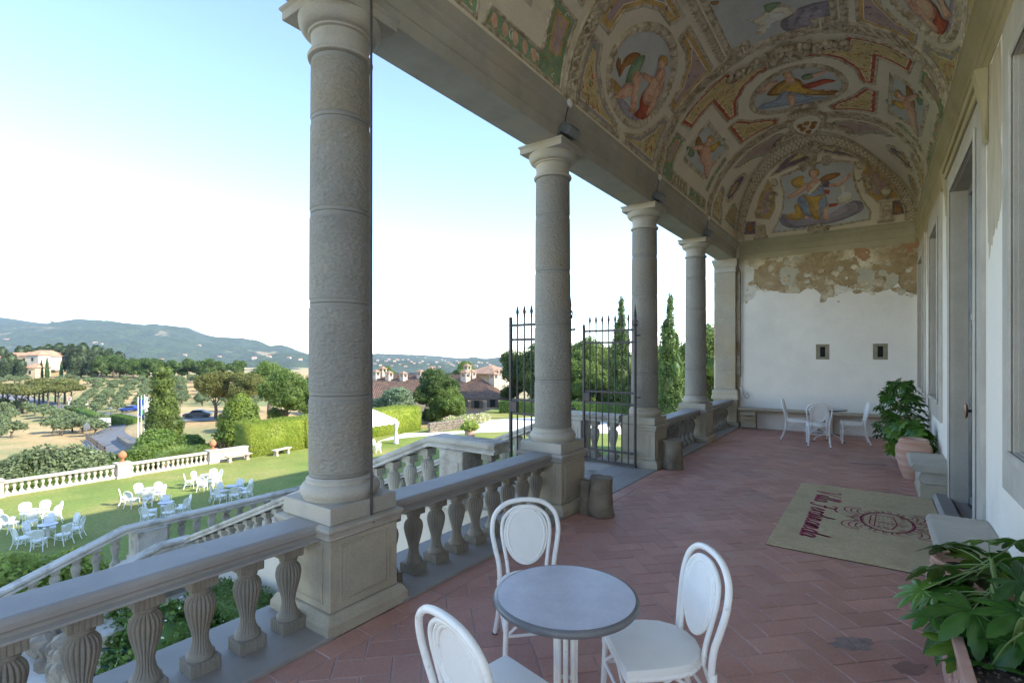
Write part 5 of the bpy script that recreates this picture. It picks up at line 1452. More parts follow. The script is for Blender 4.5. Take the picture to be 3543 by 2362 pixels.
# building with tiled roof and chimneys
ROOFT = mat("old_roof_tiles", (.25,.145,.092), (.34,.215,.14), 1.2, .95, .5, 8, c3=(.17,.135,.11), s3=.9, f3=(.48,.66), island=.2)
BWALL = mat("cream_building_wall", (.36,.30,.22), (.42,.355,.27), .5, .95, .1, 5)
def tiled_roof(m, A, B, C_, D, rows, cols):
    """overlapping curved tiles between eave A-B and ridge D-C"""
    A,B,C_,D = map(Vector,(A,B,C_,D)); nrm = (B-A).cross(D-A).normalized()
    if nrm.z < 0: nrm = -nrm
    for i in range(cols):
        for j in range(rows):
            f0,f1 = i/cols,(i+1)/cols; g0,g1 = j/rows,(j+1.12)/rows
            fm = (f0+f1)/2
            def P(f,g): return (A+(B-A)*f)*(1-g)+(D+(C_-D)*f)*g
            h = .09+.04*rnd.random(); q = [P(f0,g0)+nrm*.03,P(fm,g0)+nrm*(h+.05),P(f1-.1/cols,g0)+nrm*.03,P(f1-.1/cols,min(1,g1)),P(fm,min(1,g1))+nrm*h*.6,P(f0,min(1,g1))]
            m.add(q, [(0,1,4,5),(1,2,3,4)])
bl = att(1150,1300,92); br = att(1782,1300,88)
t = thing("tiled_building", "long low building with old tiled roof and many chimneys beyond the hedge", "building", (0,0,0))
e0 = att(1130,1378,84); e1 = att(1735,1382,80); r0 = att(1130,1293,97); r1 = att(1640,1296,93)
hipE = att(1790,1388,84)
m = MB()
for a,b in ((e0,e1),): 
    m.add([tuple(a-Vector((0,0,.3))),tuple(b-Vector((0,0,.3))),(b.x,b.y,-11),(a.x,a.y,-11)],[(0,1,2,3)])
m.add([tuple(e1-Vector((0,0,.3))),tuple(hipE-Vector((0,0,.3))),(hipE.x,hipE.y,-11),(e1.x,e1.y,-11)],[(0,1,2,3)])
m.build("wall", BWALL, t)
m = MB(); m.add([tuple(e0-Vector((0,0,.12))),tuple(e1-Vector((0,0,.12))),tuple(r1-Vector((0,0,.12))),tuple(r0-Vector((0,0,.12)))],[(0,1,2,3)]); m.add([tuple(e1-Vector((0,0,.12))),tuple(hipE-Vector((0,0,.12))),tuple(r1-Vector((0,0,.12)))],[(0,1,2)]); rf = m.build("roof", ROOFT, t)
m = MB(); tiled_roof(m, e0,e1,r1,r0, 24, 90); tiled_roof(m, e1,hipE,r1+Vector((.1,0,0)),r1, 20, 12); stuff(m.build("roof_tiles", ROOFT, rf))
for i,(u,v) in enumerate(((1600,1395),(1650,1398),(1705,1395),(1330,1390),(1390,1392))):
    a = att(u,v,83-2.0*(u-1130)/600-1.0); m = MB(); d = (e1-e0).normalized(); ang = math.atan2(d.y,d.x)
    w = .9; o = MB().box((-w/2,-.06,-.6),(w/2,.06,.6)).build("window", DARK, t, None, tuple(a)); o.rotation_euler = (0,0,ang)
    for sx in (-1,1): MB().box((sx*w*.75-.25,-.1,-.6),(sx*w*.75+.25,-.061,.6)).build("shutter", WOODD, o)
CHIM = mat("chimney_plaster", (.42,.37,.30), (.50,.45,.37), 2, .95)
for (zx,zy,s) in ((125,640,1.0),(180,612,1.0),(232,650,1.0),(352,655,1.0),(495,640,1.0),(585,610,1.0),(885,590,1.0),(870,665,1.25),(925,640,1.0),(1105,670,1.1),(1140,640,1.0)):
    u,v = 1250+zx/2.412, 1050+zy/2.412
    f = (1380-v)/88; tt = 84+13*f-3*(u-1130)/600; p = att(u,v,tt); w = .5*s
    o = MB().box((p.x-w,p.y-w,p.z-1.2),(p.x+w,p.y+w,p.z+.9*s)).build("chimney", CHIM, t)
    c = MB()
    for sx in (-1,1):
        for sy in (-1,1): c.box((p.x+sx*w-(.18 if sx>0 else 0),p.y+sy*w-(.18 if sy>0 else 0),p.z+.9*s),(p.x+sx*w+(.18 if sx<0 else 0),p.y+sy*w+(.18 if sy<0 else 0),p.z+1.5*s))
    stuff(c.build("chimney_vent", CHIM, o))
    c = MB(); c.sq([(w*1.25,p.z+1.5*s),(w*1.25,p.z+1.58*s),(.02,p.z+2.0*s)], (p.x,p.y)); c.build("chimney_cap", ROOFT, o)
t = thing("pavilion_roof_house", "small house with shallow tiled roof rising behind the tiled building", "building", tuple(att(1700,1292,112)))
MB().box((-4,-3,-8),(4,3,0)).build("wall", BWALL, t); MB().sq([(4.8,0.01),(4.8,.15),(.05,1.9)]).build("roof", ROOFT, t)
# trees in front of the tiled building
for proto,u,v,tt,s,sz,l in ((OAKC,1510,1440,66,.98,1.0,"dark bushy tree in front of the tiled roof"),(OAKB,1550,1440,64,.72,1.0,"lighter leafy tree beside the dark bushy one"),(GREY,1372,1440,62,1.22,.98,"pale grey-green tree left of the dark bushy tree"),(GREY,1318,1440,63,1.05,.9,"small grey-green bush above the clipped hedge"),(OAKB,1610,1300,125,.9,1.0,"bright tree peeking above the roof ridge, right"),(OAKB,1335,1300,125,.75,1.0,"bright tree peeking above the roof ridge, left")):
    k = (u-CXP)/FPX; x,y = xy(tt,k); z = -8.2 if tt < 100 else -7; plant(proto, x,y,z, s, l, sz=sz)
FLOW = leafmat("pale_pink_flowers", (.55,.42,.36), (.68,.60,.54), 6, trans=.2)
a = atz(1562,1475,LAWN); b = atz(1668,1462,LAWN)
t = thing("flower_bed", "bed of pale pink flowering shrubs beside the drive", "flower bed", tuple((a+b)/2)); t.rotation_euler = (0,0,math.atan2(b.y-a.y,b.x-a.x))
L = (b-a).length
rng = np.random.default_rng(8)
P,Q = lobes_pts([(x,rng.uniform(-.4,.4),.45,1.1,1.0,.75) for x in np.linspace(-L/2,L/2,7)], 6000, 14, .3, .2, rng, -.1)
V,F = leaf_cloud(P,Q,.15,.8,rng); link("foliage", arr_mesh("foliage",V,F,G_LAUR), t)
i_ = rng.random(len(P)) < .45; V,F = leaf_cloud(P[i_]*1.02,Q[i_],.16,.8,rng); stuff(link("blossom", arr_mesh("blossom",V,F,FLOW), t))
t = thing("low_stone_wall", "low rough stone garden wall left of the flower bed", "wall", (0,0,0))
a = atz(1485,1497,LAWN); b = atz(1602,1480,LAWN); d = b-a
nst = 26
for j in range(4):
    for i in range(nst):
        f = (i+(.5 if j%2 else 0))/nst; p = a+d*f
        o = MB().bbox((-d.length/nst/2+.015,-.22,.0),(d.length/nst/2-.015,.22,.25),.04).build("stone", RUB, t, None, (p.x,p.y,LAWN+.26*j)); o.rotation_euler = (0,0,math.atan2(d.y,d.x)+rnd.uniform(-.04,.04))
p = atz(1626,1516,LAWN); t = thing("terracotta_tub", "big terracotta tub with a bright green fern on the drive", "pot", (p.x,p.y,LAWN))
MB().lathe([(.32,0),(.46,.25),(.52,.55),(.48,.72),(.54,.76),(.54,.84),(.46,.84),(.44,.74),(0,.74)], 28, cap=False).build("tub", TERRA, t, 40)
P,Q = lobes_pts([(0,0,1.1,.9,.9,.6)], 1600, 12, .35, .3, rng, -.2); V,F = leaf_cloud(P,Q,.24,.7,rng); link("fern", arr_mesh("fern",V,F,G_LAUR), t)
# ------------------------------------------------------------------ olive groves, roadside trees, hill with houses
ol = 0
for r_, u0 in enumerate((268,335,402,478,548,625,705,790,880)):
    for j in range(8):
        tt = 118+8.6*j+rnd.uniform(-1.5,1.5); u = u0+(u0-640)*(-.030*j)+rnd.uniform(-6,6)
        p = col_at(u,tt); plant(OLV1 if rnd.random()<.6 else OLV2, p.x,p.y,p.z-.2, rnd.uniform(.78,1.0), "%s olive tree in the %s row from the left of the field beyond the road" % (nth(j+1), nth(r_+1)), "olive trees in the far field")
for i in range(46):
    u = -20+i*21+rnd.uniform(-8,8); p = col_at(u, 184+rnd.uniform(-7,14)); plant(OLV1 if i%2 else OLV2, p.x,p.y,p.z-.2, rnd.uniform(.8,1.1), "%s olive tree from the left in the upper band of the far grove" % nth(i+1), "olive trees of the upper grove")
for i,(u,v) in enumerate(sorted(((70,1425),(95,1432),(120,1440),(150,1448),(180,1455),(210,1462),(240,1470),(270,1478),(185,1500),(215,1508),(250,1496),(285,1500),(315,1490),(345,1478),(20,1440),(35,1465),(10,1490),(40,1515),(-5,1530),(0,1420),(330,1505)))):
    p = ground(u,v)[0]; plant(OLV2 if rnd.random()<.5 else OLV1, p.x,p.y,p.z-.2, rnd.uniform(.8,1.05), "%s olive tree from the left in the near grove before the road" % nth(i+1), "olive trees in the near grove")
for i,u in enumerate((8,30,52,75,98,118,132,150,168,190,205,225,248)):
    p = col_at(u+rnd.uniform(-4,4), 128+(6 if u > 125 else 0)+rnd.uniform(-4,8)); plant(UMBR, p.x,p.y,p.z-.1, rnd.uniform(.95,1.2), "%s umbrella-shaped tree from the left in the avenue along the road" % nth(i+1), "avenue trees along the road")
for i,(u,tt,s) in enumerate(sorted(((8,236,1.15),(70,250,1.2),(95,255,1.25),(118,252,1.1),(142,256,1.2),(165,250,1.3),(185,246,1.2),(205,244,1.35),(225,242,1.2),(245,238,1.3),(265,240,1.2),(285,236,1.35),(300,240,1.15),(333,232,1.25),(352,236,1.2),(378,232,1.15),(402,228,.85),(415,232,1.05),(455,226,.8),(475,228,.75),(258,205,.95),(280,206,1.0),(318,204,.85),(20,205,1.0),(40,206,1.05),(76,205,.8)))):
    p = col_at(u,tt); plant(PINE, p.x,p.y,p.z-.3, s, "%s dark conifer from the left on the wooded hilltop by the far houses" % nth(i+1), "conifers on the hilltop")
for i,(u,tt,s) in enumerate(((60,205,.8),(143,208,.75),(163,207,.85),(212,208,.7),(317,232,.95))):
    p = col_at(u,tt); plant(CYPD, p.x,p.y,p.z-.3, s, "%s slender dark cypress from the left near the far houses" % nth(i+1), "slender cypresses on the hilltop")
for i,u in enumerate((350,368,392,415,440,462,485,508,530,552,600,650,690,720,760,820)):
    p = col_at(u, 205+rnd.uniform(-8,10)); plant(OAKD, p.x,p.y,p.z-.4, rnd.uniform(.95,1.25), "%s dark rounded tree in the woodland edge above the olive field" % nth(i+1), "woodland edge trees")
FARW = mat("far_cream_wall", (.44,.34,.21), (.52,.41,.27), .4, .95); FARX = mat("far_white_wall", (.34,.31,.26), (.42,.385,.33), .4, .95); FARR = mat("far_red_roof", (.40,.19,.11), (.48,.26,.16), .6, .95)
t = thing("hilltop_houses", "cluster of cream villa buildings with red roofs and white tower on the hill", "building", (0,0,0))
def block(u0,u1,v0,v1,tt,mt,roof=True,d=7):
    a = att(u0,v1,tt); b = att(u1,v1,tt); z1 = att(u0,v0,tt).z; w = (b-a).length; c = (a+b)/2; z0 = a.z-2
    o = MB().box((-w/2,0,z0),(w/2,d,z1)).build("wall", mt, t, None, (c.x,c.y,0)); ang = math.atan2(b.y-a.y,b.x-a.x); o.rotation_euler = (0,0,ang)
    if roof: MB().add([(-w/2-.5,-.6,z1+.02),(w/2+.5,-.6,z1+.02),(w/2+.5,d+.5,z1+.02),(-w/2-.5,d+.5,z1+.02),(-w/2+1,d/2,z1+1.7),(w/2-1,d/2,z1+1.7)],[(0,1,5,4),(2,3,4,5),(1,2,5),(3,0,4),(3,2,1,0)]).build("roof", FARR, o)
    n = max(1,int(w/3.2))
    for i in range(n):
        for zz_ in ([z1-1.9] if z1-att(u0,v1,tt).z < 5 else [z1-1.9,z1-4.8]):
            x = -w/2+w*(i+.5)/n; MB().box((x-.45,-.05,zz_-.7),(x+.45,.02,zz_+.7)).build("window", DARK, o)
block(66,100,1230,1284,222,FARW); block(92,132,1228,1282,216,FARX,True,6); block(100,160,1224,1268,226,FARW); block(128,165,1232,1264,222,FARX); block(14,66,1232,1275,228,FARW); block(-10,16,1238,1268,226,FARX); block(84,122,1272,1292,205,FARW)
def hill_hit(u, v):
    t = 1160.0
    while t < 3400:
        if CAMH+(HY-v)/FPX*t <= hz(t,u): break
        t += 6
    return att(u,v,t)
for i,(u,v,tt,w) in enumerate(sorted(((330,1187,2200,11),(352,1192,2150,7),(22,1176,1900,14),(690,1197,2300,9),(712,1258,1600,9),(640,1230,1800,8),(760,1236,1800,9),(560,1246,1700,8),(880,1240,1900,9),(930,1236,2000,10),(1000,1240,2000,9),(1040,1246,1900,8)))):
    p = hill_hit(u,v); th = thing("hillside_house", "%s tiny pale house from the left on the distant wooded hillside" % nth(i+1), "house", (p.x,p.y,p.z-3), YAW+rnd.uniform(-.4,.4), "houses on the distant hillside")
    w *= .7; MB().box((-w,-w*.6,-6),(w,w*.6,6)).build("wall", FARX, th); MB().add([(-w,-w*.6,6.1),(w,-w*.6,6.1),(w,w*.6,6.1),(-w,w*.6,6.1),(-w,0,8.5),(w,0,8.5)],[(0,1,5,4),(2,3,4,5),(1,2,5),(3,0,4)]).build("roof", FARR, th)
for i in range(44):
    u = 1292+428*(i+.5)/44; f = rnd.random(); v = ridge(u)+4+f*36; tt = 3300-f*1300
    p = hill_hit(u,v); w = rnd.uniform(3.0,5.5); th = thing("hill_town_house", "%s tiny pale house from the left in the far hill town" % nth(i+1), "house", (p.x,p.y,p.z-3), YAW+rnd.uniform(-.4,.4), "houses of the far hill town")
    MB().box((-w,-w*.6,-14),(w,w*.6,5)).build("wall", FARX if rnd.random()<.7 else FARW, th); MB().add([(-w,-w*.6,5.1),(w,-w*.6,5.1),(w,w*.6,5.1),(-w,w*.6,5.1),(-w,0,7),(w,0,7)],[(0,1,5,4),(2,3,4,5),(1,2,5),(3,0,4)]).build("roof", FARR, th)
p = att(180,1121,2950); th = thing("water_tower", "white round water tower on the mountain ridge", "tower", (p.x,p.y,p.z-6)); MB().lathe([(7,0),(6,10),(6,16),(11,20),(11,30),(3,34)], 14).build("shaft", FARX, th, 40)
for u,h,l in ((351,26,"tall red and white mast on the mountain ridge"),(298,14,"small mast on the ridge left of the tall one"),(82,20,"thin mast on the ridge at far left")):
    p = att(u,ridge(u),2980); th = thing("radio_mast", l, "mast", (p.x,p.y,p.z-4), 0, "masts on the ridge"); MB().lathe([(1.6,0),(1.0,h),(.2,h+6)], 6).build("mast", FARX, th)
# --- terrace shrubs under the near balustrade
p = atz(585,2150,-2.6); t = thing("jasmine_bush", "jasmine bush with tiny white flowers below the near balustrade", "bush", (-9.0,3.3,TER))
rng = np.random.default_rng(21); P,Q = lobes_pts([(0,0,.55,1.1,.8,.6),(.9,.3,.4,.8,.7,.5),(-.9,-.1,.5,.8,.7,.55),(1.6,.4,.35,.6,.6,.45)], 9000, 26, .3, .16, rng, -.3)
V,F = leaf_cloud(P,Q,.095,.8,rng); c = core([(0,0,.55,1.1,.8,.6),(.9,.3,.4,.8,.7,.5),(-.9,-.1,.5,.8,.7,.55)],.6); link("foliage", arr_mesh("foliage",np.concatenate([V,np.array(c.v)]),np.concatenate([F,np.array(c.f)+len(V)]),G_BOX), t)
i_ = rng.random(len(P)) < .05; V,F = leaf_cloud(P[i_]*1.03,Q[i_],.05,.5,rng); stuff(link("blossom", arr_mesh("blossom",V,F,WICKER), t))
hedge("small clipped box hedge on the terrace left of the large pedestal", -8.1, 4.3, TER, 3.2, .7, 1.05, 11000, .06, G_BOX, .12, 31)
# pale laurel at the foot of the stair
for i,(u,v,s) in enumerate(((40,1930,1.0),(130,1945,.9),(215,1925,1.0),(300,1900,.8),(-30,1980,1.0))):
    p = atz(u,v,-4.6); x = min(p.x,-15.2); 
    rng = np.random.default_rng(40+i); P,Q = lobes_pts([(0,0,.7,.8,.8,.7),(.5,.3,.5,.6,.6,.5),(-.5,-.2,.55,.6,.6,.5)], 2600, 16, .35, .25, rng, -.2)
    V,F = leaf_cloud(P,Q,.17,.8,rng,.8); t = thing("laurel_shrub", "pale green laurel shrub, %s from the left beyond the stair rail" % ["second","third","fourth","fifth","first"][i], "shrub", (x,p.y*x/p.x if p.x else p.y,LAWN), 0, "laurel shrubs beside the stair"); t.scale = (1.2*s,1.2*s,1.2*s); link("foliage", arr_mesh("foliage",V,F,G_LAUR), t)
# ------------------------------------------------------------------ painted and stuccoed decoration of the vault
# barrel shapes are given as (angle from crown in degrees, metres along); lunette shapes as (x, z)
FIG_OVAL = [('cloud',[(-69.7,6.49),(-69.0,6.82),(-69.7,7.3),(-71.7,7.57),(-75.2,7.12),(-74.7,6.74)]),('wood',[(-66.0,6.37),(-66.0,6.7),(-69.0,6.71),(-69.7,6.49)]),('brown',[(-61.0,6.35),(-58.0,6.34),(-60.3,6.46),(-55.7,6.48),(-52.1,6.6),(-50.8,6.76),(-54.6,6.74),(-58.8,6.58),(-63.3,6.57),(-62.7,6.48)]),('green',[(-54.5,6.68),(-49.5,6.86),(-55.3,6.95),(-60.9,6.89),(-63.1,6.76)]),('red',[(-63.7,7.31),(-58.8,7.32),(-61.5,7.56),(-65.9,7.83),(-69.8,7.56),(-70.8,7.29),(-66.8,7.38)]),('skin',[(-70.2,6.62),(-63.0,6.78),(-61.4,6.94),(-63.5,7.14),(-66.1,6.99),(-70.0,6.78),(-72.8,6.52)]),('skin',[(-59.0,6.83),(-55.8,6.9),(-55.8,7.05),(-61.8,7.16),(-69.2,7.31),(-71.6,7.08),(-69.1,7.11),(-63.3,6.98)]),('skin',[(-51.7,7.38),(-49.6,7.62),(-53.5,7.78),(-59.8,7.71),(-63.5,7.5),(-60.9,7.31),(-55.6,7.33),(-56.2,7.11),(-54.5,7.03),(-53.3,7.22)]),('skin',[(-51.4,7.59),(-57.7,7.78),(-64.9,7.77),(-66.2,7.63),(-59.6,7.63),(-53.9,7.53)]),('skin',[(-48.6,7.3),(-46.6,7.46),(-50.0,7.66),(-52.5,7.43)]),('hair',[(-43.7,7.4),(-44.7,7.44),(-46.1,7.42),(-47.1,7.35),(-47.4,7.27),(-46.9,7.2),(-45.8,7.17),(-44.5,7.18),(-43.5,7.25),(-43.2,7.33)]),('skin',[(-45.4,7.39),(-46.3,7.42),(-47.3,7.41),(-48.0,7.36),(-48.2,7.3),(-47.7,7.24),(-46.7,7.21),(-45.7,7.21),(-45.0,7.26),(-44.9,7.32)])]
FIG_PUTTO = [('green',[(-61.7,9.56),(-59.7,9.88),(-62.4,10.04),(-64.8,9.89),(-64.1,9.68)]),('green',[(-46.5,10.6),(-42.3,10.75),(-45.2,10.89),(-47.8,10.8)]),('brown',[(-57.7,9.83),(-53.1,9.76),(-54.7,10.19),(-58.1,10.45),(-60.3,10.27)]),('gold',[(-54.0,10.41),(-49.9,10.5),(-45.2,10.67),(-51.3,10.78),(-54.1,10.6)]),('skin',[(-53.8,10.1),(-51.2,10.45),(-56.8,10.77),(-57.9,11.01),(-54.8,11.07),(-55.2,11.18),(-59.0,11.12),(-66.5,11.2),(-66.4,10.97),(-62.5,10.7),(-62.2,10.41),(-57.4,10.2)]),('skin',[(-59.8,9.76),(-54.5,10.15),(-56.1,10.26),(-60.8,9.85)]),('skin',[(-51.7,10.17),(-49.8,10.38),(-51.8,10.45),(-53.7,10.24)]),('hair',[(-47.3,10.4),(-48.3,10.43),(-49.5,10.41),(-50.5,10.33),(-50.8,10.22),(-50.4,10.14),(-49.4,10.11),(-48.3,10.14),(-47.3,10.21),(-47.0,10.31)]),('skin',[(-49.1,10.35),(-49.9,10.38),(-50.8,10.36),(-51.4,10.31),(-51.6,10.23),(-51.2,10.17),(-50.5,10.14),(-49.6,10.15),(-48.9,10.21),(-48.7,10.28)])]
FIG_SKY = [('cloud',[(0.8,8.3),(4.3,8.1),(11.7,7.98),(18.5,7.94),(20.9,7.95),(20.4,8.28),(13.9,8.44),(8.1,8.56),(2.7,8.53)]),('cream',[(-10.5,7.83),(-5.7,7.92),(-1.2,7.74),(5.2,7.87),(8.1,8.06),(2.2,8.18),(-4.1,8.2),(-6.2,8.4),(-9.3,8.25),(-6.8,8.13)]),('green',[(-2.8,7.7),(1.5,7.73),(3.3,7.79),(-0.1,7.88),(-2.1,7.9)]),('brown',[(-19.1,7.05),(-16.5,7.14),(-17.8,7.18),(-19.2,7.12)])]
FIG_ARCHER = [('cloud',[(-22.1,10.55),(-18.0,10.51),(-9.0,11.0),(4.4,11.25),(16.6,10.94),(19.0,10.84),(11.6,11.15),(-0.3,11.26),(-11.8,11.07),(-20.3,10.71)]),('brown',[(-11.2,10.12),(-6.1,10.0),(-1.7,9.99),(2.6,10.14),(4.5,10.51),(12.4,10.77),(18.6,10.74),(16.8,10.96),(5.5,10.85),(-5.0,10.58),(-13.7,10.31)]),('gold',[(-9.1,10.16),(-5.1,10.03),(-0.8,10.03),(1.9,10.22),(4.1,10.55),(11.2,10.83),(5.6,10.82),(-4.7,10.51),(-11.6,10.33)]),('blue',[(-11.2,10.6),(-6.5,10.38),(0.4,10.68),(7.5,10.97),(12.5,11.02),(0.3,11.07),(-8.8,10.96),(-20.0,10.66),(-18.0,10.51)]),('red',[(2.4,10.39),(9.1,10.31),(13.5,10.26),(18.5,10.36),(13.1,10.45),(6.3,10.56)]),('skin',[(5.5,10.07),(12.1,9.97),(15.6,9.85),(16.0,9.96),(11.8,10.1),(6.0,10.21)]),('skin',[(-17.3,9.97),(-11.0,9.83),(-6.7,9.92),(-10.6,10.05),(-16.0,10.13)]),('green',[(3.6,10.02),(7.8,10.0),(8.5,10.15),(4.2,10.17)]),('skin',[(-3.2,9.86),(-0.0,9.94),(0.0,10.17),(-3.7,10.1)]),('hair',[(0.1,9.84),(-0.5,9.9),(-1.8,9.92),(-3.1,9.89),(-4.0,9.81),(-4.1,9.72),(-3.4,9.66),(-2.2,9.64),(-0.9,9.68),(0.0,9.75)]),('skin',[(-0.2,9.9),(-0.7,9.97),(-1.6,9.99),(-2.6,9.97),(-3.1,9.9),(-3.1,9.82),(-2.6,9.76),(-1.7,9.73),(-0.8,9.76),(-0.2,9.82)]),('skin',[(-5.0,10.58),(-2.0,10.63),(-3.0,11.07),(-5.6,11.06)])]
COVE = [('dusk',[(-2.06,6.2),(-1.72,6.43),(-1.15,6.63),(-0.58,6.48),(-0.18,6.33),(-0.42,6.34),(-0.78,6.4),(-0.97,6.45),(-1.35,6.34),(-1.65,6.29)]),('gold2',[(-1.66,6.37),(-1.42,6.49),(-1.16,6.59),(-0.91,6.55),(-0.68,6.47),(-0.78,6.44),(-0.94,6.49),(-1.1,6.5),(-1.37,6.41)]),('gold',[(-2.54,5.49),(-2.39,5.86),(-2.12,6.14),(-2.08,6.07),(-2.04,5.82),(-2.07,5.61),(-2.22,5.41)]),('purple',[(-2.46,5.55),(-2.34,5.8),(-2.15,6.03),(-2.11,5.83),(-2.14,5.64),(-2.25,5.5)]),('gold',[(-0.18,6.31),(0.02,6.21),(0.35,5.8),(0.48,5.52),(0.02,5.49),(-0.16,5.67),(-0.24,5.85),(-0.24,6.07)]),('purple',[(-0.12,6.2),(0.02,6.08),(0.25,5.78),(0.02,5.6),(-0.15,5.77),(-0.16,6.03)]),('dusk',[(-2.87,5.15),(-2.78,5.42),(-2.55,5.4),(-2.58,5.12)]),('brown',[(-2.76,5.23),(-2.73,5.34),(-2.64,5.34),(-2.64,5.22),(-2.71,5.19)]),('dusk',[(0.29,5.16),(0.29,5.47),(0.47,5.48),(0.59,5.16)]),('brown',[(0.34,5.23),(0.33,5.37),(0.43,5.39),(0.46,5.25),(0.41,5.19)]),('sky',[(-1.82,6.16),(-1.44,6.23),(-1.3,6.25),(-1.04,6.27),(-0.84,6.29),(-0.4,6.24),(-0.44,6.07),(-0.39,5.82),(-0.29,5.56),(-0.12,5.29),(-0.14,5.13),(-0.85,5.08),(-2.17,5.11),(-2.04,5.28),(-1.88,5.58),(-1.81,5.87),(-1.85,6.06)]),('cloud',[(-2.0,5.41),(-1.87,5.47),(-1.73,5.36),(-1.31,5.25),(-1.07,5.29),(-0.84,5.33),(-0.62,5.44),(-0.44,5.55),(-0.27,5.5),(-0.25,5.35),(-0.45,5.24),(-0.81,5.15),(-1.32,5.13),(-1.7,5.13),(-1.94,5.24)]),('gold',[(-1.64,6.07),(-1.45,6.12),(-1.36,6.08),(-1.42,6.0),(-1.33,5.96),(-1.39,5.89),(-1.5,5.91),(-1.61,5.96)]),('brown',[(-1.05,6.02),(-0.91,6.08),(-0.7,6.09),(-0.68,6.04),(-0.9,5.96),(-1.03,5.95)]),('skin',[(-1.31,5.98),(-1.43,5.94),(-1.63,5.85),(-1.76,5.79),(-1.74,5.74),(-1.58,5.78),(-1.39,5.85),(-1.29,5.87)]),('skin',[(-1.32,5.96),(-1.17,6.02),(-1.04,5.98),(-1.07,5.88),(-1.2,5.79),(-1.31,5.78),(-1.34,5.88)]),('blue',[(-1.52,5.75),(-1.36,5.79),(-1.19,5.81),(-1.05,5.91),(-0.98,5.76),(-0.94,5.59),(-0.97,5.46),(-1.07,5.33),(-1.12,5.29),(-1.4,5.35),(-1.51,5.5),(-1.56,5.65)]),('cream',[(-1.35,5.78),(-1.07,5.98),(-1.05,5.94),(-1.27,5.77)]),('dusk',[(-1.05,5.96),(-0.94,5.98),(-0.87,5.93),(-0.9,5.85),(-1.01,5.86)]),('skin',[(-0.9,5.91),(-0.73,5.89),(-0.6,5.98),(-0.5,6.06),(-0.47,6.02),(-0.58,5.92),(-0.71,5.85),(-0.87,5.85)]),('gold',[(-1.45,5.8),(-1.29,5.73),(-1.11,5.73),(-0.97,5.74),(-1.1,5.62),(-1.15,5.48),(-1.11,5.27),(-1.24,5.27),(-1.32,5.46),(-1.35,5.63)]),('gold',[(-1.64,5.59),(-1.54,5.62),(-1.48,5.46),(-1.42,5.36),(-1.59,5.3),(-1.78,5.35),(-1.83,5.44),(-1.63,5.44)]),('skin',[(-1.03,5.47),(-0.94,5.5),(-0.96,5.37),(-0.99,5.3),(-0.91,5.24),(-0.99,5.22),(-1.06,5.27)]),('skin',[(-1.35,5.32),(-1.36,5.3),(-1.39,5.29),(-1.42,5.3),(-1.44,5.31),(-1.45,5.34),(-1.44,5.36),(-1.41,5.37),(-1.38,5.36),(-1.36,5.35)]),('red',[(-0.99,5.82),(-0.88,5.79),(-0.91,5.72),(-0.99,5.74)]),('red',[(-0.93,5.54),(-0.7,5.53),(-0.79,5.48),(-0.92,5.47)]),('cream',[(-0.69,5.85),(-0.63,5.88),(-0.58,5.86),(-0.63,5.83),(-0.64,5.72),(-0.58,5.68),(-0.47,5.7),(-0.45,5.59),(-0.57,5.52),(-0.7,5.51),(-0.77,5.61),(-0.68,5.66),(-0.68,5.77)]),('skin',[(-1.23,6.07),(-1.12,6.06),(-1.11,5.95),(-1.24,5.98)]),('hair',[(-1.06,6.11),(-1.08,6.07),(-1.14,6.05),(-1.21,6.06),(-1.26,6.09),(-1.27,6.14),(-1.25,6.18),(-1.19,6.2),(-1.12,6.19),(-1.07,6.16)]),('skin',[(-1.11,6.1),(-1.12,6.06),(-1.16,6.04),(-1.21,6.05),(-1.24,6.08),(-1.25,6.12),(-1.23,6.16),(-1.19,6.17),(-1.15,6.17),(-1.12,6.14)])]
COVEPT = {'ped':[[(-2.45,4.95),(-2.41,5.41)],[(0.18,5.01),(0.18,5.52)]],'vase':[[(-2.43,5.43),(-2.39,5.7)],[(0.18,5.53),(0.18,5.9)]],'gar':[[(-2.17,5.65),(-2.23,5.74),(-2.11,5.81),(-2.06,5.91)],[(-0.13,5.72),(-0.04,5.81),(-0.19,5.86),(-0.21,6.03)]],'mask':[(-1.17,6.36),(-1.36,6.25),(-0.91,6.29),(-1.16,5.06)],'ros':[(-1.99,6.08),(-0.3,6.2)]}
def fresco(name, c, var=.30, sc=7, orn=None):
    c = tuple(v*1.36 for v in c); c2 = tuple(min(.9,v*(1+var)) for v in c); orn = orn and tuple(v*1.3 for v in orn); c1 = tuple(v*(1-var) for v in c)
    return mat(name, c1, c2, sc, .95, .12, 30, c3=orn, s3=16, f3=(.56,.62), fine=(60,.12), contrast=(.3,.7)) if orn else mat(name, c1, c2, sc, .95, .12, 30, fine=(60,.12), contrast=(.3,.7))
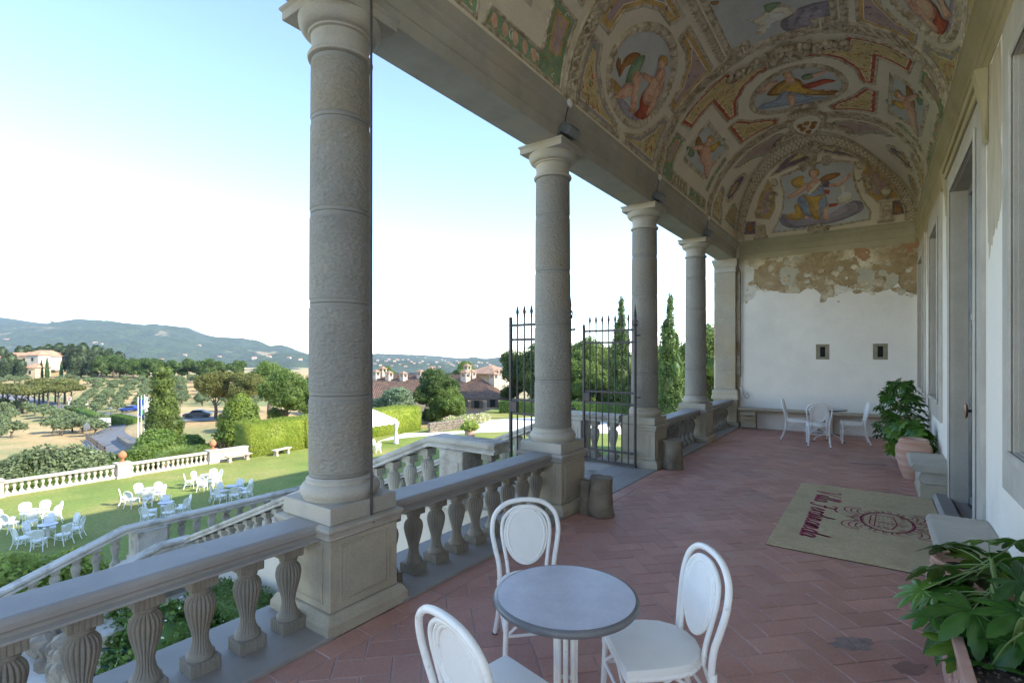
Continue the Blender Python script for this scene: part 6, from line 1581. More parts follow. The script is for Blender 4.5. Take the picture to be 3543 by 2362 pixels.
PT = {'sky':fresco("painted_grey_sky",(.44,.44,.43),.12,2), 'skin':fresco("painted_skin",(.60,.34,.24),.22,9), 'hair':fresco("painted_fair_hair",(.46,.28,.09)),
 'gold':fresco("painted_gold",(.47,.31,.12),.28,8,(.30,.20,.09)), 'gold2':fresco("painted_yellow",(.52,.40,.20),.22,8,(.33,.24,.13)), 'red':fresco("painted_red",(.36,.085,.05),.25,9,(.45,.28,.17)),
 'green':fresco("painted_green",(.19,.27,.16),.25,8,(.34,.27,.17)), 'purple':fresco("painted_mauve",(.38,.27,.26),.22,8,(.44,.33,.26)), 'cloud':fresco("painted_violet_cloud",(.29,.25,.29),.2,3),
 'brown':fresco("painted_brown",(.30,.15,.06),.3,9), 'blue':fresco("painted_blue_robe",(.30,.34,.42),.22,8), 'cream':fresco("painted_cream",(.64,.57,.46),.12,6), 'wood':fresco("painted_wood",(.42,.25,.10)),
 'dusk':fresco("painted_dusk",(.16,.12,.14),.3,8,(.28,.22,.14)), 'white':fresco("painted_white",(.66,.62,.54),.08), 'grey':fresco("painted_greyviolet",(.32,.27,.25),.22,8,(.44,.34,.16)), 'tan':fresco("painted_tan",(.42,.30,.16),.22,8,(.34,.24,.16))}
STUC = mat("aged_stucco_relief", (.58,.49,.365), (.72,.63,.50), 8, .9, .3, 60, c3=(.36,.28,.18), s3=9, f3=(.46,.62))
KD = 1.86*PI/180
def smooth_poly(p, n=3): return [(q.x,q.y) for q in spline([(a,b,0) for a,b in p], n, True)]
def surf(poly, fn, name, mt, parent, edge=.22, metric=True):
    """flat outline laid on a curved surface: triangulated, cut fine, then lifted by fn"""
    bm = bmesh.new(); k = KD if metric else 1.0
    vs = [bm.verts.new((a*k,b,0)) for a,b in poly]
    for f in tess([(a*k,b) for a,b in poly]):
        try: bm.faces.new([vs[i] for i in f])
        except ValueError: pass
    for _ in range(5):
        es = [e for e in bm.edges if e.calc_length() > edge]
        if not es: break
        bmesh.ops.subdivide_edges(bm, edges=es, cuts=1, use_grid_fill=False); bmesh.ops.triangulate(bm, faces=bm.faces[:])
    for v in bm.verts: v.co = fn(v.co.x/k, v.co.y)
    me = bpy.data.meshes.new(name); bm.to_mesh(me); bm.free(); me.materials.append(mt)
    return link(name, me, parent)
def inset(poly, d, k=KD):
    P = [Vector((a*k,b)) for a,b in poly]; n = len(P); out = []
    ar = sum(P[i].x*P[(i+1)%n].y-P[(i+1)%n].x*P[i].y for i in range(n)); sg = 1 if ar > 0 else -1
    for i in range(n):
        a = (P[i]-P[i-1]); b = (P[(i+1)%n]-P[i])
        if a.length < 1e-6 or b.length < 1e-6: out.append(poly[i]); continue
        a.normalize(); b.normalize(); na = Vector((-a.y,a.x))*sg; nb = Vector((-b.y,b.x))*sg; m_ = na+nb
        m_ = m_.normalized()/max(.45,m_.normalized().dot(na)) if m_.length > .1 else na
        q = P[i]+m_*d; out.append((q.x/k,q.y))
    return out
def resamp(poly, step, k=KD):
    out = []; n = len(poly)
    for i in range(n):
        a, b = poly[i], poly[(i+1)%n]; L = math.hypot((b[0]-a[0])*k,b[1]-a[1]); m_ = max(1,round(L/step))
        out += [(a[0]+(b[0]-a[0])*j/m_,a[1]+(b[1]-a[1])*j/m_) for j in range(m_)]
    return out
def moulding(poly, fn, w, h, parent, k=KD, step=.055, bead=.35, name="stucco_frame", closed=True):
    Q = resamp(poly, step, k) if closed else poly
    o1 = inset(Q,-w/2,k); o2 = inset(Q,-w*.2,k); i2 = inset(Q,w*.2,k); i1 = inset(Q,w/2,k); n = len(Q); vs = []
    for j in range(n):
        hb = h*(1+(bead if j%2 else -bead)) if h > .001 else h
        for (a,b),hh in ((o1[j],.0005),(o2[j],hb),(i2[j],hb*.9),(i1[j],.0005)): vs.append(fn2(fn,a,b,hh))
    fs = [(j*4+q,((j+1)%n)*4+q,((j+1)%n)*4+q+1,j*4+q+1) for j in range(n) for q in range(3)]
    return MB().add(vs,fs).build(name, STUC, parent)
def fn2(fn,a,b,h): return fn(a,b,h)
VF = lambda a,b,d=0.0: vp(a,b,d)
CF = lambda a,b,d=0.0: cp_(a,b,d)
LAY = [0]
def panel(poly, cols, frame=.05, ins=.045, parent=tvt, sm=False):
    """border colour, pale line, field colour, stucco frame"""
    p = smooth_poly(poly,2) if sm else poly
    o = surf(p, lambda a,b: VF(a,b,.004), "painted_panel", PT[cols[0]], parent)
    if len(cols) > 1:
        surf(inset(p,ins), lambda a,b: VF(a,b,.0052), "pale_line", PT['white'], o)
        surf(inset(p,ins+.012), lambda a,b: VF(a,b,.0064), "painted_field", PT[cols[1]], o)
        f_ = inset(p,ins+.03); ornament(f_, o, {'gold2':('brown','green','red'),'purple':('gold','dusk'),'tan':('brown','green')}.get(cols[1],('brown',)), 9)
    if len(cols) == 1 and cols[0] == 'green': ornament(inset(p,.03), o, ('cream','brown','gold'), 10, .0058)
    if frame: moulding(p, VF, frame, .022, o)
    return o
def mir(p): return [(-a,b) for a,b in reversed(p)]
def mirY(p): return [(a,14.11-b) for a,b in reversed(p)]
def ell(ct,cy,rt,ry,n=40): return [(ct+rt*math.cos(2*PI*i/n),cy+ry*math.sin(2*PI*i/n)) for i in range(n)]
PDK = {}; PLT = {}
for k_ in ('skin','gold','red','blue','brown','cream','green','cloud','hair','gold2'):
    src = {'skin':(.60,.34,.24),'gold':(.50,.30,.07),'red':(.36,.085,.05),'blue':(.30,.34,.42),'brown':(.30,.15,.06),'cream':(.64,.57,.46),'green':(.19,.27,.16),'cloud':(.29,.25,.29),'hair':(.46,.28,.09),'gold2':(.52,.37,.13)}[k_]
    PDK[k_] = fresco("painted_"+k_+"_shade", tuple(v*.70 for v in src), .3, 10); PLT[k_] = fresco("painted_"+k_+"_light", tuple(min(.66,v*1.22) for v in src), .2, 12)
def toward(p, f, dx=0, dy=0):
    cx = sum(a for a,b in p)/len(p); cy = sum(b for a,b in p)/len(p); ex = max(abs(a-cx) for a,b in p); ey = max(abs(b-cy) for a,b in p)
    return [(cx+(a-cx)*f+dx*ex,cy+(b-cy)*f+dy*ey) for a,b in p]
def figure(shapes, fnm, parent, tf=lambda p:p, base=.0075, metric=True):
    """painted in three tones like the fresco: shadow edge, body colour, highlight"""
    for i,(m_,p) in enumerate(shapes):
        q = smooth_poly(tf(p),3); d0 = base+.0012*i
        if m_ not in PDK: surf(q, (lambda a,b,dd=d0: fnm(a,b,dd)), "painted_figure", PT[m_], parent, .16, metric); continue
        o = surf(q, (lambda a,b,dd=d0: fnm(a,b,dd)), "painted_figure", PDK[m_], parent, .16, metric)
        surf(toward(q,.84,.03,.05), (lambda a,b,dd=d0+.0004: fnm(a,b,dd)), "painted_tone", PT[m_], o if parent is tvt else parent, .16, metric)
        surf(toward(q,.50,.12,.14), (lambda a,b,dd=d0+.0008: fnm(a,b,dd)), "painted_light", PLT[m_], o if parent is tvt else parent, .16, metric)
def inside(pt, poly):
    x,y = pt; c_ = False; n = len(poly)
    for i in range(n):
        (x0,y0),(x1,y1) = poly[i],poly[i-1]
        if (y0 > y) != (y1 > y) and x < (x1-x0)*(y-y0)/(y1-y0)+x0: c_ = not c_
    return c_
ORN = random.Random(31)
def ornament(poly, parent, cols, n, d=.0074):
    """little painted scrolls and sprigs scattered over a field"""
    for m_ in cols:
        mb_ = MB(); xs = [a for a,b in poly]; ys = [b for a,b in poly]; k = 0; tr = 0
        while k < n and tr < 400:
            tr += 1; a = ORN.uniform(min(xs),max(xs)); b = ORN.uniform(min(ys),max(ys))
            if not inside((a,b),poly): continue
            k += 1; ph = ORN.uniform(0,6.3); L = ORN.uniform(.03,.075); sg = ORN.choice((-1,1)); pts = []
            for j in range(7):
                f = j/6; an = ph+sg*f*3.2; r_ = L*(1-.55*f); pts.append((a+r_*math.cos(an)/KD,b+r_*math.sin(an)))
            vs = []
            for j,(p_,q_) in enumerate(pts):
                w = .011*math.sin(PI*(j+.6)/7); vs += [VF(p_-w/KD,q_-w,d),VF(p_+w/KD,q_+w,d)]
            mb_.add(vs,[(2*j,2*j+1,2*j+3,2*j+2) for j in range(6)])
        stuff(mb_.build("painted_ornament", PT[m_], parent))
ident = lambda p: p
# bay with the side ovals (between second and third column)
for tf in (ident, mir):
    o = panel(tf(ell(-57,7.06,16.8,.80)), ('sky',), 0); moulding(tf(ell(-57,7.06,18.6,.87)), VF, .13, .045, o, step=.06, bead=.25)
    figure(FIG_OVAL, VF, o, tf)
    R_ = [(-35,7.24),(-30,7.18),(-30,8.43),(-38,8.50),(-55,8.48),(-55,8.19),(-46,8.17),(-39,7.92),(-35.5,7.64)]
    L_ = [(-60,8.48),(-60,8.22),(-67,8.10),(-76,7.72),(-81.5,7.16),(-85,7.16),(-85,8.42)]
    for mf in (ident, mirY):
        panel(tf(mf(R_)), ('gold','purple'), .055, .075); panel(tf(mf(L_)), ('grey','gold2'), .055, .085)
SKY = [(-21,5.76),(-21,8.35),(-13.5,8.38),(-13.5,8.57),(13.5,8.57),(13.5,8.38),(21,8.35),(21,5.76),(13.5,5.73),(13.5,5.54),(-13.5,5.54),(-13.5,5.73)]
o = panel(SKY, ('sky',), 0); moulding(SKY, VF, .10, .035, o); moulding(inset(SKY,-.12), VF, .09, .03, o, step=.07); figure(FIG_SKY, VF, o)
for s in (-1,1):
    d = MB()          # carved diamond border either side of the great sky panel
    for i in range(30):
        y = 5.72+2.7*i/29
        for a0 in (25.6,):
            q = [VF(s*(a0-1.6),y,.004),VF(s*a0,y-.045,.026),VF(s*(a0+1.6),y,.004),VF(s*a0,y+.045,.026)]; d.add(q,[(0,1,2,3)])
    d.build("diamond_border", STUC, tvt)
# bays with the putti and central oval (one each side of the oval bay)
for mf in (ident, mirY):
    o = panel(mf(ell(0,10.45,21,.74)), ('sky',), 0); moulding(mf(ell(0,10.45,22.3,.80)), VF, .11, .045, o, step=.06, bead=.25)
    figure(FIG_ARCHER, VF, o, mf)
    for tf in (ident, mir):
        g = lambda p: tf(mf(p))
        panel(g([(-56,8.88),(-54,9.34),(-38,9.33),(-36.5,10.30),(-30.5,10.34),(-27.5,9.88),(-21,9.57),(-13,9.42),(-6,9.44),(-12,9.17),(-23,9.20),(-25,8.86)]), ('red','gold2'), .045, .075)
        panel(g([(-38,10.54),(-32,10.52),(-26,10.93),(-13,11.45),(-15,11.66),(-37,11.52)]), ('red','gold2'), .045, .075)
        o = panel(g([(-45,9.72),(-45,11.22),(-67,11.02),(-68,9.68)]), ('sky',), .09); figure(FIG_PUTTO, VF, o, g)
        panel(g([(-61,8.86),(-60.5,9.34),(-75,9.28),(-78.5,9.30),(-78.5,10.22),(-85,10.30),(-85.5,8.82)]), ('green',), .045)
        surf(g([(-63,8.96),(-63,9.24),(-76,9.18),(-76,8.93)]), lambda a,b: VF(a,b,.0055), "gold_line", PT['gold'], tvt); surf(g([(-64,9.00),(-64,9.20),(-75,9.14),(-75,8.97)]), lambda a,b: VF(a,b,.007), "painted_field", PT['purple'], tvt)
        panel(g([(-78.5,10.40),(-78,11.48),(-84.5,11.58),(-85,10.40)]), ('green',), .045)
        panel(g([(-49,11.42),(-72,11.34),(-72,11.52),(-49,11.58)]), ('green',), .03)
        for k in range(5):
            y = 9.42+.18*k; surf(g(smooth_poly([(-84,y),(-82,y+.05),(-79.5,y+.03),(-80,y-.03),(-82,y-.05)],2)), lambda a,b: VF(a,b,.0058), "painted_figure", PT['skin'], tvt)
# bay by the lunette
for tf in (ident, mir):
    panel(tf([(-49,12.22),(-37,12.16),(-16,12.18),(-13,12.34),(-17,12.60),(-23,12.84),(-29,12.88),(-33,12.66),(-39,12.50),(-45,12.42)]), ('green','purple'), .035, .05)
    o = panel(tf(ell(-56,13.02,9.5,.24,26)), ('dusk',), 0); moulding(tf(ell(-56,13.02,11,.29,30)), VF, .07, .03, o)
    surf(tf(ell(-57,13.02,5,.12,16)), lambda a,b: VF(a,b,.006), "painted_figure", PT['tan'], o)
    panel(tf([(-79,13.32),(-67,13.50),(-64,13.66),(-66,14.02),(-80,14.40)]), ('green','tan'), .035, .06)
    panel(tf([(-84,12.2),(-62,12.2),(-63,12.55),(-72,12.72),(-78,13.0),(-85,13.0)]), ('grey','gold2'), .035, .08)
# guilloche ribs
def rib(y0, a0, a1, w=.11):
    t_ = MB(); n = int((a1-a0)*KD/.02)
    vs = []
    for i in range(n+1):
        a = a0+(a1-a0)*i/n
        for dy,h in ((-w-.025,.0005),(-w-.015,.028),(-w+.005,.028),(-w+.012,.006),(w-.012,.006),(w-.005,.028),(w+.015,.028),(w+.025,.0005)): vs.append(VF(a,y0+dy,h))
    t_.add(vs,[(i*8+q,(i+1)*8+q,(i+1)*8+q+1,i*8+q+1) for i in range(n) for q in range(7)])
    o = t_.build("guilloche_rib", STUC, tvt)
    s_ = MB()
    for ph in (0,PI):
        pts = [VF(a0+(a1-a0)*i/n, y0+.062*math.sin(2*PI*(a0+(a1-a0)*i/n)*KD/.27+ph), .014+.010*math.cos(2*PI*(a0+(a1-a0)*i/n)*KD/.27+ph)) for i in range(n+1)]
        s_.tube(pts,.017,6)
    k = a0*KD
    a = math.ceil(a0*KD/.135)*.135
    while a < a1*KD:
        c_ = VF((a+.0)/KD,y0,.012); s_.lathe([(.001,-.02),(.024,-.006),(.026,.006),(.001,.022)],8,c_,cap=False); a += .135
    stuff(s_.build("interlaced_strand", STUC, o, 60))
for y in (5.50,8.62):
    for a,b in ((-90,-17),(17,90)): rib(y,a,b)
rib(2.38,-90,90); rib(11.86,-90,-9); rib(11.86,9,90)
for y in (5.5,8.62,11.86):
    for a in (-57.5,57.5,-27,27):
        r_ = MB()
        for k in range(7):
            q = 2*PI*k/7; c_ = VF(a+.065*math.cos(q)/KD,y+.065*math.sin(q),.03); r_.lathe([(.001,-.035),(.036,-.012),(.034,.012),(.001,.03)],8,c_,cap=False)
        r_.lathe([(.001,-.05),(.03,-.02),(.03,.02),(.001,.04)],8,VF(a,y,.045),cap=False)
        r_.build("stucco_rosette", STUC, tvt, 60)
# raised stucco: garlands, mask and shield at the crown
def lumps(pts, n, r, name, fn=VF, parent=tvt, mt=STUC, seed=1, spread=.06, k=KD, lift=.05):
    q = random.Random(seed); m_ = MB(); S = spline([(a,b,0) for a,b in pts],8)
    for i in range(n):
        p = S[min(len(S)-1,int(len(S)*i/n))]; rr = r*q.uniform(.6,1.25); c_ = fn(p.x+q.gauss(0,spread)/k,p.y+q.gauss(0,spread),lift*q.uniform(.4,1.2))
        m_.lathe([(.001,-rr),(rr*.7,-rr*.7),(rr,0),(rr*.7,rr*.7),(.001,rr)],7,c_,cap=False)
    return m_.build(name, mt, parent, 70)
for mf in (ident, mirY):
    for s in (-1,1): lumps(mf([(s*25,9.10),(s*17,9.03),(s*10,9.10),(s*5,9.05)]), 60, .042, "fruit_garland", seed=3+s)
    lumps(mf([(-2,8.90),(2,8.90)]), 26, .05, "crown_mask", seed=9, spread=.09, lift=.09)
    sh = MB()
    for k in range(7):
        a = -5.2+10.4*k/6; sh.tube([VF(*mf([(0,9.16)])[0],.05),VF(*mf([(a*.7,9.28)])[0],.06),VF(*mf([(a,9.42)])[0],.02)],[.02,.032,.02],7)
    sh.build("stucco_shell", STUC, tvt, 60)
scr = surf(smooth_poly([(-7,11.90),(-3,11.62),(3.5,11.62),(8,11.90),(6.5,12.25),(3.5,12.52),(0,12.62),(-4,12.50),(-6.5,12.22)],3), lambda a,b: VF(a,b,.06), "heraldic_shield", PT['cream'], tvt)
moulding(smooth_poly([(-8,11.88),(-3,11.55),(3.5,11.55),(9,11.88),(7.5,12.25),(4,12.58),(0,12.70),(-5,12.58),(-7.5,12.22)],3), VF, .13, .09, scr, bead=.05)
for (a,b) in ((-2.5,12.2),(2.8,12.2),(.2,11.95),(-3.6,12.0),(4.2,12.02),(0,12.42)):
    bb = MB(); bb.lathe([(.001,-.055),(.045,-.03),(.055,0),(.045,.03),(.001,.055)],12,VF(a,b,.075),cap=False); bb.build("shield_ball", PT['brown'], scr, 60)
cw = MB()
for k in range(9):
    a = -6+12*k/8; cw.tube([VF(a,11.56,.05),VF(a*1.15,11.44,.10),VF(a*1.25,11.36,.06)],[.03,.045,.012],7)
cw.build("stucco_crown", STUC, scr, 60)
for s in (-1,1):
    v_ = MB(); v_.tube([VF(s*(9+.030/KD*math.cos(q)*(1-q/14)),11.75+.10*math.sin(q)*(1-q/14),.07) for q in np.linspace(0,11,40)],.028,7); v_.tube([VF(s*(9.5+.025/KD*math.cos(q)*(1-q/14)),12.35+.08*math.sin(q)*(1-q/14),.06) for q in np.linspace(0,11,40)],.024,7); v_.build("scroll", STUC, scr, 60)
    lumps([(s*9,12.3),(s*14,12.42),(s*19,12.55),(s*23,12.8)], 46, .036, "fruit_garland", seed=20+s, spread=.035)
# lunette on the leaning end wall
def bandpt(th, f, d): 
    """f: metres inside the lunette edge"""
    x = XC+(VA-f)*math.sin(R(th)); z = ZC+(VB-f)*math.cos(R(th)); return cp_(x,max(z,ZC+.002),d)
for f0,f1,h in ((.005,.035,.05),(.20,.225,.045)):
    vs = []; n = 90
    for i in range(n+1):
        th = -89+178*i/n
        for f,hh in ((f0-.012,.0),(f0,h),(f1,h),(f1+.012,.0)): vs.append(bandpt(th,f,hh))
    MB().add(vs,[(i*4+q,(i+1)*4+q,(i+1)*4+q+1,i*4+q+1) for i in range(n) for q in range(3)]).build("lunette_moulding", STUC, tvt)
lat = MB(); n = 66
for i in range(n):
    a = -88+176*i/n; b = -88+176*(i+1.4)/n
    lat.tube([bandpt(a,.05,.016),bandpt((a+b)/2,.115,.022),bandpt(b,.185,.016)],.010,5); lat.tube([bandpt(b,.05,.016),bandpt((a+b)/2,.115,.026),bandpt(a,.185,.016)],.010,5)
stuff(lat.build("lattice_band", STUC, tvt))
for i,(m_,p) in enumerate(COVE):
    sm = len(p) >= 6 and i > 9 and m_ != 'sky' 
    if sm: figure([(m_,p)], CF, tvt, base=.004+.0014*i, metric=False); continue
    q = p
    o = surf(q, (lambda a,b,dd=.004+.0014*i: CF(a,b,dd)), "painted_panel" if not sm else "painted_figure", PT[m_], tvt, .14, False)
    if m_ == 'sky': moulding(p, CF, .06, .025, o, 1.0)
    elif i in (0,2,4,6,8): moulding(p, CF, .03, .015, o, 1.0)
for (b_,t_) in COVEPT['ped']:
    x = b_[0]; z0 = max(4.975,b_[1]); z1 = t_[1]; y = covey(x,(z0+z1)/2); o = MB()
    o.bbox((x-.16,y-.10,z0),(x+.16,y+.05,z0+.05),.008); o.bbox((x-.12,y-.08,z0+.0505),(x+.12,y+.05,z1-.07),.008); o.bbox((x-.17,y-.11,z1-.0695),(x+.17,y+.05,z1),.008); o.bbox((x-.075,y-.09,z0+.11),(x+.075,y-.0795,z1-.12),.006)
    o.build("stucco_pedestal", STUC, tvt)
for (b_,t_) in COVEPT['vase']:
    x = b_[0]; z0 = b_[1]; h = .27; y = covey(x,z0+.1)-.05
    MB().lathe([(.06,0),(.05,.03),(.025,.05),(.09,.10),(.115,.17),(.10,.20),(.06,.21),(.07,.24),(.05,.25)],16,(x,y,z0),cap=False,rfun=lambda r,z,a,i: r*(1+.05*math.sin(a*8))).build("stucco_vase", STUC, tvt, 60)
for i,g_ in enumerate(COVEPT['gar']): lumps(g_, 34, .035, "fruit_garland", CF, tvt, STUC, 40+i, .045, 1.0, .06)
mk = COVEPT['mask']; x,z = mk[0]
mm = MB(); mm.lathe([(.001,-.14),(.07,-.10),(.10,0),(.09,.08),(.001,.14)],14,cp_(x,z,.03),cap=False)
for k in range(9):
    a = -1.3+2.6*k/8; mm.tube([cp_(x,z+.04,.05),cp_(x+.16*math.sin(a),z+.06+.12*math.cos(a),.07),cp_(x+.24*math.sin(a),z+.06+.19*math.cos(a),.04)],[.02,.03,.018],6)
mm.tube([cp_(x-.03,z-.10,.05),cp_(x-.02,z-.19,.05)],[.03,.008],6); mm.tube([cp_(x+.03,z-.10,.05),cp_(x+.03,z-.20,.05)],[.03,.008],6); mm.build("stucco_mask", STUC, tvt, 60)
for (x,z) in mk[1:3]:
    v_ = MB(); v_.tube([cp_(x+.10*math.cos(q)*(1-q/13),z+.10*math.sin(q)*(1-q/13),.04) for q in np.linspace(0,11,40)],.022,7); v_.build("scroll", STUC, tvt, 60)
lumps([(mk[3][0]-.18,mk[3][1]),(mk[3][0]+.18,mk[3][1])], 40, .04, "leaf_mask", CF, tvt, STUC, 60, .05, 1.0, .06)
for (x,z) in COVEPT['ros']:
    v_ = MB(); v_.tube([cp_(x+.06*math.cos(q),z+.06*math.sin(q),.02) for q in np.linspace(0,2*PI,18)],.016,7); v_.lathe([(.001,-.03),(.026,0),(.001,.03)],8,cp_(x,z,.02),cap=False); v_.build("stucco_roundel", STUC, tvt, 60)
# ------------------------------------------------------------------ iron gate leaves
def gate_leaf(label, x0, y0, x1, y1):
    d = Vector((x1-x0,y1-y0,0)); W = d.length
    t = thing("iron_gate_leaf", label, "gate", (x0,y0,0), math.atan2(d.y,d.x), "gate leaves of the loggia gateway")
    h = MB(); h.tube([(0,0,.01),(0,0,2.40)], .024, 8); h.lathe([(.03,2.40),(.045,2.43),(.02,2.46),(.035,2.50),(.02,2.53),(.028,2.58),(.0,2.80)], 10, cap=False)
    for s in (-1,1): h.tube([(s*(.02+.03*math.sin(a)),0,2.44+.03*(1-math.cos(a))) for a in np.linspace(0,4.6,10)], .008, 6)
    h.build("hinge_post", IRON, t, 50)
    MB().bbox((W-.022,-.022,.03),(W+.018,.022,2.42),.004).build("meeting_stile", IRON, t)
    MB().lathe([(.02,2.42),(.03,2.44),(.02,2.47),(.0,2.48)], 8, (W,0,0), cap=False).build("stile_cap", IRON, t)
    for z in (.045,.24,1.07,1.27,2.14,2.35):
        o = MB().bbox((.02,-.010,z-.018),(W-.023,.010,z+.018),.003).build("rail", IRON, t)
    n = 7
    for k in range(n):
        x = W*(k+1)/(n+1)
        b = MB(); b.tube([(x,0,.045),(x,0,2.46)], .0115, 7); b.lathe([(.011,2.46),(.016,2.475),(.012,2.49),(.024,2.535),(.016,2.58),(.0,2.645)], 8, (x,0,0), cap=False)
        b.build("bar", IRON, t, 50)
        for z in (.24,1.07,1.27,2.14,2.35): pass
    o = MB().bbox((W-.135,-.03,1.092),(W-.024,.03,1.248),.006).build("lock_box", IRON, t)
    k_ = MB(); k_.lathe([(.017,0),(.017,.012),(.01,.02)], 12); k_.xf(Matrix.Translation((W-.06,-.031,1.16)) @ Matrix.Rotation(PI/2,4,'X')); k_.build("knob", IRON, o)
    MB().box((W-.10,-.0325,1.14),(W-.09,-.0305,1.175)).build("keyhole", DARK, o)
    return t
gR = gate_leaf("open iron gate leaf with spear points hinged at the third column", -3.32, 8.185, -4.31, 8.215)
gL = gate_leaf("open iron gate leaf half hidden behind the second column", -3.32, 5.925, -4.36, 6.02)
for g, s, rz in ((gR,1,0),(gL,-1,0)):
    for z in (1.20,2.25):
        MB().tube([(0,0,z),(-.04,s*-.02,z),(-.10,s*-.16,z)] if False else [(0,0,z),(-.09,0,z+.005)], .014, 6).build("hinge_pin", IRON, g)

# ------------------------------------------------------------------ stone stumps beside the gateway
def stump(label, x, y, r, h, seed, rz=0):
    from mathutils import noise
    m = MB(); n = 22; pr = []
    lev = [0,.02,.10,.22,.36,.5,.65,.8,.92,.985,1.0]
    vs = []; fs = []
    for i, f in enumerate(lev):
        for j in range(n):
            a = 2*PI*j/n; rr = r*(1.02-.10*f+.07*math.sin(f*5+seed)) 
            rr *= 1+.22*noise.noise(Vector((math.cos(a)*1.3,math.sin(a)*1.3,f*2.2+seed*5)))+.05*noise.noise(Vector((math.cos(a)*4,math.sin(a)*4,f*7+seed)))
            if i == len(lev)-1: rr *= .86
            if i == 0: rr *= .95
            vs.append((rr*math.cos(a),rr*math.sin(a),f*h+(.02*noise.noise(Vector((math.cos(a)*2,math.sin(a)*2,seed))) if f > .9 else 0)))
    for i in range(len(lev)-1):
        for j in range(n): fs.append((i*n+j,i*n+(j+1)%n,(i+1)*n+(j+1)%n,(i+1)*n+j))
    fs += [tuple(range(n-1,-1,-1)),tuple(range((len(lev)-1)*n,len(lev)*n))]
    m.add(vs, fs); o = m.build("stone_stump", STUMP, None, 60, (x,y,0)); o.rotation_euler = (0,0,rz)
    return tag(o, label, "stone")
STUMP = mat("rough_brown_boulder", (.20,.165,.115), (.30,.255,.185), 4, .95, .9, 22, c3=(.16,.13,.10), s3=3, f3=(.5,.65))
stump("rough worn stone stump beside the second column pedestal", -2.68, 5.55, .155, .455, 1)
stump("smaller stone lump wedged between stump and pedestal", -2.86, 5.50, .085, .40, 2)
stump("round cracked stone stump beside the third column pedestal", -2.80, 8.56, .165, .49, 3)

# ------------------------------------------------------------------ tie rod, floodlights, cables
t = thing("tie_rod", "thin dark iron rod standing beside the large column", "rod", (-3.02,2.42,.70))
MB().tube([(0,0,0),(.012,-.012,1.8),(.034,-.03,3.95)], .0095, 8).build("rod", IRON, t, 50)
m = MB(); m.tube([(0,0,0),(-.02,.02,-.03),(-.06,.05,-.025)], .012, 8)
for k in range(5): a = k*1.25; m.tube([(0,0,.01),(.02*math.cos(a),.045*math.sin(a),.012),(.022*math.cos(a),.055*math.sin(a),-.02)], .009, 6)
m.build("clamp", IRON, t, 50); MB().bbox((-.10,.06,-.02),(.0,.10,.03),.01).build("bracket", IRON, t)
FLOOD = mat("grey_floodlight", (.16,.175,.19), (.2,.21,.22), 5, .45, metal=.3)
for i, y in enumerate(COLY[1:]):
    t = thing("floodlight", ["grey floodlight above the large nearest column", "grey floodlight on the architrave above the second column", "grey floodlight above the third column", "grey floodlight above the farthest round column"][i], "floodlight", (-3.03,y-.12,4.615), 0, "floodlights on the architrave")
    b = MB(); b.bbox((-.06,-.13,-.05),(.09,.13,.06),.012); b.xf(Matrix.Rotation(R(28),4,'Y')); hb = b.build("housing", FLOOD, t)
    f = MB()
    for k in range(9): f.box((-.05+.0,-.11+.0265*k,.0605),(.07,-.11+.0265*k+.008,.078))
    f.xf(Matrix.Rotation(R(28),4,'Y')); f.build("cooling_fins", FLOOD, hb)
    g = MB(); g.box((.0905,-.12,-.04),(.094,.12,.05)); g.xf(Matrix.Rotation(R(28),4,'Y')); g.build("glass", GREYM, hb)
    k = MB(); k.tube([(-.055,-.145,-.08),(-.02,-.145,.0),(-.02,.145,.0),(-.055,.145,-.08)], .010, 6); k.build("bracket", FLOOD, t)
    c = MB(); c.tube(spline([(-.02,-.02,.05),(.0,-.06,.14),(.02,-.05,.24),(.03,-.02,.355)],5), .006, 6); c.build("cable", RUBBER, t)
    j = MB(); j.lathe([(.05,0),(.05,.02),(.03,.03)], 18); j.xf(Matrix.Translation((.025,-.02,.33)) @ Matrix.Rotation(PI/2,4,'Y')); j.build("junction_box", WICKER, t)
t = thing("wall_conduit", "dark conduit pipe running down the corner of the end pilaster", "pipe", (-3.0,14.6,0))
MB().tube([(.0,-.20,4.50),(.0,-.17,4.3),(.045,-.03,4.15),(.045,-.03,1.35)], .014, 8).build("pipe", IRON, t, 50)
MB().tube(spline([(.045,-.03,1.35),(.05,-.03,1.15),(.10,-.03,1.05),(.13,-.03,.86),(.22,-.03,.78),(.26,-.03,.85),(.21,-.03,.93)],5), .008, 6).build("loose_cable", GREYM, t, 50)
for z in (1.6,2.3,3.0,3.7): MB().bbox((.02,-.05,z),(.07,-.01,z+.03),.004).build("clip", GREYM, t)

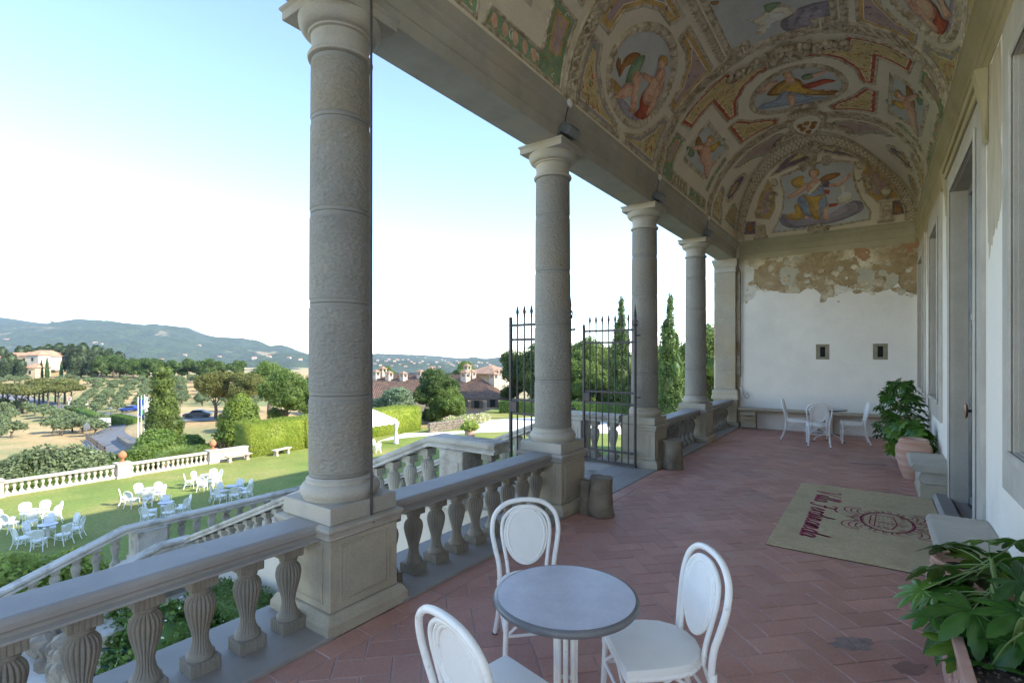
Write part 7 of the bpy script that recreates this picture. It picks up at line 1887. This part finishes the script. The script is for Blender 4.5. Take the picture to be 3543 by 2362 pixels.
# ------------------------------------------------------------------ stone benches
t = thing("wall_bench", "long low stone bench along the end wall", "bench", (0,ENDY,0))
m = MB(); pr = [(-.005,.46),(-.30,.46),(-.315,.475),(-.345,.50),(-.35,.52),(-.345,.54),(-.005,.545)]
n = len(pr)
for a,b in ((-2.955,-1.6),(-1.598,-.3),(-.298,.785)):
    mm = MB(); mm.add([(a,y,z) for y,z in pr]+[(b-.002,y,z) for y,z in pr], [(j,(j+1)%n,n+(j+1)%n,n+j) for j in range(n)]+[tuple(range(n)),tuple(range(2*n-1,n-1,-1))]); o = mm.build("seat_slab", STONE2, t)
for x in (-2.72,-1.0,.42):
    mm = MB(); q = [(-.02,0),(-.22,0),(-.24,.04),(-.20,.10),(-.21,.18),(-.27,.26),(-.30,.34),(-.30,.40),(-.26,.4595),(-.02,.4595)]; n2 = len(q)
    w = .17; tri = tess(q)
    mm.add([(x-w,y,z) for y,z in q]+[(x+w,y,z) for y,z in q], tri+[tuple(n2+i for i in f) for f in tri]+[(j,(j+1)%n2,n2+(j+1)%n2,n2+j) for j in range(n2)]); o = mm.build("scroll_bracket", STONE2, t); bevel(o,.012)
    s = MB()
    for sy in (-1,1): s.tube([(x-.09,-.305-.0,.34),(x-.09+.18*1,-.305,.34)], .02, 8)
    s.build("volute", STONE2, o, 50)
def door_bench(label, y0, y1):
    t = thing("door_bench", label, "bench", (0,(y0+y1)/2,0), 0, "stone seats flanking the glass door"); L = (y1-y0)/2
    q = [(.785,.36),(.43,.36),(.395,.375),(.37,.40),(.362,.43),(.375,.455),(.40,.468),(.785,.47)]; n2 = len(q)
    ns = 9; vs = []; fs = []
    for i in range(ns+1):
        y = -L+2*L*i/ns; e = .012 if i in (0,ns) else 0
        vs += [(x+(e if x < .7 else 0),y,z-(e if z > .42 else -e*.5)) for x,z in q]
    for i in range(ns): fs += [(i*n2+j,i*n2+(j+1)%n2,(i+1)*n2+(j+1)%n2,(i+1)*n2+j) for j in range(n2)]
    fs += [tuple(range(n2)),tuple(range((ns+1)*n2-1,ns*n2-1,-1))]
    o = MB().add(vs,fs).build("seat_slab", STONE, t, 40); roughen(o,.006,9)
    mm = MB(); mm.bbox((.47,-L+.09,.0),(.785,L-.09,.20),.01); mm.bbox((.46,-L+.07,.0005),(.784,L-.07,.03),.01); mm.build("base_block", STONE2, t)
    sc = [(.53+.07*math.cos(a),.28+.078*math.sin(a)) for a in np.linspace(.5*PI,1.5*PI,9)]
    q2 = [(.785,.358)]+sc+[(.785,.202)]; n3 = len(q2)
    mm = MB(); mm.add([(x,-L+.08,z) for x,z in q2]+[(x,L-.08,z) for x,z in q2],[tuple(range(n3)),tuple(range(2*n3-1,n3-1,-1))]+[(j,(j+1)%n3,n3+(j+1)%n3,n3+j) for j in range(n3)]); mm.build("scroll_block", STONE, t, 40)
door_bench("stone seat beyond the glass door, beside the terracotta urn", 8.62, 9.74)
door_bench("stone seat on the near side of the glass door, behind the planter", 4.99, 6.04)

# ------------------------------------------------------------------ door mat with the villa's name and crest
COIR = mat("coir_mat", (.56,.43,.245), (.66,.53,.325), 30, .98, .9, 260, c3=(.50,.385,.215), s3=2.2, f3=(.5,.7), fine=(160,.22), bdist=.006)
INK = mat("crimson_mat_print", (.30,.02,.065), (.38,.035,.095), 60, .98, .8, 260, bdist=.006)
MX0, MX1, MY0, MY1 = -.905, .60, 5.64, 8.66
t = thing("door_mat", "large coir door mat with crimson lettering and crest", "mat", (0,0,0))
m = MB(); m.bbox((MX0,MY0,.001),(MX1,MY1,.020),.005); mo = m.build("coir_pad", COIR, t)
MB().bbox((MX0-.006,MY0-.006,.0008),(MX1+.006,MY1+.006,.006),.001).build("rubber_edge", RUBBER, t)
def ribbon(mb, pts, w, z=.0208, taper=True):
    P = [Vector((p[0],p[1],0)) for p in pts]; n = len(P); vs = []
    for i in range(n):
        d = P[min(i+1,n-1)]-P[max(i-1,0)]
        if d.length < 1e-6: d = Vector((1,0,0))
        d.normalize(); s = Vector((-d.y,d.x,0)); ww = (w[i] if isinstance(w,list) else w)/2
        vs += [tuple(P[i]+s*ww+Vector((0,0,z))),tuple(P[i]-s*ww+Vector((0,0,z)))]
    mb.add(vs,[(2*i,2*i+1,2*i+3,2*i+2) for i in range(n-1)])
# script letters as pen strokes in a slanted hand: unit = x-height
GL = {
 'V': (1.5,[[(-.15,1.7),(.05,1.95),(.3,1.85),(.42,1.4),(.5,0),(.55,-.02),(.95,1.0),(1.25,1.9),(1.5,2.0)]]),
 'F': (1.35,[[(.0,1.55),(.1,1.85),(.4,1.9),(.8,1.8),(1.2,1.9),(1.45,2.05)],[(.75,1.82),(.7,1.2),(.6,.4),(.45,-.1),(.15,-.2),(-.05,.05)],[(.3,.95),(.65,1.05),(1.0,1.0)]]),
 'i': (.5,[[(.0,.3),(.2,1.0),(.2,.2),(.3,0),(.5,.3)],[(.24,1.45),(.28,1.5)]]),
 'l': (.5,[[(.0,.3),(.35,1.6),(.35,2.0),(.2,1.9),(.18,.3),(.3,0),(.5,.3)]]),
 'a': (.85,[[(.62,.85),(.4,1.0),(.1,.7),(.08,.2),(.25,0),(.5,.25),(.65,.95),(.62,.25),(.7,0),(.85,.25)]]),
 'e': (.7,[[(.0,.3),(.35,.55),(.45,.85),(.3,1.0),(.12,.7),(.12,.2),(.3,0),(.7,.35)]]),
 'r': (.65,[[(.0,.3),(.15,1.0),(.2,.8),(.18,0),(.2,.65),(.4,.98),(.55,.9),(.65,.95)]]),
 'd': (.9,[[(.62,.85),(.4,1.0),(.1,.7),(.08,.2),(.25,0),(.5,.25),(.72,2.05),(.64,.25),(.72,0),(.9,.25)]]),
 'n': (1.0,[[(.0,.3),(.15,1.0),(.2,.8),(.18,0),(.22,.6),(.45,.98),(.58,.8),(.55,.15),(.68,0),(1.0,.3)]]),
 ' ': (.55,[])}
def write(txt, x_base, y_start, y_end, xh):
    tot = sum(GL[c][0] for c in txt); k = (y_start-y_end)/tot; adv = 0; mb_parts = []
    for c in txt:
        wd, strokes = GL[c]
        if strokes:
            mb = MB()
            for s in strokes:
                S = spline([(px,py,0) for px,py in s],5) if len(s) > 2 else [Vector((a,b,0)) for a,b in s]
                pts = []; ws = []
                for i,q in enumerate(S):
                    px = q.x*1.0+q.y*.22; yy = y_start-(adv+px)*k; xx = x_base+q.y*xh; pts.append((xx,yy))
                    d = S[min(i+1,len(S)-1)]-S[max(i-1,0)]; ws.append(.016+.030*(abs(d.y)/(d.length+1e-6))*(1 if d.y < 0 else .45))
                ribbon(mb, pts, ws)
            mb.build("letter", INK, t)
        adv += wd
write("Villa Ferdinanda", -.655, 8.30, 6.10, .135)
cr = MB(); ccx, ccy = .10, 7.14
def el(a,b,cx=ccx,cy=ccy,n=60,f0=0,f1=2*PI): return [(cx+a*math.sin(f0+(f1-f0)*i/n),cy+b*math.cos(f0+(f1-f0)*i/n)) for i in range(n+1)]
ribbon(cr, el(.245,.40), .022); ribbon(cr, el(.225,.375), .006)
cr.build("crest_oval", INK, t)
sc = MB()
for k in range(26):
    a = 2*PI*k/26; px,py = ccx+.285*math.sin(a),ccy+.445*math.cos(a); r_ = .045+.012*math.sin(k*2.4)
    ribbon(sc, [(px+r_*math.sin(b+a)*1.0,py+r_*1.25*math.cos(b+a)) for b in np.linspace(0,4.8,14)], .010)
for s in (-1,1):
    for e in (-1,1):
        cx,cy = ccx+s*.26,ccy+e*.30
        for q in range(3): ribbon(sc, [(cx+s*(.03+.045*q)*math.sin(b)*1.0+.02*q*s,cy+e*((.10+.04*q)*math.cos(b*.9))) for b in np.linspace(-.4,3.4,18)], .014)
for s in (-1,1): ribbon(sc, [(ccx-.27,ccy+s*.10),(ccx-.31,ccy+s*.06),(ccx-.33,ccy+s*.02),(ccx-.39,ccy)], [.016,.02,.02,.008]); ribbon(sc, [(ccx+.27,ccy+s*.12),(ccx+.31,ccy+s*.09),(ccx+.34,ccy+s*.11),(ccx+.37,ccy+s*.05)], .016)
stuff(sc.build("crest_scrollwork", INK, t))
vl = MB()       # the villa drawn inside the oval: two fronts under a hipped roof, windows, bushes
def vln(a,b,w=.008): ribbon(vl,[(ccx+a[0],ccy+a[1]),(ccx+(a[0]+b[0])/2,ccy+(a[1]+b[1])/2),(ccx+b[0],ccy+b[1])],w)
for a,b,w in (((-.10,.28),(-.12,-.25),.012),((.06,.26),(.09,-.05),.012),((-.10,.28),(.06,.26),.010),((-.12,-.25),(.04,-.28),.010),((.09,-.05),(.04,-.28),.014),((-.115,-.02),(.09,-.05),.014),((-.10,.28),(-.15,.20),.012),((-.15,.20),(-.165,-.16),.012),((-.165,-.16),(-.12,-.25),.012),((-.13,.0),(-.165,.02),.012)): vln(a,b,w)
for i in range(4):
    for j in range(7):
        if rnd.random() < .85:
            x = -.085+.04*i; y = .235-.075*j; vln((x,y),(x+.022,y-.002),.016)
for k in range(44): 
    y = rnd.uniform(-.30,.30); x = .10+rnd.uniform(-.01,.07)*(1-abs(y)*1.5); vln((x,y),(x+rnd.uniform(.01,.05),y+rnd.uniform(-.01,.01)),.007)
for k in range(20):
    y = -.26+rnd.uniform(-.03,.05); x = rnd.uniform(-.12,.05); vln((x,y),(x+rnd.uniform(.01,.03),y-.02),.008)
stuff(vl.build("crest_villa", INK, t))

# ------------------------------------------------------------------ terracotta pots, planter, fatsia plants
t = thing("terracotta_urn", "tall pinkish terracotta urn beside the far stone seat", "urn", (.47,10.02,0))
MB().lathe([(.12,0),(.135,.02),(.175,.14),(.215,.30),(.232,.42),(.225,.50),(.195,.545),(.185,.555),(.195,.575),(.192,.595),(.175,.60),(.180,.612),(.172,.622),(.155,.615),(.150,.56),(.0,.54)], 40, cap=False).build("body", TERRA, t, 50)
t = thing("terracotta_jar", "terracotta jar with moulded rim behind the near planter", "jar", (.50,4.55,0))
MB().lathe([(.13,0),(.19,.14),(.225,.32),(.215,.42),(.185,.46),(.20,.475),(.20,.49),(.188,.498),(.196,.512),(.19,.528),(.165,.525),(.16,.47),(.0,.44)], 40, cap=False).build("body", TERRA, t, 50)
MB().lathe([(.0,.47),(.158,.465)], 24, cap=False).build("soil", SOIL, t)
t = thing("terracotta_planter", "long terracotta trough planter with relief swags at the right edge", "planter", (.545,3.42,0))
pm = MB(); w0,w1,L0 = .222,.215,.60
pm.add([(-w0,-L0,0),(w0,-L0,0),(w0,L0,0),(-w0,L0,0),(-w1,-L0-.03,.40),(w1,-L0-.03,.40),(w1,L0+.03,.40),(-w1,L0+.03,.40),(-w1-.012,-L0-.045,.41),(w1+.012,-L0-.045,.41),(w1+.012,L0+.045,.41),(-w1-.012,L0+.045,.41),(-w1-.012,-L0-.045,.45),(w1+.012,-L0-.045,.45),(w1+.012,L0+.045,.45),(-w1-.012,L0+.045,.45),(-w1+.035,-L0,.452),(w1-.035,-L0,.452),(w1-.035,L0,.452),(-w1+.035,L0,.452),(-w1+.04,-L0+.01,.36),(w1-.04,-L0+.01,.36),(w1-.04,L0-.01,.36),(-w1+.04,L0-.01,.36)],
  [(3,2,1,0)]+[(i*4+j,i*4+(j+1)%4,i*4+4+(j+1)%4,i*4+4+j) for i in range(5) for j in range(4)])
TERR2 = mat("pink_terracotta", (.47,.25,.185), (.58,.36,.28), 4, .9, .3, 40, c3=(.60,.44,.37), s3=4, f3=(.55,.75))
po = pm.build("trough", TERR2, t); bevel(po,.006,2)
MB().add([(-w1+.04,-L0+.01,.395),(w1-.04,-L0+.01,.395),(w1-.04,L0-.01,.395),(-w1+.04,L0-.01,.395)],[(0,1,2,3)]).build("soil", SOIL, t)
peb = MB()
for k in range(260):
    a = rnd.uniform(-w1+.05,w1-.05); b = rnd.uniform(-L0+.03,L0-.03); r_ = rnd.uniform(.004,.012)
    peb.lathe([(.001,-r_*.6),(r_,0),(.001,r_*.7)],5,(a,b,.397),cap=False)
stuff(peb.build("grit", mat("tan_grit",(.10,.07,.045),(.2,.15,.1),40), t))
rl = MB()
for s in range(3):
    y0 = -.55+.4*s
    for k in range(13):
        f = k/12; y = y0+.36*f; z = .31-.10*math.sin(PI*f); x = -(w0+(w1-w0)*z/.40)-.004
        rl.lathe([(.001,-.018),(.017,-.006),(.017,.006),(.001,.018)],7,(x,y,z),cap=False)
stuff(rl.build("relief_swag", TERR2, t))
FATS = [leafmat("fatsia_dark", (.030,.095,.024), (.055,.145,.038), 3, .25, .15, (.08,.2,.02), spec=.5),
        leafmat("fatsia_mid", (.045,.13,.022), (.08,.20,.034), 3, .28, .2, (.12,.28,.02), spec=.5),
        leafmat("fatsia_light", (.10,.22,.028), (.17,.31,.045), 3, .3, .3, (.2,.38,.03), spec=.45)]
def fatsia_leaf(nl, seed, mt, droop=.25):
    q = random.Random(seed); out = []
    for k in range(nl):
        a = R(-138)+R(276)*k/(nl-1); L = (1.0-.40*(abs(a)/R(138))**1.5)*q.uniform(.92,1.06); w = R(276)/(nl-1)*.5
        seg = [(-1.0,.50),(-.95,.58),(-.92,.68),(-.80,.72),(-.74,.83),(-.52,.86),(-.40,.95),(0,1.08),(.40,.95),(.52,.86),(.74,.83),(.80,.72),(.92,.68),(.95,.58)]
        for f, r_ in seed_seg(seg): out.append((a+f*w*(1.0 if r_ < .6 else .95)*(1-.35*max(0,r_-.55)), L*r_, k, abs(f)))
    out.insert(0,(R(-170),.06,0,1)); out.append((R(170),.06,nl-1,1))
    vs = [(0,0,0)]; n = len(out)
    for ring in (.5,1.0):
        for (a,r_,k,f) in out:
            rr = r_*ring; x = rr*math.sin(a); y = rr*math.cos(a)
            z = .05*math.sin(PI*min(1,rr))+(-droop*rr*rr)+(.035*(1-f) if ring == .5 else .02*(1-f)) - .03*f*(rr > .3)
            vs.append((x,y,z))
    fs = []
    for i in range(n-1):
        fs += [(0,1+i+1,1+i),(1+i,1+i+1,1+n+i+1,1+n+i)]
    return MB().add(vs,fs).mesh("leaf", mt, 70)
def seed_seg(s): return s
LEAVES = [[fatsia_leaf(nl,10*m_+i,FATS[m_],dr) for i,(nl,dr) in enumerate(((7,.3),(9,.22),(8,.45)))] for m_ in range(3)]
STEM = mat("green_stem", (.10,.16,.04), (.16,.22,.06), 6, .6)
def fatsia(label, x, y, z0, tips, stems, shades, size, seed, base=(0,0)):
    """tips: list of leaf positions; each leaf hangs on its own stalk from a stem"""
    q = random.Random(seed); t = thing("fatsia_plant", label, "plant", (x,y,z0), 0, "fatsia plants along the wall")
    tops = []
    for (sx,sy,sz) in stems:
        MB().tube(spline([(base[0]+sx*.15,base[1]+sy*.15,-.05),(sx*.55,sy*.55,sz*.55),(sx,sy,sz)],4), [.012]*8+[.008], 6).build("stem", STEM, t, 60); tops.append(Vector((sx,sy,sz)))
    for (px,py,pz) in tips:
        P = Vector((px,py,pz)); T = min(tops,key=lambda a:(a-P).length); s = size*q.uniform(.75,1.2)
        pet = MB().tube(spline([T-Vector((0,0,q.uniform(.0,.08))),(T+P)/2+Vector((0,0,-.01)),P],4), .0038, 5).build("stalk", STEM, t, 60)
        d = P-T; d.z = 0
        if d.length < .02: d = Vector((q.uniform(-1,1),q.uniform(-1,1),0))
        az = math.atan2(d.y,d.x)-PI/2+q.uniform(-.5,.5); o = link("leaf", LEAVES[q.choice(shades)][q.randrange(3)], t, tuple(P))
        o.rotation_euler = (R(q.uniform(-55,-8)),R(q.uniform(-22,22)),az); o.rotation_mode = 'XYZ'; o.scale = (s,s,s)
    return t
def scatter(n, rx, ry, z0, z1, seed, pw=.6):
    q = random.Random(seed); out = []
    for k in range(n):
        a = 2.399*k+q.uniform(-.3,.3); f = (k+.5)/n; rr = math.sqrt(q.uniform(.15,1)); z = z0+(z1-z0)*f
        sh = math.sin(PI*min(1,max(.12,.25+.75*f)))**pw
        out.append((rx*rr*math.cos(a)*sh,ry*rr*math.sin(a)*sh,z))
    return out
tp = [(p.x-.545,p.y-3.55,p.z-.40) for p in [att(u,v,tt) for u,v,tt in ((3190,2040,3.02),(3225,2125,2.75),(3262,1960,3.1),(3290,1890,3.25),(3340,1885,3.3),(3420,1870,3.3),(3300,1990,3.05),(3370,2000,2.95),(3365,2110,2.62),(3455,2080,2.7),(3525,2010,2.6),(3505,2240,2.45),(3440,2190,2.6),(3285,2160,2.75),(3500,1930,3.0),(3535,2120,2.5),(3400,1940,3.15),(3330,2230,2.62),(3240,2060,2.9),(3470,2000,2.9),(3520,1870,3.1),(3390,2060,2.8),(3310,2075,2.85),(3480,2140,2.62),(3550,2200,2.45),(3560,2060,2.6),(3430,2300,2.45),(3270,2030,3.0))]]
fatsia("near glossy fatsia with large lobed leaves spilling from the trough planter", .545, 3.55, .40, tp, [(-.05,.1,.30),(.05,-.05,.34),(-.02,.35,.36),(.1,.2,.42),(.0,-.3,.30)], (0,1,1,1,2), .205, 3)
fatsia("bright green fatsia behind the terracotta urn", .46, 10.65, .05, scatter(46,.32,.36,.28,.78,5), [(0,0,.5),(-.15,.15,.55),(.1,-.15,.5),(-.1,-.2,.45)], (1,2,2), .165, 4)
fatsia("tall dark fatsia in the corner beyond the bright one", .36, 11.85, .05, scatter(84,.42,.46,.30,1.42,6,.45), [(0,0,1.0),(-.18,.1,1.1),(.12,-.1,1.2),(-.2,-.2,.8),(.18,.2,1.35)], (0,0,1,1), .145, 5)
for i,(x,y) in enumerate(((.46,10.65),(.36,11.85))):
    t = thing("terracotta_pot", ["terracotta pot hidden under the bright fatsia","terracotta pot under the tall dark fatsia"][i], "pot", (x,y,0))
    MB().lathe([(.13,0),(.19,.26),(.205,.27),(.205,.31),(.18,.31),(.17,.26),(0,.25)], 26, cap=False).build("body", TERRA, t, 50)
# ------------------------------------------------------------------ summer haze over the valley
hm = bpy.data.materials.new("summer_haze"); hm.use_nodes = True
hn = hm.node_tree.nodes; hl = hm.node_tree.links
hn.remove(hn["Principled BSDF"])
pv = hn.new("ShaderNodeVolumePrincipled"); pv.inputs["Color"].default_value = (.62,.78,1.0,1); pv.inputs["Density"].default_value = 0.00008; pv.inputs["Anisotropy"].default_value = 0.2
hl.new(pv.outputs[0], hn["Material Output"].inputs["Volume"])
hx = MB().box((-4200,-2600,-46),(1200,5200,330)).build("haze", hm); stuff(hx)
